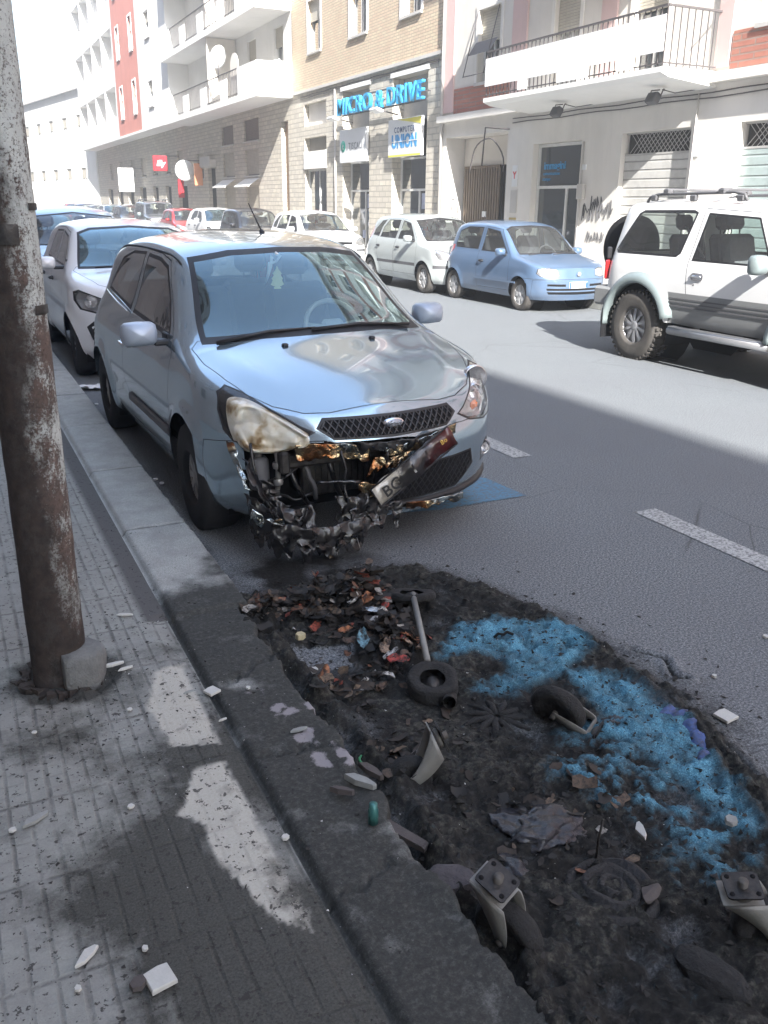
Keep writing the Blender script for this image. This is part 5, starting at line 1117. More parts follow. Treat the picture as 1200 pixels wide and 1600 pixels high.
# --- C: white block with long balconies
bC = thing('balcony_building', 'white apartment building with long balconies and a satellite dish over a stone base', 'building')
hC = [(36.4, 38.4, 4.04, 4.86), (39.9, 41.68, 4.04, 4.80), (36.5, 38.35, 2.72, 3.70), (39.9, 41.68, 2.72, 3.70), (36.6, 38.3, .9, 2.3), (39.9, 41.6, .9, 2.3), (33.0, 33.75, .135, 4.5), (43.0, 44.3, .135, 3.2), (45.0, 46.2, 2.7, 3.9)]
facade('stone_wall', bC, B['stone'], 32.35, 47.0, 0, 5.25, hC)
for h in hC[:6]: window(bC, *h, shutter=.95, sh='roller' if h[3] < 4.5 else 'brownshut', pane='pane', frame='darkframe')
window(bC, *hC[8], shutter=.6); m = MB(); m.box((12.19, 33.37, 2.3), (.03, .73, 4.3)); m.build('door', B['wood'], bC); m = MB(); m.box((12.19, 43.65, 1.66), (.03, 1.28, 3.0)); m.build('door', B['room'], bC)
for a in (37.4, 40.8):
    m = MB(); m.add([(12.0, a-1.0, 2.62), (12.0, a+1.0, 2.62), (11.5, a+1.0, 2.3), (11.5, a-1.0, 2.3)], [(0, 1, 2, 3)]); m.box((11.5, a, 2.29), (.03, 2.0, .06)); m.build('awning', B['white'], bC)
m = MB(); m.box((11.85, 43.65, 3.35), (.3, 1.7, .34)); 
for i in range(9): m.box((11.68, 42.9+i*.19, 3.45), (.05, .12, .40))
m.build('door_canopy', B['conc'], bC)
uC = []
for f in range(5):
    z = 5.45+2.75*f
    for a, b, k in ((33.3, 34.3, 0), (36.4, 37.5, 1), (39.4, 40.4, 0), (42.5, 43.6, 1)): uC.append((a, b, z+(.05 if k else .05), z+2.2))
facade('upper_wall', bC, B['white'], 32.35, 47.0, 5.25, 20.2, uC, x=12.0); mass(bC, B['white'], 32.35, 47.0, 20.2)
for h in uC: window(bC, *h, shutter=random.choice([.3, .6, .5]), sill=False)
for f in range(5):
    z = 5.42+2.75*f; m = MB(); m.box((11.33, 39.7, z-.12), (1.32, 14.5, .22)); o = m.build('balcony', B['white'], bC)
    m = MB(); m.box((10.70, 33.6, z+.45), (.06, 2.2, .92)); m.box((11.34, 32.48, z+.45), (1.22, .06, .92)); m.build('parapet', B['white'], o)
    for yy in (36.6, 39.6, 42.6): m = MB(); m.box((10.70, yy, z+.35), (.05, .9, .70)); m.build('parapet_panel', B['white'], o)
    m = MB(); m.box((10.70, 45.9, z+.45), (.06, 1.9, .92)); m.build('parapet', B['white'], o)
    railing('railing', o, 34.72, 44.94, z, z+.9, 10.70, B['iron'], .2)
    m = MB(); m.box((11.35, 39.0, z+1.3), (1.2, .12, 2.4)); m.build('divider', B['cream'], o)
for i, (yy, zz, r_) in enumerate(((36.9, 6.95, .42),)):
    o = thing('satellite_dish', 'white satellite dish on the first balcony rail of the white building', 'dish', (10.62, yy, zz)); m = MB(); m.lathe([(0, .10), (r_*.5, .08), (r_*.85, .03), (r_, 0), (r_, -.01), (r_*.8, .01), (0, .08)], (0, 0, 0), 'y', 28); d_ = m.build('reflector', M['white_plate'], o); d_.rotation_euler = (.3, 0, .5)
    m = MB(); m.tube([(0, 0, -.1), (0, .02, -.75)], .025, 6); m.tube([(0, .05, -.35), (-.15, -.45, -.1)], .012, 5); m.build('mast', B['iron'], o)
o = thing('table_top', 'round-topped white panel leaning on the balcony beside the satellite dish', 'panel', (10.78, 35.4, 5.46)); m = MB()
m.prism([(.5*math.cos(a_)*1.0, .95+.5*math.sin(a_)) for a_ in [PI*i/14 for i in range(15)]]+[(-.5, .1), (.5, .1)], 0, .04, lambda a, b, h: (h-.0, a, b)); m.build('board', B['cream'], o)
# --- D: red block
for i, (yy, zz, lab) in enumerate(((34.2, 6.1, 'air conditioner box on the lower long balcony of the white building'), (41.4, 8.75, 'air conditioner box on the upper long balcony of the white building'))):
    o = thing('air_conditioner', lab, 'air conditioner', (11.8, yy, zz), 0, 'air conditioners on the balconies'); m = MB(); m.box((0, 0, 0), (.3, .8, .55), bev=.02); m.build('case', B['white'], o); m = MB(); m.lathe([(.2, -.155), (.18, -.16), (.03, -.162), (0, -.162)], (0, -.1, 0), 'x', 20); m.build('fan_grille', B['iron'], o)
bD = thing('red_building', 'red and white apartment building with narrow windows and loggias further down the street', 'building')
hD = [(a, b, z, z+1.1) for a, b, z in ((49, 50.3, 3.1), (52, 53.3, 3.1), (55.2, 56.6, 3.1), (58.6, 60, 3.1), (62, 63.4, 3.1), (66, 67.4, 3.1), (70, 71.4, 3.1))]+[(a, b, .135, 2.5) for a, b in ((48.5, 50.5), (52.2, 53.6), (55.5, 57), (59, 61), (63, 65), (67, 69), (71, 73))]
facade('stone_wall', bD, B['stone'], 47.0, 77.0, 0, 5.3, hD)
for h in hD[:7]: window(bD, *h, shutter=.9)
for h in hD[7:]: m = MB(); m.box((12.2, (h[0]+h[1])/2, 1.3), (.02, h[1]-h[0], 2.3)); m.build('shop_opening', B['room'], bD)
m = MB(); m.box((11.5, 62, 5.36), (1.1, 29.96, .12)); m.build('soffit', B['white'], bD)
hW = [(50.5, 51.6, 6.4+3.22*f, 7.6+3.22*f) for f in range(5)]; facade('white_wall', bD, B['white'], 47.0, 53.9, 5.42, 21.6, hW, x=11.0)
hR = [(a, a+.85, 6.35+3.22*f, 8.05+3.22*f) for f in range(5) for a in (54.95, 58.9)]; facade('red_wall', bD, B['red'], 53.9, 60.9, 5.42, 21.6, hR, x=11.0)
hL = [(a, a+3.6, 6.6+3.22*f, 8.35+3.22*f, 1.3) for f in range(5) for a in (61.3, 65.3, 69.2, 73.1)]; facade('loggia_wall', bD, B['white'], 60.9, 77.0, 5.42, 21.6, hL, x=11.0)
m = MB(); m.box((12.4, 69, 13.5), (.1, 15.8, 16)); m.build('loggia_back', B['cream'], bD)
for h in hW+hR: window(bD, *h, x=11.0, shutter=.4, surround='white')
mass(bD, B['white'], 47.0, 77.0, 21.6, x0=11.0, z0=5.42)
# --- E, F: far blocks
bE = thing('far_building', 'low white building beyond the red one at the end of the street', 'building'); hE = [(a, a+1.4, z, z+1.6) for a in range(80, 128, 4) for z in (2.6, 6.6)]
facade('wall', bE, B['white'], 77.3, 132, 0, 10, hE); mass(bE, B['white'], 77.3, 132, 10)
for h in hE: window(bE, *h, shutter=.5, sill=False)
bF = thing('end_building', 'pale building closing the far end of the street', 'building'); hF = []
m = MB(); m.box((2, 176, 6), (30, 8, 12)); m.build('wall', B['white'], bF)
for a in range(-8, 14, 4):
    for z in (3, 7): m = MB(); m.box((a, 171.96, z+.9), (1.3, .1, 1.8)); m.build('window', B['pane'], bF)
m = MB(); m.box((2, 175.8, 12.2), (31, 9, .4)); m.build('roof', B['conc'], bF)
for o in bE.children_recursive:
    if o.type == 'MESH':
        for v in o.data.vertices: v.co.x -= (v.co.y-77)*.16  # far block sheared to turn its wall sunward, so it comes out whiter
# --- the tall block on the camera's own side: it shades this half of the street
bL = thing('shading_building', 'tall mauve apartment building along the shaded near pavement', 'building'); hl_ = [(a, a+1.2, .9+3.3*f, 2.7+3.3*f) for a in range(-5, 34, 3) for f in range(7)]
def facadeL(mat, y0, y1, z0, z1, holes):
    o = facade('wall', bL, mat, y0, y1, z0, z1, holes, x=0); o.data.transform(Matrix(((-1, 0, 0, -2.6), (0, 1, 0, 0), (0, 0, 1, 0), (0, 0, 0, 1)))); return o
facadeL(B['mauve'], -70, 190, 0, 24.35, hl_); 
for h in hl_:
    m = MB(); m.add([(-2.8, h[0], h[2]), (-2.8, h[1], h[2]), (-2.8, h[1], h[3]), (-2.8, h[0], h[3])], [(0, 1, 2, 3)]); m.build('window', B['curtain'] if (h[0]+h[2]) % 2 < .8 else B['pane'], bL)
m = MB(); m.add([(-2.6, -70, 24.35), (-16, -70, 24.35), (-16, 190, 24.35), (-2.6, 190, 24.35)], [(0, 1, 2, 3)]); m.add([(-16, -70, 0), (-16, 190, 0), (-16, 190, 24.35), (-16, -70, 24.35)], [(0, 1, 2, 3)]); m.add([(-2.6, -70, 0), (-16, -70, 0), (-16, -70, 24.35), (-2.6, -70, 24.35)], [(0, 1, 2, 3)]); m.add([(-2.6, 190, 0), (-16, 190, 0), (-16, 190, 24.35), (-2.6, 190, 24.35)], [(0, 1, 2, 3)]); m.build('roof', B['mauve'], bL)
# --- G: block this side of A (seen only in reflections and from a step aside)
bG = thing('corner_building', 'pale block right of the cream building at the edge of view', 'building'); hG = [(a, a+1.2, 1+3.3*f, 2.9+3.3*f) for a in (-18, -14, -10, -6, -2, 2, 5) for f in range(6)]
facade('wall', bG, B['pink'], -22, 6.9, 0, 21, hG)
for h in hG: window(bG, *h, shutter=random.choice([.3, .5, .8]), sill=False)
mass(bG, B['pink'], -22, 6.9, 21)
# shop-front bits down the street
def fascia(y, z, w, h, x, mat, label, txt=None, tm=None, sz=.3, rnd=False):
    o = thing('hanging_sign', label, 'sign', (x, y, z)); m = MB()
    if rnd: m.lathe([(0, -.05), (w/2, -.05), (w/2, .05), (0, .05)], (0, 0, 0), 'y', 24)
    else: m.box((0, 0, 0), (w, .12, h), bev=.02)
    m.build('board', mat, o); m = MB(); m.tube([(0, 0, h/2), (12-x, 0, h/2)], .02, 5); m.build('bracket', B['iron'], o)
    if txt: text('sign_text', txt, sz, tm, Matrix.Translation((0, -.065, -sz*.3)) @ Matrix.Rotation(PI/2, 4, 'X'), o, .004, .25, .01)
    return o
redm = plain('sign_red_board', (.42, .02, .03), .4)
fascia(50.0, 3.55, .75, .75, 11.0, redm, 'red square hanging sign with white script letters', 'illy', M['white_plate'], .4)
fascia(45.6, 3.1, .95, .9, 11.2, M['white_plate'], 'round white hanging sign beside the stone wall', rnd=True)
fascia(60, 2.9, .95, 1.4, 11.0, M['white_plate'], 'blank white square hanging sign further down the pavement')
fascia(47.8, 2.3, .3, .9, 11.5, redm, 'narrow red banner hanging below the round white sign')
fascia(44.6, 2.9, .4, 1.0, 11.6, plain('sign_orange', (.6, .25, .12), .5), 'small orange sign beside the canopied door')
# ------------------------------------------------------------------ the other cars
def finish(res, root, P, hz=.80, hx=(1.95,), mz=.93, mx=1.2, mw=.77, mm=None, hm=None):
    for s in (1, -1):
        d = [o for o in res['door'] if (o.data.vertices[0].co.y > 0) == (s > 0)]; d.sort(key=lambda o: min(v.co.x for v in o.data.vertices))
        for k, x in enumerate(hx): handle(d[min(k, len(d)-1)], x, s*(interp(P['side'], hz)+.005), hz, hm or M['black'], .13)
        mirror(root, mx, s*mw, mz, s, mm or P['paint'], .17, .125)
    m = MB(); c = P['cowl']; zc = interp(P['top'], c-.05)
    for a, b in ((.5, .02), (0, -.5)): m.tube([(c-.08, a, zc-.005), (c-.06, (a+b)/2, zc+.012), (c-.06, b, zc+.006)], .008, 5)
    m.build('wiper', M['black'], root)
def plate(root, x, z, txt, w=.36, y=0):
    m = MB(); m.box((x, y, z), (.012, w, .10), bev=.003); o = m.build('number_plate', M['white_plate'], root)
    for q in (-1, 1): m = MB(); m.box((x-.007, y+q*(w/2-.02), z), (.002, .035, .09)); m.build('blue_band', M['blue_plate'], o)
    text('plate_text', txt, .085, M['black'], Matrix.Translation(Vector((x-.0075, y, z-.03))) @ Matrix(((0, 0, -1, 0), (-1, 0, 0, 0), (0, 1, 0, 0), (0, 0, 0, 1))), o, .001)
M['getz_paint'] = paint('pale_green_silver', (.50, .54, .53), metal=.35, rough=.3, dirt=.35)
GETZ = with_paint(GETZ, M['getz_paint'], rimmat=M['silver_cap'], tyremat=M['dusty_rubber'], style=STY8, cowl=.90, rr=.68)
getz = thing('silver_hatchback', 'pale silver five-door hatchback parked behind the small light blue car', 'car', (9.32, 15.05, 0), PI/2)
r_ = make_car(GETZ, getz); finish(r_, getz, GETZ, .83, (1.93, 2.86), 1.02, 1.28, .80); plate(getz, .0, .46, '')if 0 else None
M['sei_paint'] = paint('light_blue', (.10, .165, .27), metal=.3, rough=.32, dirt=.35)
SEI = with_paint(SEI, M['sei_paint'], rimmat=M['silver_cap'], tyremat=M['dusty_rubber'], style=STY5, cowl=.82, rr=.68)
sei = thing('small_blue_car', 'small light blue three-door car parked at the far kerb behind the off-road car', 'car', (9.34, 11.98, 0), PI/2)
r_ = make_car(SEI, sei); finish(r_, sei, SEI, .74, (1.86,), .92, 1.14, .70); plate(sei, -.005, .445, '')
m = MB(); m.box((.0, 0, .62), (.02, .07, .07), bev=.02); m.build('badge', M['chrome'], sei); m = MB(); m.box((1.35, .765, .45), (1.25, .012, .03)); m.build('rub_strip', M['sei_paint'], sei)
m = MB(); m.tube([(2.9, 0, 1.40), (3.0, 0, 1.47)], .006, 5); m.build('aerial', M['black'], sei)
m = MB(); m.tube([(-.03, y, .31) for y in (-.5, 0, .5)], .01, 5) if 0 else None
UPm = paint('white_up_paint', (.74, .75, .76), rough=.3, dirt=.2); M['up_paint'] = UPm
UP = with_paint(UP, UPm, rimmat=M['alloy'], tyremat=M['rubber'], style=STY5, cowl=.78)
up = thing('white_hatchback', 'white hatchback parked directly behind the burnt car', 'car', (1.86, 8.76, 0), PI/2)
r_ = make_car(UP, up); finish(r_, up, UP, .86, (1.83, 2.7), 1.06, 1.16, .80)
bv = BVHTree.FromBMesh(UP['bm'])
for o in r_['headlight']:
    s = 1 if o.data.vertices[0].co.y > 0 else -1
    for (yy, zz, rr_) in ((.64, .755, .062), (.54, .72, .045)):
        x = surf(bv, s*yy, zz); 
        if x is not None: m = MB(); m.lathe([(rr_, 0), (rr_*.9, rr_*.4), (rr_*.5, rr_*.8), (0, rr_)], (x+.03, s*yy, zz), 'x', 20); m.build('reflector', M['reflector'], o)
    pts = [(s*a, b) for a, b in [(.42, .685), (.45, .735), (.58, .785), (.72, .835), (.755, .82), (.76, .76), (.72, .69), (.6, .66)]]
    v3 = []
    for a, b in pts: x = surf(bv, a, b) or .3; v3.append((x+.09, a, b))
    v4 = [(v[0]-.075, v[1], v[2]) for v in v3]; m = MB(); m.add(v3+v4, [tuple(range(8))]+[(i, (i+1) % 8, 8+(i+1) % 8, 8+i) for i in range(8)]); m.build('housing', bpy.data.materials['lamp_housing'], o)
for s in (1, -1):
    x = surf(bv, s*.60, .46) or .1; m = MB(); m.lathe([(.058, -.004), (.052, .03), (.0, .035)], (x, s*.60, .46), 'x', 20); m.lathe([(.058, -.004), (.07, -.008), (.07, .01)], (x, s*.60, .46), 'x', 20); o = m.build('fog_light', M['black'], up); m = MB(); m.lathe([(.036, -.002), (.02, .01), (0, .012)], (x+.0, s*.60, .46), 'x', 16); m.build('fog_reflector', M['reflector'], o)
m = MB(); m.tube([(1.42, .08, 1.30), (1.38, .08, 1.27)], .02, 6); m.box((1.40, 0, 1.26), (.03, .24, .06), bev=.02); m.build('rear_view_mirror', M['black'], up)
# SUV
M['paj_paint'] = paint('suv_white', (.72, .72, .71), rough=.35, dirt=.3); M['paj_flare'] = plain('suv_flare_grey', (.20, .24, .24), .45, .2, var=.1); M['paj_clad'] = plain('suv_cladding_grey', (.19, .195, .195), .6, var=.15)
PAJ = with_paint(PAJ, M['paj_paint'], rimmat=M['alloy'], tyremat=M['dusty_rubber'], style=dict(n=10, w0=.06, w1=.10, skew=.10, knob=1, disc=True), cowl=1.12, rr=.56, seatmat=M['greyseat'])
PAJ['cuts'] = [(a, b, c, d, M['paj_clad'] if a == 'cladding' else e) for a, b, c, d, e in PAJ['cuts']]
paj = thing('white_off_roader', 'white off-road car with grey lower cladding and roof rails on the sunny roadside', 'car', (7.906, 4.778, 0), PI/2)
r_ = make_car(PAJ, paj)
for s in (1, -1):
    d = [o for o in r_['door'] if (o.data.vertices[0].co.y > 0) == (s > 0)][0]
    m = MB(); m.box((2.32, s*.842, .985), (.17, .02, .075), bev=.02); m.tube([(2.26, s*.848, .985), (2.27, s*.862, .99), (2.37, s*.862, .99), (2.38, s*.848, .985)], .010, 6); m.build('handle', M['chrome'], d)
    m = MB(); m.lathe([(.011, 0), (0, .004)], (2.36, s*.845, .90), 'y', 10); m.build('lock', M['steel'], d)
    wm = mirror(paj, 1.42, s*.86, 1.16, s, M['paj_flare'], .20, .19)
    for z in (.70, .66, .74): m = MB(); m.box((1.98, s*.838, z), (1.42, .02, .014)); m.build('moulding', M['grey_plastic'], d)
    m = MB(); xw = 3.20; pts = []        # flare lip over the rear wheel
    def fl(xw, a0, a1, name='wheel_flare'):
        m = MB(); vs = []; n = 28; prof = [(.470, .80), (.478, .905), (.50, .915), (.545, .895), (.60, .835)]
        for i in range(n+1):
            a = a0+(a1-a0)*i/n
            for r, y in prof: vs.append((xw+r*math.cos(a), s*y, .385+r*math.sin(a)))
        k = len(prof); m.add(vs, [(i*k+j, i*k+j+1, (i+1)*k+j+1, (i+1)*k+j) for i in range(n) for j in range(k-1)], True)
        o = m.build(name, M['paj_flare'], paj); o.modifiers.new('t', 'SOLIDIFY').thickness = .006
    fl(3.20, -.08, PI-.25); fl(.78, .1, PI-.1)
    m = MB(); m.tube([(1.28, s*.86, .40), (2.62, s*.86, .40)], .045, 10); m.box((1.5, s*.76, .42), (.05, .2, .04)); m.box((2.4, s*.76, .42), (.05, .2, .04))
    for k in range(5): m.box((1.95, s*(.83+.016*k), .447), (1.3, .006, .008))
    m.build('running_board', M['alloy'], paj)
    m = MB(); m.tube([(2.02, s*.60, 1.74), (2.06, s*.60, 1.80), (2.2, s*.60, 1.82), (3.3, s*.60, 1.80), (3.42, s*.60, 1.77), (3.46, s*.60, 1.72)], .016, 8); 
    for x in (2.1, 2.75, 3.35): m.box((x, s*.60, 1.765), (.10, .05, .07), bev=.015)
    m.build('roof_rail', M['grey_plastic'], paj)
    m = MB(); m.box((3.84, s*.775, .96), (.05, .06, .22), bev=.015); m.build('tail_light', M['red_lens'], paj); m = MB(); m.box((3.84, s*.765, 1.15), (.05, .06, .14), bev=.015); m.build('lamp_trim', M['black'], paj)
    m = MB(); m.box((3.69, s*.80, .36), (.012, .24, .34)); m.build('mud_flap', M['matte'], paj)
m = MB()
for x in (2.35, 3.15): m.box((x, 0, 1.85), (.055, 1.26, .025), bev=.008); [m.box((x, s*.60, 1.83), (.09, .07, .05), bev=.01) for s in (1, -1)]
m.build('cross_bar', M['grey_plastic'], paj)
m = MB(); m.box((3.90, 0, .66), (.30, 1.60, .22), bev=.04); m.box((3.80, .80, .66), (.34, .10, .22), bev=.03); m.box((3.80, -.80, .66), (.34, .10, .22), bev=.03); m.build('rear_bumper', M['paj_clad'], paj)
m = MB(); m.lathe([(0, .13), (.33, .12), (.37, .08), (.385, 0), (.37, -.09), (.33, -.11), (0, -.11)], (4.12, .20, 1.20), 'x', 36); m.build('spare_wheel_cover', M['matte'], paj)
m = MB(); m.tube([(2.95, .2, 1.62), (2.9, .25, 1.15)], .02, 6); m.tube([(3.3, .3, 1.62), (2.75, .35, 1.15)], .014, 6); m.build('inner_bar', M['alloy'], paj)
# distant cars: copies with their own paint
def recolour(root, old, new):
    for o in [root]+list(root.children_recursive):
        if o.type == 'MESH':
            for i, s in enumerate(o.material_slots):
                if s.material == old: s.link = 'OBJECT'; s.material = new
dcp = {n: paint('paint_'+n, c, metal=mt, rough=.3, dirt=.2) for n, c, mt in (('black', (.02, .02, .023), .2), ('white', (.72, .72, .72), 0), ('sky', (.30, .45, .60), .2), ('grey', (.16, .17, .18), .5), ('red', (.35, .03, .03), .1), ('navy', (.03, .05, .12), .3), ('silver', (.45, .46, .47), .6))}
FAR = [('getz', 9.25, 21.6, 'white', 'white hatchback behind the pale silver one, its windscreen showing over the burnt car roof', 1.0), ('sei', 9.2, 27.0, 'black', 'black small car between two white ones on the sunny side', 1.06),
       ('up', 9.2, 31.3, 'white', 'white upright hatchback beyond the black small car', 1.0), ('getz', 9.3, 36.5, 'red', 'dark red car whose roof shows beyond the white upright hatchback', .95), ('paj', 9.25, 41.5, 'grey', 'tall dark grey car with bluish windows by the stone wall', .95),
       ('getz', 9.2, 47.5, 'black', 'black hatchback beyond the tall grey car', 1.0), ('up', 9.2, 53.0, 'silver', 'silver hatchback under the round white sign', 1.0), ('sei', 9.2, 58.2, 'grey', 'grey small car near the blank square sign', 1.0), ('getz', 9.2, 63.5, 'navy', 'navy hatchback far along the sunny kerb', 1.0), ('up', 9.2, 69.5, 'red', 'red hatchback farthest along the sunny kerb', 1.0),
       ('getz', 1.9, 13.3, 'sky', 'sky blue car parked behind the white hatchback on the shaded side', 1.06), ('up', 1.9, 18.6, 'navy', 'navy hatchback behind the sky blue car on the shaded side', 1.0), ('sei', 1.9, 24, 'black', 'black small car third behind the white hatchback on the shaded side', 1.0), ('getz', 1.9, 29, 'grey', 'grey hatchback further along the shaded kerb', 1.0), ('up', 1.9, 35, 'silver', 'silver hatchback far along the shaded kerb', 1.0), ('getz', 1.9, 42, 'black', 'black hatchback farthest along the shaded kerb', 1.0)]
SRC = {'getz': (getz, M['getz_paint']), 'sei': (sei, M['sei_paint']), 'up': (up, M['up_paint']), 'paj': (paj, M['paj_paint'])}
for kind, x, y, colr, lab, sc in FAR:
    src, pm = SRC[kind]; c = copy_tree(src); c.name = 'parked_car'; c.location = (x, y, 0); c.scale = (sc, sc, sc); recolour(c, pm, dcp[colr]); c['label'] = lab; c['group'] = 'cars parked along both kerbs'
# ------------------------------------------------------------------ pole, block, debris
random.seed(21)
t = NT('rusty_pole_paint'); g = t.n('SeparateXYZ'); t.l(t.coord('Object'), g.inputs[0]); z = g.outputs[2]
def vn(sc, s=(1, 1, .6), d=6, r=.75): return t.noise(sc, d, r, sc=s)
base = t.mix(t.noise(60, 4, .7), (.34, .37, .35), (.52, .54, .51)); rust = t.ramp(t.noise(35, 5, .7), [(.3, (.025, .015, .012)), (.55, (.085, .048, .036)), (.75, (.17, .12, .10))])
mott = t.math('MULTIPLY', t.math('SUBTRACT', t.noise(120, 4, .8), .5), .55)
a = t.ramp(t.math('ADD', t.math('ADD', vn(11, (1, 1, .45)), mott), t.math('MULTIPLY', t.math('SUBTRACT', 2.1, z), .06)), [(.51, 0.0), (.60, .92)])
c = t.mix(a, base, rust); pit = t.ramp(t.noise(95, 5, .8), [(.555, 0.0), (.60, 1.0)]); c = t.mix(t.math('MULTIPLY', pit, .85), c, (.045, .028, .022))
lft = t.math('ADD', t.math('MULTIPLY', g.outputs[0], -3.6), t.math('MULTIPLY', g.outputs[1], 1.0))
hot = t.ramp(t.math('ABSOLUTE', t.math('SUBTRACT', z, 1.20)), [(.25, .40), (.95, 0.0)])
low = t.ramp(z, [(.15, .70), (.85, 0.0)])
s = t.ramp(t.math('ADD', t.math('ADD', t.math('MULTIPLY', lft, 1.15), t.math('ADD', hot, low)), t.math('MULTIPLY', t.math('SUBTRACT', vn(5), .5), .9)), [(.10, 0.0), (.34, 1.0)])
s = t.math('MULTIPLY', s, .96)
c = t.mix(s, c, t.ramp(t.noise(30, 5, .7), [(.3, (.014, .012, .011)), (.7, (.05, .038, .032))]))
t.set(col=c, rough=.75, spec=.3); t.bump(t.math('ADD', t.noise(45, 6, .75), t.math('MULTIPLY', a, .5)), .7, .006); M['pole'] = t.m
PX, PY = .175, 2.90
pole = thing('street_pole', 'rusted scorched steel pole standing on the pavement at the left', 'pole', (PX, PY, .10)); m = MB()
prof = [(.094, 0), (.092, .02)]+[(.0905-.0045*i/60, .02+4.2*i/60) for i in range(61)]; m.lathe(prof, (0, 0, 0), 'z', 40, wob=lambda v: v+Vector((v.x, v.y, 0))*.035*noise.noise(v*9)); sh = m.build('shaft', M['pole'], pole)
for zz, a0, a1, h in ((1.55, -.80, -.05, .010), (1.475, -2.9, -1.25, .028), (1.26, -1.0, -.15, .014)):
    m = MB(); m.lathe([(.0925, -h), (.0935, -h*.5), (.0935, h*.5), (.0925, h)], (0, 0, zz), 'z', 16, a0=a0, a1=a1); m.build('tape_band', M['scorched'], pole)
m = MB()
for k in range(46):
    a_ = 2*PI*k/46+random.uniform(-.1, .1); m.box((math.cos(a_)*random.uniform(.11, .15), math.sin(a_)*random.uniform(.11, .15), .018), (random.uniform(.015, .045), random.uniform(.012, .035), random.uniform(.01, .03)), Matrix.Rotation(a_+random.uniform(-.6, .6), 3, 'Z'), jit=.006)
m.build('broken_collar', plain('collar_rust', (.035, .028, .024), .95, var=.4, scale=30, bump=.5), pole)
def rock(name, label, cat, c, size, mat, seed, flat=1.0, rz=0, group=None, tilt=0, sharp=.25, n=14):
    random.seed(seed); bm = bmesh.new()
    for _ in range(n): v = Vector([random.uniform(-1, 1) for _ in range(3)]).normalized(); [setattr(v, a, getattr(v, a)) for a in 'xyz']; bm.verts.new((v.x*size[0], v.y*size[1], v.z*size[2]))
    bmesh.ops.convex_hull(bm, input=bm.verts); me = bpy.data.meshes.new(name); bm.to_mesh(me); bm.free(); me.materials.append(mat)
    o = link(bpy.data.objects.new(name, me)); o.location = c; o.rotation_euler = (tilt, 0, rz); return tag(o, label, cat, group)
conc = plain('block_concrete', (.15, .155, .15), .95, var=.5, scale=22, bump=1.0, bscale=70)
m = MB(); n = 22; vs = []
prof = [(.0, .135), (.086, .135), (.098, .12), (.102, .09), (.100, .03), (.09, 0)]; 
for k in range(28):
    a_ = 2*PI*k/28
    for r_, h in prof:
        rr_ = r_*(1+.12*noise.noise(Vector((math.cos(a_)*1.5, math.sin(a_)*1.5, h*8)))+.05*noise.noise(Vector((math.cos(a_)*5, math.sin(a_)*5, h*25)))); x_ = rr_*math.cos(a_); y_ = rr_*math.sin(a_)
        if x_ < -.035: x_ = -.035+(x_+.035)*.15
        vs.append((x_*1.05, y_*.85, h+.006*noise.noise(Vector((x_*30, y_*30, 0)))))
k_ = len(prof); m.add(vs, [(i*k_+j, i*k_+j+1, ((i+1) % 28)*k_+j+1, ((i+1) % 28)*k_+j) for i in range(28) for j in range(k_-1)], True)
tag(m.build('concrete_block', conc, None, loc=(G(115, 1070, .11).x+.015, G(115, 1070, .11).y+.02, .10)), 'rough grey concrete block against the foot of the rusty pole', 'block')
# tile chips
chip = plain('pale_stone_chip', (.46, .46, .43), .85, var=.15, scale=60, bump=.3, bscale=200); dchip = plain('dark_stone_chip', (.075, .065, .062), .9, var=.3, scale=40, bump=.4); gchip = plain('grey_stone_chip', (.24, .25, .24), .85, var=.3, scale=50, bump=.4)
def slab(px, py, z, outline, size, h, mat, label, rz=0, name='tile_fragment', cat='fragment', group='broken tile fragments', tilt=0):
    m = MB(); random.seed(int(px*7+py)); p = [(x*size, y*size) for x, y in outline]; q = [(x*.94+random.uniform(-.002, .002), y*.94) for x, y in p]; n = len(p)
    vs = [(x, y, 0) for x, y in p]+[(x, y, h*.75) for x, y in p]+[(x, y, h) for x, y in q]
    m.add(vs, [tuple(range(n-1, -1, -1)), tuple(range(2*n, 3*n))]+[(i+k*n, (i+1) % n+k*n, (i+1) % n+(k+1)*n, i+(k+1)*n) for i in range(n) for k in (0, 1)])
    o = m.build(name, mat); o.location = G(px, py, z)+Vector((0, 0, .002)); o.rotation_euler = (tilt, tilt*.6, rz); return tag(o, label, cat, group)
TRI = [(-.9, -.35), (-.3, -.4), (.5, -.1), (.95, .25), (.8, .45), (.1, .5), (-.3, .2)]; SQ = [(-.5, -.45), (.45, -.5), (.5, .42), (.1, .5), (-.42, .46)]; SH = [(-.9, -.1), (-.2, -.25), (.8, -.15), (.9, .05), (.3, .22), (-.5, .2)]; IR = [(-.5, -.3), (0, -.5), (.5, -.2), (.4, .4), (-.1, .5), (-.55, .2)]
Zp = .134
slab(135, 1498, Zp, TRI, .034, .009, chip, 'largest pale triangular tile fragment at the lower left of the pavement', .3)
slab(250, 1533, Zp, SQ, .058, .012, chip, 'pale square tile fragment at the bottom of the pavement', .25)
slab(217, 1541, Zp, IR, .032, .012, dchip, 'dark brown fragment touching the pale square one', .2)
slab(55, 1283, Zp, SH, .045, .010, gchip, 'long grey shard by the left edge of the pavement', .55, tilt=.12)
slab(20, 1299, Zp, IR, .018, .006, chip, 'tiny pale fragment left of the long grey shard', 0)
slab(331, 1082, .126, SQ, .045, .008, chip, 'pale square tile lying on the joint between pavement and kerb', .5)
slab(296, 1082, Zp, SH, .024, .004, gchip, 'thin pale shard on the upper clean patch', .1)
slab(195, 962, Zp, SH, .036, .006, chip, 'pale narrow shard right of the pole above the block', -.4)
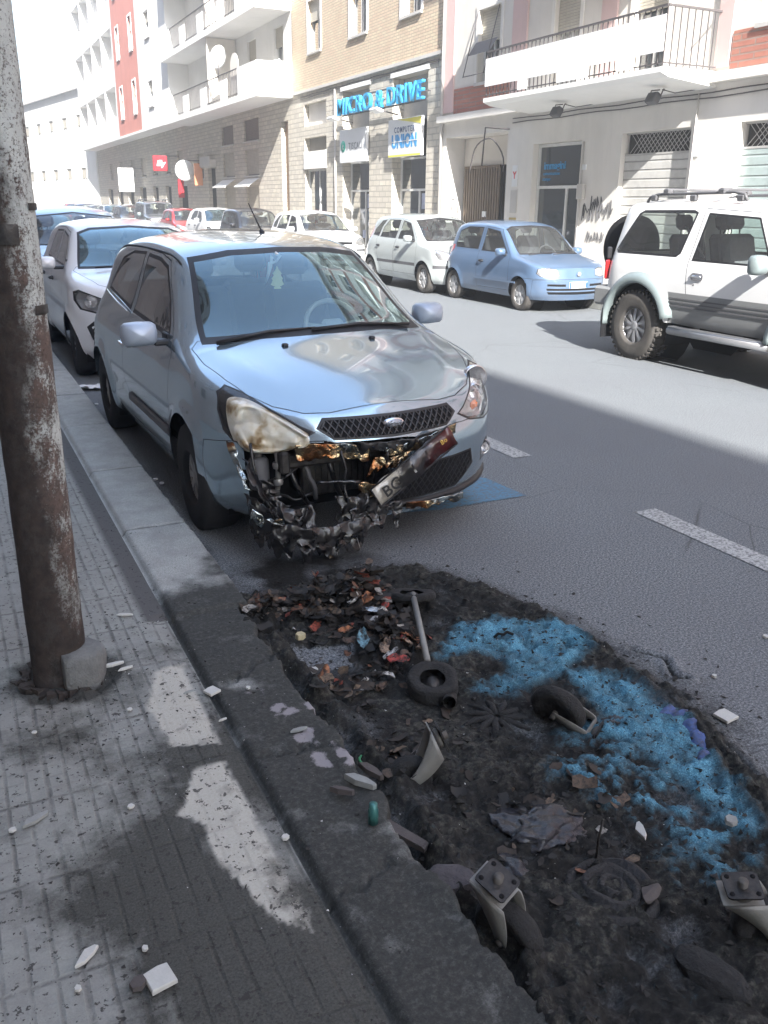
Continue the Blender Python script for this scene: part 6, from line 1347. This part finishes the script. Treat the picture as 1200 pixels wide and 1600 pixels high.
slab(178, 1040, Zp, SH, .040, .008, chip, 'pale flat piece just right of the concrete block', .1); slab(196, 1046, Zp, SH, .030, .006, chip, 'second pale flat piece right of the concrete block, the lower', .2)
slab(205, 1262, Zp, IR, .018, .006, chip, 'small pale fragment in the middle of the dark pavement', .4)
slab(446, 1311, .122, IR, .019, .008, chip, 'small pale fragment on the charred kerb by the clean patch', 0)
slab(203, 1110, Zp, IR, .016, .005, chip, 'small pale crumb below the concrete block', 0); slab(54, 1146, Zp, IR, .014, .005, chip, 'small pale crumb at the left below the pole', 0)
slab(227, 1484, Zp, IR, .014, .006, chip, 'small pale crumb above the square fragment', 1); slab(122, 1547, Zp, IR, .014, .006, chip, 'small pale crumb under the large triangular fragment', 2); slab(348, 1126, Zp, SH, .016, .005, chip, 'small pale shard below the square tile on the joint', .2)
slab(1133, 1121, .006, SQ, .066, .010, chip, 'pale square fragment on the cracked asphalt right of the blue patch', .2)
slab(1003, 1301, .045, TRI, .034, .010, chip, 'pale triangular chip standing in the charred blue area', .8, tilt=-.3); slab(1142, 1286, .035, IR, .035, .014, gchip, 'rough beige fragment on the edge of the blue patch', .4)
slab(945, 1022, .018, IR, .018, .007, chip, 'small white chip at the upper crack of the road', 0); slab(1116, 1058, .004, IR, .018, .008, chip, 'small white chip on bare asphalt right of the crack', .3); slab(1196, 996, .004, IR, .022, .008, chip, 'white chip on the asphalt at the right edge of the view', .3)
slab(467, 1142, .122, SH, .032, .007, gchip, 'pale flat shard on the streaked charred kerb', 0); slab(490, 1050, .022, IR, .032, .012, chip, 'white lump beside the grey slab in the ashes', 0); slab(388, 1076, .122, IR, .016, .006, chip, 'white crumb on the charred kerb above the streaks', .7)
slab(470, 998, .05, IR, .036, .022, plain('foam_yellow', (.48, .42, .26), .95, var=.3, scale=60, bump=.8, bscale=120), 'yellowish foam lump in the burnt rubbish', .2, 'foam_lump', 'lump', None)
slab(563, 1225, .13, SH, .055, .02, gchip, 'long broken kerb shard behind the upright castor plate', -.9, 'kerb_shard', 'fragment', 'broken kerb shards', .1); slab(535, 1240, .13, SH, .04, .016, dchip, 'broken dark kerb shard left of the long one', -.8, 'kerb_shard', 'fragment', 'broken kerb shards', -.1); slab(580, 1208, .10, SH, .05, .02, dchip, 'dark kerb shard leaning over the ashes', -1.1, 'kerb_shard', 'fragment', 'broken kerb shards', .2)
slab(612, 1300, .075, [(-1, -.14), (1, -.1), (1, .12), (-.9, .18)], .11, .02, dchip, 'dark broken strip of kerb beside the long crack', -1.05, 'kerb_shard', 'fragment', 'broken kerb shards', .15)
m = MB(); m.lathe([(0, 0), (.014, 0), (.014, .04), (.011, .045), (.011, .06), (0, .06)], (0, 0, 0), 'z', 16); o = m.build('battery', plain('battery_teal', (.05, .17, .16), .35, .4)); o.location = G(583, 1285, .12); tag(o, 'small teal metal tube standing on the cracked kerb', 'tube')
m = MB(); m.tube([(0, 0, 0), (.05, .01, .004), (.085, .03, .01)], [.004, .02, .012], 6); o = m.build('bronze_shard', plain('bronze_plastic', (.16, .12, .07), .3, .3)); o.location = G(515, 872, .008); o.rotation_euler = (0, 0, .6); tag(o, 'bronze-tinted plastic shard lying in front of the burnt bumper', 'shard')
slab(643, 893, .004, SQ, .035, .006, dchip, 'small dark flake on the asphalt behind the flat tyre', .1, 'dark_flake', 'flake', None); slab(440, 840, .006, SH, .03, .01, dchip, 'black flake under the melted bumper', .1, 'dark_flake', 'flake', None)
# paper tissue in the gutter
m = MB(); N = 16; vs = []
for i in range(N+1):
    for j in range(9):
        u, v = i/N-.5, j/8-.5; vs.append((u*.38+.03*noise.noise(Vector((j, i*.4, 1))), v*.16*(1-.8*u*u)+.03*noise.noise(Vector((i*.5, j*.5, 5))), .02+.028*noise.noise(Vector((u*7, v*9, 3)))))
m.add(vs, [(i*9+j, i*9+j+1, (i+1)*9+j+1, (i+1)*9+j) for i in range(N) for j in range(8)], True); o = m.build('paper_tissue', plain('tissue_white', (.72, .72, .72), .9), recalc=False); o.location = G(143, 607, .01); o.rotation_euler = (0, 0, -.3); tag(o, 'crumpled white paper tissue in the gutter beside the burnt car', 'tissue')
for i, (px, py, l) in enumerate(((243, 750, 'white scrap of paper in the gutter beside the front wheel'), (253, 756, 'second smaller white scrap beside the front wheel'), (151, 632, 'small white scrap below the crumpled tissue'))): slab(px, py, .006, IR, .03, .008, M['white_plate'], l, i, 'paper_scrap', 'scrap', 'paper scraps in the gutter')
# burnt wheels, rod, castors
ash = plain('ashen_rubber', (.017, .017, .017), .95, var=.5, scale=35, bump=.8, bscale=90); galv = plain('sooty_steel', (.085, .08, .072), .6, .4, var=.5, scale=14, bump=.3); pale_steel = plain('pale_steel', (.22, .22, .205), .6, .3, var=.4, scale=14, bump=.3)
def bin_wheel(name, label, c, rot, R=.10, w=.045, hub=True, grp='burnt container wheels'):
    o = thing(name, label, 'wheel', c, 0, grp); o.rotation_euler = rot; m = MB()
    wb = lambda v: v+Vector((noise.noise(v*22), noise.noise(v*22+Vector((5, 0, 0))), noise.noise(v*22+Vector((0, 5, 0)))))*.007
    m.lathe([(R*.52, -w*.45), (R*.75, -w*.55), (R*.95, -w*.5), (R*1.0, -w*.2), (R, w*.2), (R*.95, w*.5), (R*.75, w*.55), (R*.52, w*.45)], (0, 0, 0), 'z', 36, wob=wb); m.build('tyre', ash, o)
    if hub: h = MB(); h.lathe([(R*.53, -w*.3), (R*.5, -w*.1), (R*.25, -w*.05), (R*.2, w*.2), (0, w*.2)], (0, 0, 0), 'z', 24, wob=wb); h.build('hub', M['scorched'], o)
    return o
bin_wheel('container_wheel', 'burnt wheel lying tilted at the top of the ashes', G(643, 930, .075), (-.25, .1, 0), .105, .03)
bin_wheel('container_wheel', 'thick burnt wheel at the lower end of the pale rod', G(676, 1068, .05), (.15, -.1, 0), .093, .06)
a_, b_ = G(645, 928, .105), G(668, 1033, .075); m = MB(); m.tube([a_-a_, (b_-a_)*.5, b_-a_], .0125, 12); o = m.build('metal_rod', pale_steel); o.location = a_; tag(o, 'straight pale metal axle rod between two burnt wheels', 'rod')
m = MB(); m.lathe([(.022, -.05), (.024, -.04), (.024, .04), (.018, .045)], (0, 0, 0), 'x', 16); o = m.build('pipe_stub', M['scorched']); o.location = G(703, 1092, .035); o.rotation_euler = (.2, .3, 1.0); tag(o, 'short dark pipe stub below the thick burnt wheel', 'pipe')
def castor(label, c, rot, R=.082, plate_a=PI/2, wheel_tilt=0):
    o = thing('castor', label, 'castor', c, 0, 'castors left from the burnt containers'); o.rotation_euler = rot
    m = MB(); wb = lambda v: v+Vector((noise.noise(v*22), noise.noise(v*22+Vector((5, 0, 0))), noise.noise(v*22+Vector((0, 5, 0)))))*.006
    m.lathe([(0, -.016), (R*.5, -.016), (R*.55, -.022), (R*.9, -.025), (R, -.012), (R, .012), (R*.9, .025), (R*.55, .022), (R*.5, .016), (0, .016)], (0, 0, 0), 'y', 32, wob=wb); m.build('wheel', ash, o)
    f = MB()
    for s in (-1, 1):
        pts = []; vs = []; n = 10
        for i in range(n+1):
            u = i/n; x = -.002+.045*u*u+.03*u; z = .118*u; w_ = .016+.034*u**1.3; y = s*(.034+.004*math.sin(u*3))
            vs += [(x-w_, y, z), (x+w_, y, z)]
        f.add(vs, [(2*i, 2*i+1, 2*i+3, 2*i+2) for i in range(n)], True)
    f.add([(.03, -.034, .118), (.125, -.034, .118), (.125, .034, .118), (.03, .034, .118)], [(0, 1, 2, 3)]); ff = f.build('fork', pale_steel, o, recalc=False); ff.modifiers.new('t', 'SOLIDIFY').thickness = .004
    b = MB(); b.tube([(0, -.045, 0), (0, .045, 0)], .010, 8); b.build('axle', galv, o)
    s_ = MB(); s_.lathe([(.03, .122), (.034, .13), (.03, .138), (.012, .14), (.012, .16), (0, .16)], (.075, 0, 0), 'z', 20); s_.build('swivel', galv, o)
    p = MB(); q = []
    for sx, sy in ((1, 1), (-1, 1), (-1, -1), (1, -1)):
        for k in range(4): a = math.atan2(sy, sx)-PI/4+PI/2*k/3*1.0; q.append((.075+sx*.032+.010*math.cos(a), sy*.027+.010*math.sin(a)))
    p.prism(q, .140, .145, lambda a, b, h: (a, b, h)); pp = p.build('mounting_plate', M['scorched'], o); h = MB()
    for sx in (1, -1):
        for sy in (1, -1):
          h = MB(); h.lathe([(0, .1462), (.006, .1462), (.006, .1445)], (.075+sx*.030, sy*.024, 0), 'z', 10); h.build('bolt_hole', M['matte'], pp)
    return o
c1_ = castor('castor lying on its flat wheel with its plate standing on edge, beside the blue patch', G(872, 1108, .055), (0, 0, 0), .098); c1_.rotation_euler = Matrix.Rotation(-.35, 3, 'Z').to_4x4().to_euler(); c1_.rotation_euler = (math.radians(78), math.radians(68), math.radians(12))
c2_ = castor('castor with its broken plate tipped upright at the kerb edge', G(640, 1215, .02), (math.radians(-35), math.radians(200), math.radians(60)), .07); c2_.rotation_euler = (math.radians(25), math.radians(-65), math.radians(140))
c3_ = castor('castor whose sooty wheel stands by the concrete lump at the bottom', G(795, 1455, .05), (0, 0, 0), .088); c3_.rotation_euler = (math.radians(-12), math.radians(-20), math.radians(115))
c4_ = castor('castor cut by the right edge of the view', G(1200, 1445, .03), (0, 0, 0), .088); c4_.rotation_euler = (math.radians(-10), math.radians(5), math.radians(150))
# melted hub with concentric rings, melted star wheel
m = MB(); wb = lambda v: v+Vector((0, 0, 1))*noise.noise(v*18)*.012+Vector((noise.noise(v*14), noise.noise(v*14+Vector((3, 0, 0))), 0))*.010
m.lathe([(.0, .035), (.02, .034), (.026, .052), (.040, .056), (.048, .034), (.058, .030), (.070, .050), (.086, .052), (.096, .022), (.110, .016), (.122, .036), (.136, .030), (.15, -.01)], (0, 0, 0), 'z', 44, wob=wb); o = m.build('melted_hub', plain('melted_hub_black', (.016, .016, .017), .7, var=.6, scale=30, bump=1.0, bscale=70)); o.location = G(955, 1400, -.004); o.scale = (.84, .84, .8); tag(o, 'melted wheel hub with concentric rings sunk in black ash', 'hub')
m = MB()
for k in range(11):
    a = 2*PI*k/11; pts = [(r*math.cos(a+r*1.5), r*math.sin(a+r*1.5), .012+.008*math.sin(r*30)+.012*noise.noise(Vector((k, r*30, 0)))) for r in (.015, .04, .07, .10, .13)]; m.tube(pts, [.012, .012, .013, .011, .006], 6)
o = m.build('melted_spokes', ash); o.location = G(775, 1128, -.006); tag(o, 'melted star of black spokes left of the castor on its side', 'wheel')
# lumps
o = rock('concrete_lump', 'soot-covered concrete lump beside the bottom castor', 'lump', G(702, 1375, .09), (.075, .045, .035), plain('sooty_concrete', (.075, .07, .075), .9, var=.5, scale=25, bump=.8, bscale=90), 5, rz=-.5, n=26)
rock('charred_stone', 'flat charred piece at the bottom right of the ashes', 'stone', G(1110, 1520, .02), (.05, .10, .03), ash, 8, rz=.3, n=60); rock('charred_stone', 'small charred piece on the rings of the melted hub', 'stone', G(1015, 1395, .04), (.05, .022, .015), dchip, 9, rz=.4, n=20)
bagm = NT('melted_bag'); n_ = bagm.noise(16, 5, .7); bagm.set(col=bagm.ramp(n_, [(.3, (.005, .006, .008)), (.6, (.014, .016, .024)), (.8, (.035, .04, .055))]), rough=.28, coat=.5); bagm.bump(bagm.noise(26, 6, .7), 1.0, .02)
def lump(name, label, cat, c, size, mat, seed, amp=.35, fr=2.2, rz=0, sub=5, base=-.25):
    bm = bmesh.new(); bmesh.ops.create_icosphere(bm, subdivisions=sub, radius=1)
    for v in bm.verts:
        p = v.co.copy(); k = 1+amp*noise.noise(p*fr+Vector((seed, 0, 0)))+amp*.6*noise.noise(p*fr*2.3+Vector((0, seed, 0)))-abs(noise.noise(p*fr*1.7+Vector((0, 0, seed))))*amp+amp*.3*noise.noise(p*fr*7)
        v.co = Vector((p.x*k*size[0], p.y*k*size[1], max(base, p.z)*k*size[2]))
    me = bpy.data.meshes.new(name); bm.to_mesh(me); bm.free(); me.polygons.foreach_set('use_smooth', [True]*len(me.polygons)); me.materials.append(mat); o = link(bpy.data.objects.new(name, me)); o.location = c; o.rotation_euler = (0, 0, rz); return tag(o, label, cat)
lump('melted_plastic_bag', 'shiny dark crumpled plastic lump in the middle of the ashes', 'plastic', G(845, 1300, .0), (.15, .10, .05), bagm.m, 3, .32, 1.5, -.4)
lump('melted_plastic_bag', 'small glossy black lump between the blue patches below the castor', 'plastic', G(957, 1132, .0), (.055, .035, .028), bagm.m, 8, .5, 2.6, 0, 4)
lump('melted_plastic_bag', 'bluish glassy melted piece left of the concentric hub', 'plastic', G(800, 1360, .0), (.05, .07, .03), bagm.m, 11, .3, 1.6, 0, 4)
pm = NT('charred_rubbish'); n_ = pm.noise(30, 6, .75); pm.set(col=pm.ramp(n_, [(.32, (.006, .006, .006)), (.5, (.022, .019, .017)), (.64, (.06, .045, .035)), (.72, (.20, .19, .17))]), rough=.7); pm.bump(pm.noise(60, 6, .75), 1.0, .015)
lump('rubbish_heap', 'black heap of burnt rubbish at the head of the ashes', 'rubbish', G(545, 975, -.01), (.20, .15, .10), pm.m, 5, .6, 2.8, .2, 6); lump('rubbish_heap', 'low black mat of burnt rubbish by the end of the kerb stone', 'rubbish', G(430, 985, -.01), (.17, .10, .045), pm.m, 15, .6, 3.2, .3, 5); lump('rubbish_heap', 'burnt rubbish under the lower end of the red scraps', 'rubbish', G(612, 1050, -.01), (.10, .09, .05), pm.m, 25, .6, 3.2, .3, 5)
# scraps of burnt paper, foil and peel in the heap: each a bent leaf
def scrapmat(name, col, rough=.7, metal=0):
    t = NT(name); f = t.ramp(t.noise(45, 6, .8), [(.42, 0.0), (.58, 1.0)]); t.set(col=t.mix(f, col, (.02, .017, .015)), rough=rough, metal=metal); t.bump(t.noise(80, 5), .6, .005); return t.m
sc_m = [scrapmat('scrap_red', (.42, .06, .045)), scrapmat('scrap_orange', (.40, .16, .07)), scrapmat('scrap_tan', (.32, .22, .15)), scrapmat('scrap_white', (.52, .52, .50)), scrapmat('scrap_foil', (.6, .62, .63), .25, .8), scrapmat('scrap_blue', (.14, .28, .34)), scrapmat('scrap_brown', (.10, .06, .04))]
SN = ['red', 'orange', 'tan', 'white', 'silver foil', 'pale blue', 'brown']
def scrap(px, py, z, size, k, label, rz, ln=2.2, seed=0):
    random.seed(seed); m = MB(); N_ = 10; vs = []; b1, b2 = random.uniform(-1, 1), random.uniform(-1.4, 1.4)
    for i in range(N_+1):
        u = i/N_-.5
        for j in range(5):
            v = j/4-.5; w = (1-(2*u)**2*.75)*(1+.4*noise.noise(Vector((u*6, v*3, seed))))
            vs.append((u*size*ln, v*size*w, size*(b1*u*u*1.6+b2*v*v*1.3+.35*noise.noise(Vector((u*4, v*5, seed+2)))+.12)))
    m.add(vs, [(i*5+j, i*5+j+1, (i+1)*5+j+1, (i+1)*5+j) for i in range(N_) for j in range(4)], True)
    o = m.build('paper_scrap', sc_m[k], recalc=False); o.location = G(px, py, z); o.rotation_euler = (random.uniform(-.5, .5), random.uniform(-.6, .6), rz); o.modifiers.new('t', 'SOLIDIFY').thickness = .0012
    return tag(o, label, 'scrap', 'scraps in the burnt rubbish')
SL = [(575, 937, .115, .045, 1, 'orange peel-like scrap on top of the burnt heap', .5), (556, 940, .115, .03, 3, 'white paper twist next to the orange scrap on top', .3), (590, 955, .11, .055, 4, 'crumpled silver foil on the right shoulder of the burnt heap', -.6), (583, 968, .10, .04, 3, 'white creased scrap below the silver foil', .4), (607, 985, .085, .04, 4, 'small foil piece beside the pale rod', 1.2), (567, 1003, .085, .045, 5, 'pale blue and green wrapper on the burnt heap', 1.2), (620, 1000, .075, .045, 0, 'red scrap right of the blue wrapper', -.5), (630, 1004, .075, .035, 2, 'tan curled scrap next to the red one', -.9), (640, 995, .07, .05, 1, 'orange curled scrap closest to the pale rod', -1.0), (603, 1010, .075, .05, 2, 'tan leaf-like scrap in the middle of the heap', .9), (622, 1030, .065, .045, 0, 'bright red scrap at the lower end of the heap', -.7), (612, 1022, .07, .03, 3, 'white scrap touching the bright red one', 0), (634, 1022, .065, .035, 6, 'brown scrap right of the bright red one', .2), (608, 1056, .05, .03, 3, 'white blob below the bright red scrap', 0), (510, 1070, .035, .06, 1, 'orange crumpled scrap low in the ashes by the kerb', 1.3), (548, 1000, .075, .035, 6, 'brown scrap at the left foot of the heap', .6), (540, 985, .08, .03, 1, 'dull orange scrap at the left foot of the heap', -.4), (380, 978, .03, .035, 5, 'teal scrap at the left end of the rubbish', .4), (372, 995, .02, .03, 3, 'white scrap below the teal one', .2), (432, 1008, .03, .04, 4, 'grey foil scrap in front of the rubbish mat', 1.0), (430, 1028, .02, .026, 3, 'small white scrap at the kerb corner of the ashes', .3), (462, 985, .05, .02, 4, 'tiny foil glint in the rubbish mat', .3), (398, 955, .03, .025, 3, 'white scrap at the upper left of the rubbish mat', 0), (572, 1068, .03, .03, 3, 'pale scrap under the heap beside the grey slab', 1.4), (597, 1075, .02, .03, 6, 'brown flat scrap under the heap', .1), (655, 1010, .06, .03, 2, 'tan sliver under the pale rod', .9), (545, 1085, .02, .035, 4, 'dull foil sliver near the orange crumpled scrap', 1.1), (600, 945, .10, .03, 0, 'dark red scrap at the top right of the heap', .2)]
for i, (px, py, z, s_, k, lab, rz) in enumerate(SL): scrap(px, py, z, s_, k, lab, rz, 1.6+(i % 3)*.4, i+1)
# blue folded edge of the melted container wall
bl_m = NT('blue_plastic'); bl_m.set(col=bl_m.mix(bl_m.ramp(bl_m.noise(20, 5, .7), [(.4, 0.0), (.65, 1.0)]), (.035, .085, .26), (.02, .025, .035)), rough=.5); bl_m.bump(bl_m.noise(40, 4), .5, .01)
m = MB(); pth = [G(*p) for p in ((1050, 1112), (1085, 1118), (1100, 1145), (1106, 1190))]; vs = []; N_ = 24
for i in range(N_+1):
    u = i/N_*3; k = min(int(u), 2); p = pth[k].lerp(pth[k+1], u-k)
    for j in range(6): v = j/5; vs.append(p+Vector((-.11*v, -.02*v, .012+.035*math.sin(v*PI)*(1+.7*noise.noise(Vector((i*.35, v*2, 4))))+.012*math.sin(i*1.1+v*2))))
o0 = vs[0].copy(); m.add([v-o0 for v in vs], [(i*6+j, i*6+j+1, (i+1)*6+j+1, (i+1)*6+j) for i in range(N_) for j in range(5)], True); o = m.build('blue_plastic_flap', bl_m.m, recalc=False); o.location = o0; o.scale = (.8, 1, .6); tag(o, 'folded dark blue plastic flap at the right edge of the ashes', 'plastic')
m = MB(); m.tube([(0, 0, 0), (.02, .004, .012), (.04, -.004, .008), (.06, .006, .012), (.085, 0, .0)], .006, 6); o = m.build('bent_strip', M['matte']); o.location = G(772, 996, .03); o.rotation_euler = (0, 0, -.1); tag(o, 'wavy black strip lying on the upper blue patch', 'strip')
m = MB(); m.tube([(0, 0, 0), (.003, .002, .08), (.006, -.004, .15)], .0035, 5); o = m.build('thin_rod', M['scorched']); o.location = G(930, 1352, .0); tag(o, 'thin rod sticking up beside the melted hub', 'rod')
m = MB(); m.lathe([(.014, -.004), (.018, 0), (.014, .004), (.010, 0), (.014, -.004)], (0, 0, 0), 'z', 20); o = m.build('green_ring', plain('green_plastic', (.04, .22, .09), .4)); o.location = G(568, 1187, .04); o.rotation_euler = (.5, .3, 0); tag(o, 'small green plastic ring in the ashes by the kerb', 'ring')
# uncountable char crumbs over road, kerb and pavement
m = MB(); random.seed(5)
def crumb(x, y, z, s):
    v = [Vector((random.uniform(-1, 1), random.uniform(-1, 1), random.uniform(0, .9)))*s for _ in range(4)]
    m.add([(x+a.x, y+a.y, z+a.z-s*.15) for a in v], [(0, 1, 2), (0, 3, 1), (1, 3, 2), (2, 3, 0)])
for _ in range(9000):
    x, y = random.uniform(.9, 2.6), random.uniform(.9, 3.9); d = pdist(BURN, x, y) if _ % 1 == 0 else 0
    if d < 0 and random.random() > math.exp(d/.12)*.6: continue
    h = burn_road(x, y)[0] if d > -.05 else 0; crumb(x, y, h, random.choice([.003, .004, .006, .009, .013]))
for _ in range(3200):
    x, y = random.uniform(-.6, .9), random.triangular(.9, 4.6, 2.6)
    w = math.exp(-((x-.45)/.45)**2)*.8+.08
    if random.random() > w: continue
    crumb(x, y, .131 if x < .6 or y > 3.17 else .119, random.choice([.0015, .002, .003, .004, .007]))
tag(m.build('char_crumbs', plain('char', (.016, .015, .014), .85, var=.7, scale=60), recalc=False), 'black char crumbs scattered over the ashes and pavement', 'debris', kind='stuff')
m = MB(); random.seed(6)
for _ in range(420):
    x, y = random.uniform(.3, 2.3), random.triangular(.9, 3.8, 2.6); z = burn_road(x, y)[0] if x > .93 else .132 if x < .6 else .12
    crumb(x, y, z+.001, random.choice([.0015, .002, .003, .0045]))
tag(m.build('pale_crumbs', plain('pale_crumb', (.42, .42, .40), .8, var=.4, scale=60), recalc=False), 'fine pale grit and glass crumbs strewn over the burnt area', 'debris', kind='stuff')

# matted leaves of burnt paper in the heap, too many to count
m = MB(); random.seed(31); cols = []
pal = [((.012, .011, .010), 10), ((.035, .025, .018), 6), ((.09, .06, .04), 3), ((.16, .11, .07), 1.6), ((.30, .28, .25), .9), ((.28, .06, .035), .7), ((.20, .09, .05), .8)]
def leafbit(x, y, z, s_, c):
    R_ = Matrix.Rotation(random.uniform(0, 6.3), 3, 'Z') @ Matrix.Rotation(random.uniform(-1.0, 1.0), 3, 'X'); b = random.uniform(-.6, .6); vs = []
    l_ = random.uniform(1, 2.4)
    for i in range(4):
        for j in (-.5, .5): u = i/3-.5; vs.append(Vector((x, y, z))+R_ @ Vector((u*s_*l_, j*s_*(1-1.1*u*u)+random.uniform(-.2, .2)*s_, b*u*u*s_*2)))
    m.add(vs, [(2*i, 2*i+1, 2*i+3, 2*i+2) for i in range(3)], True); cols.extend([c]*8)
HC = [(G(560, 965), .17, .09, 520), (G(608, 1015), .11, .07, 330), (G(480, 972), .15, .06, 330), (G(415, 985), .11, .035, 160), (G(540, 1085), .14, .02, 120), (G(640, 1200), .2, .01, 60), (G(860, 1290), .28, .01, 90)]
for c, r, hgt, n_ in HC:
    for _ in range(n_):
        a = random.uniform(0, 6.3); q = abs(random.gauss(0, .5))*r*1.2; x, y = c.x+q*math.cos(a), c.y+q*math.sin(a)
        z = burn_road(x, y)[0]+hgt*math.exp(-(q/r)**2*1.2)*random.uniform(.5, 1.1)+.004; col = random.choices([p[0] for p in pal], [p[1] for p in pal])[0]; leafbit(x, y, z, random.choice([.008, .012, .018, .026, .034]), col)
o = m.build('burnt_paper', None, recalc=False); at = o.data.color_attributes.new('wear', 'FLOAT_COLOR', 'POINT'); at.data.foreach_set('color', [v for c in cols for v in (*c, 1)])
t = NT('burnt_paper_bits'); a = t.n('VertexColor', layer_name='wear'); f = t.ramp(t.noise(60, 5, .8), [(.42, 0.0), (.62, .9)]); t.set(col=t.mix(f, a.outputs[0], (.012, .011, .010)), rough=.75); o.data.materials.append(t.m)
tag(o, 'matted black and brown leaves of burnt paper in the ashes', 'debris', kind='stuff')
# haze volume added to pale the far street in place of lens glare
hz = MB(); hz.box((0, 95, 30), (380, 490, 62)); o = hz.build('haze', None); hm = bpy.data.materials.new('haze'); hm.use_nodes = True; ht = hm.node_tree; ht.nodes.remove(ht.nodes['Principled BSDF'])
pv = ht.nodes.new('ShaderNodeVolumePrincipled'); pv.inputs['Color'].default_value = (.92, .96, 1, 1); pv.inputs['Density'].default_value = .0045; pv.inputs['Anisotropy'].default_value = .2
ht.links.new(pv.outputs[0], ht.nodes['Material Output'].inputs['Volume']); o.data.materials.append(hm); tag(o, 'thin haze added to wash out the far street', 'haze', kind='stuff')
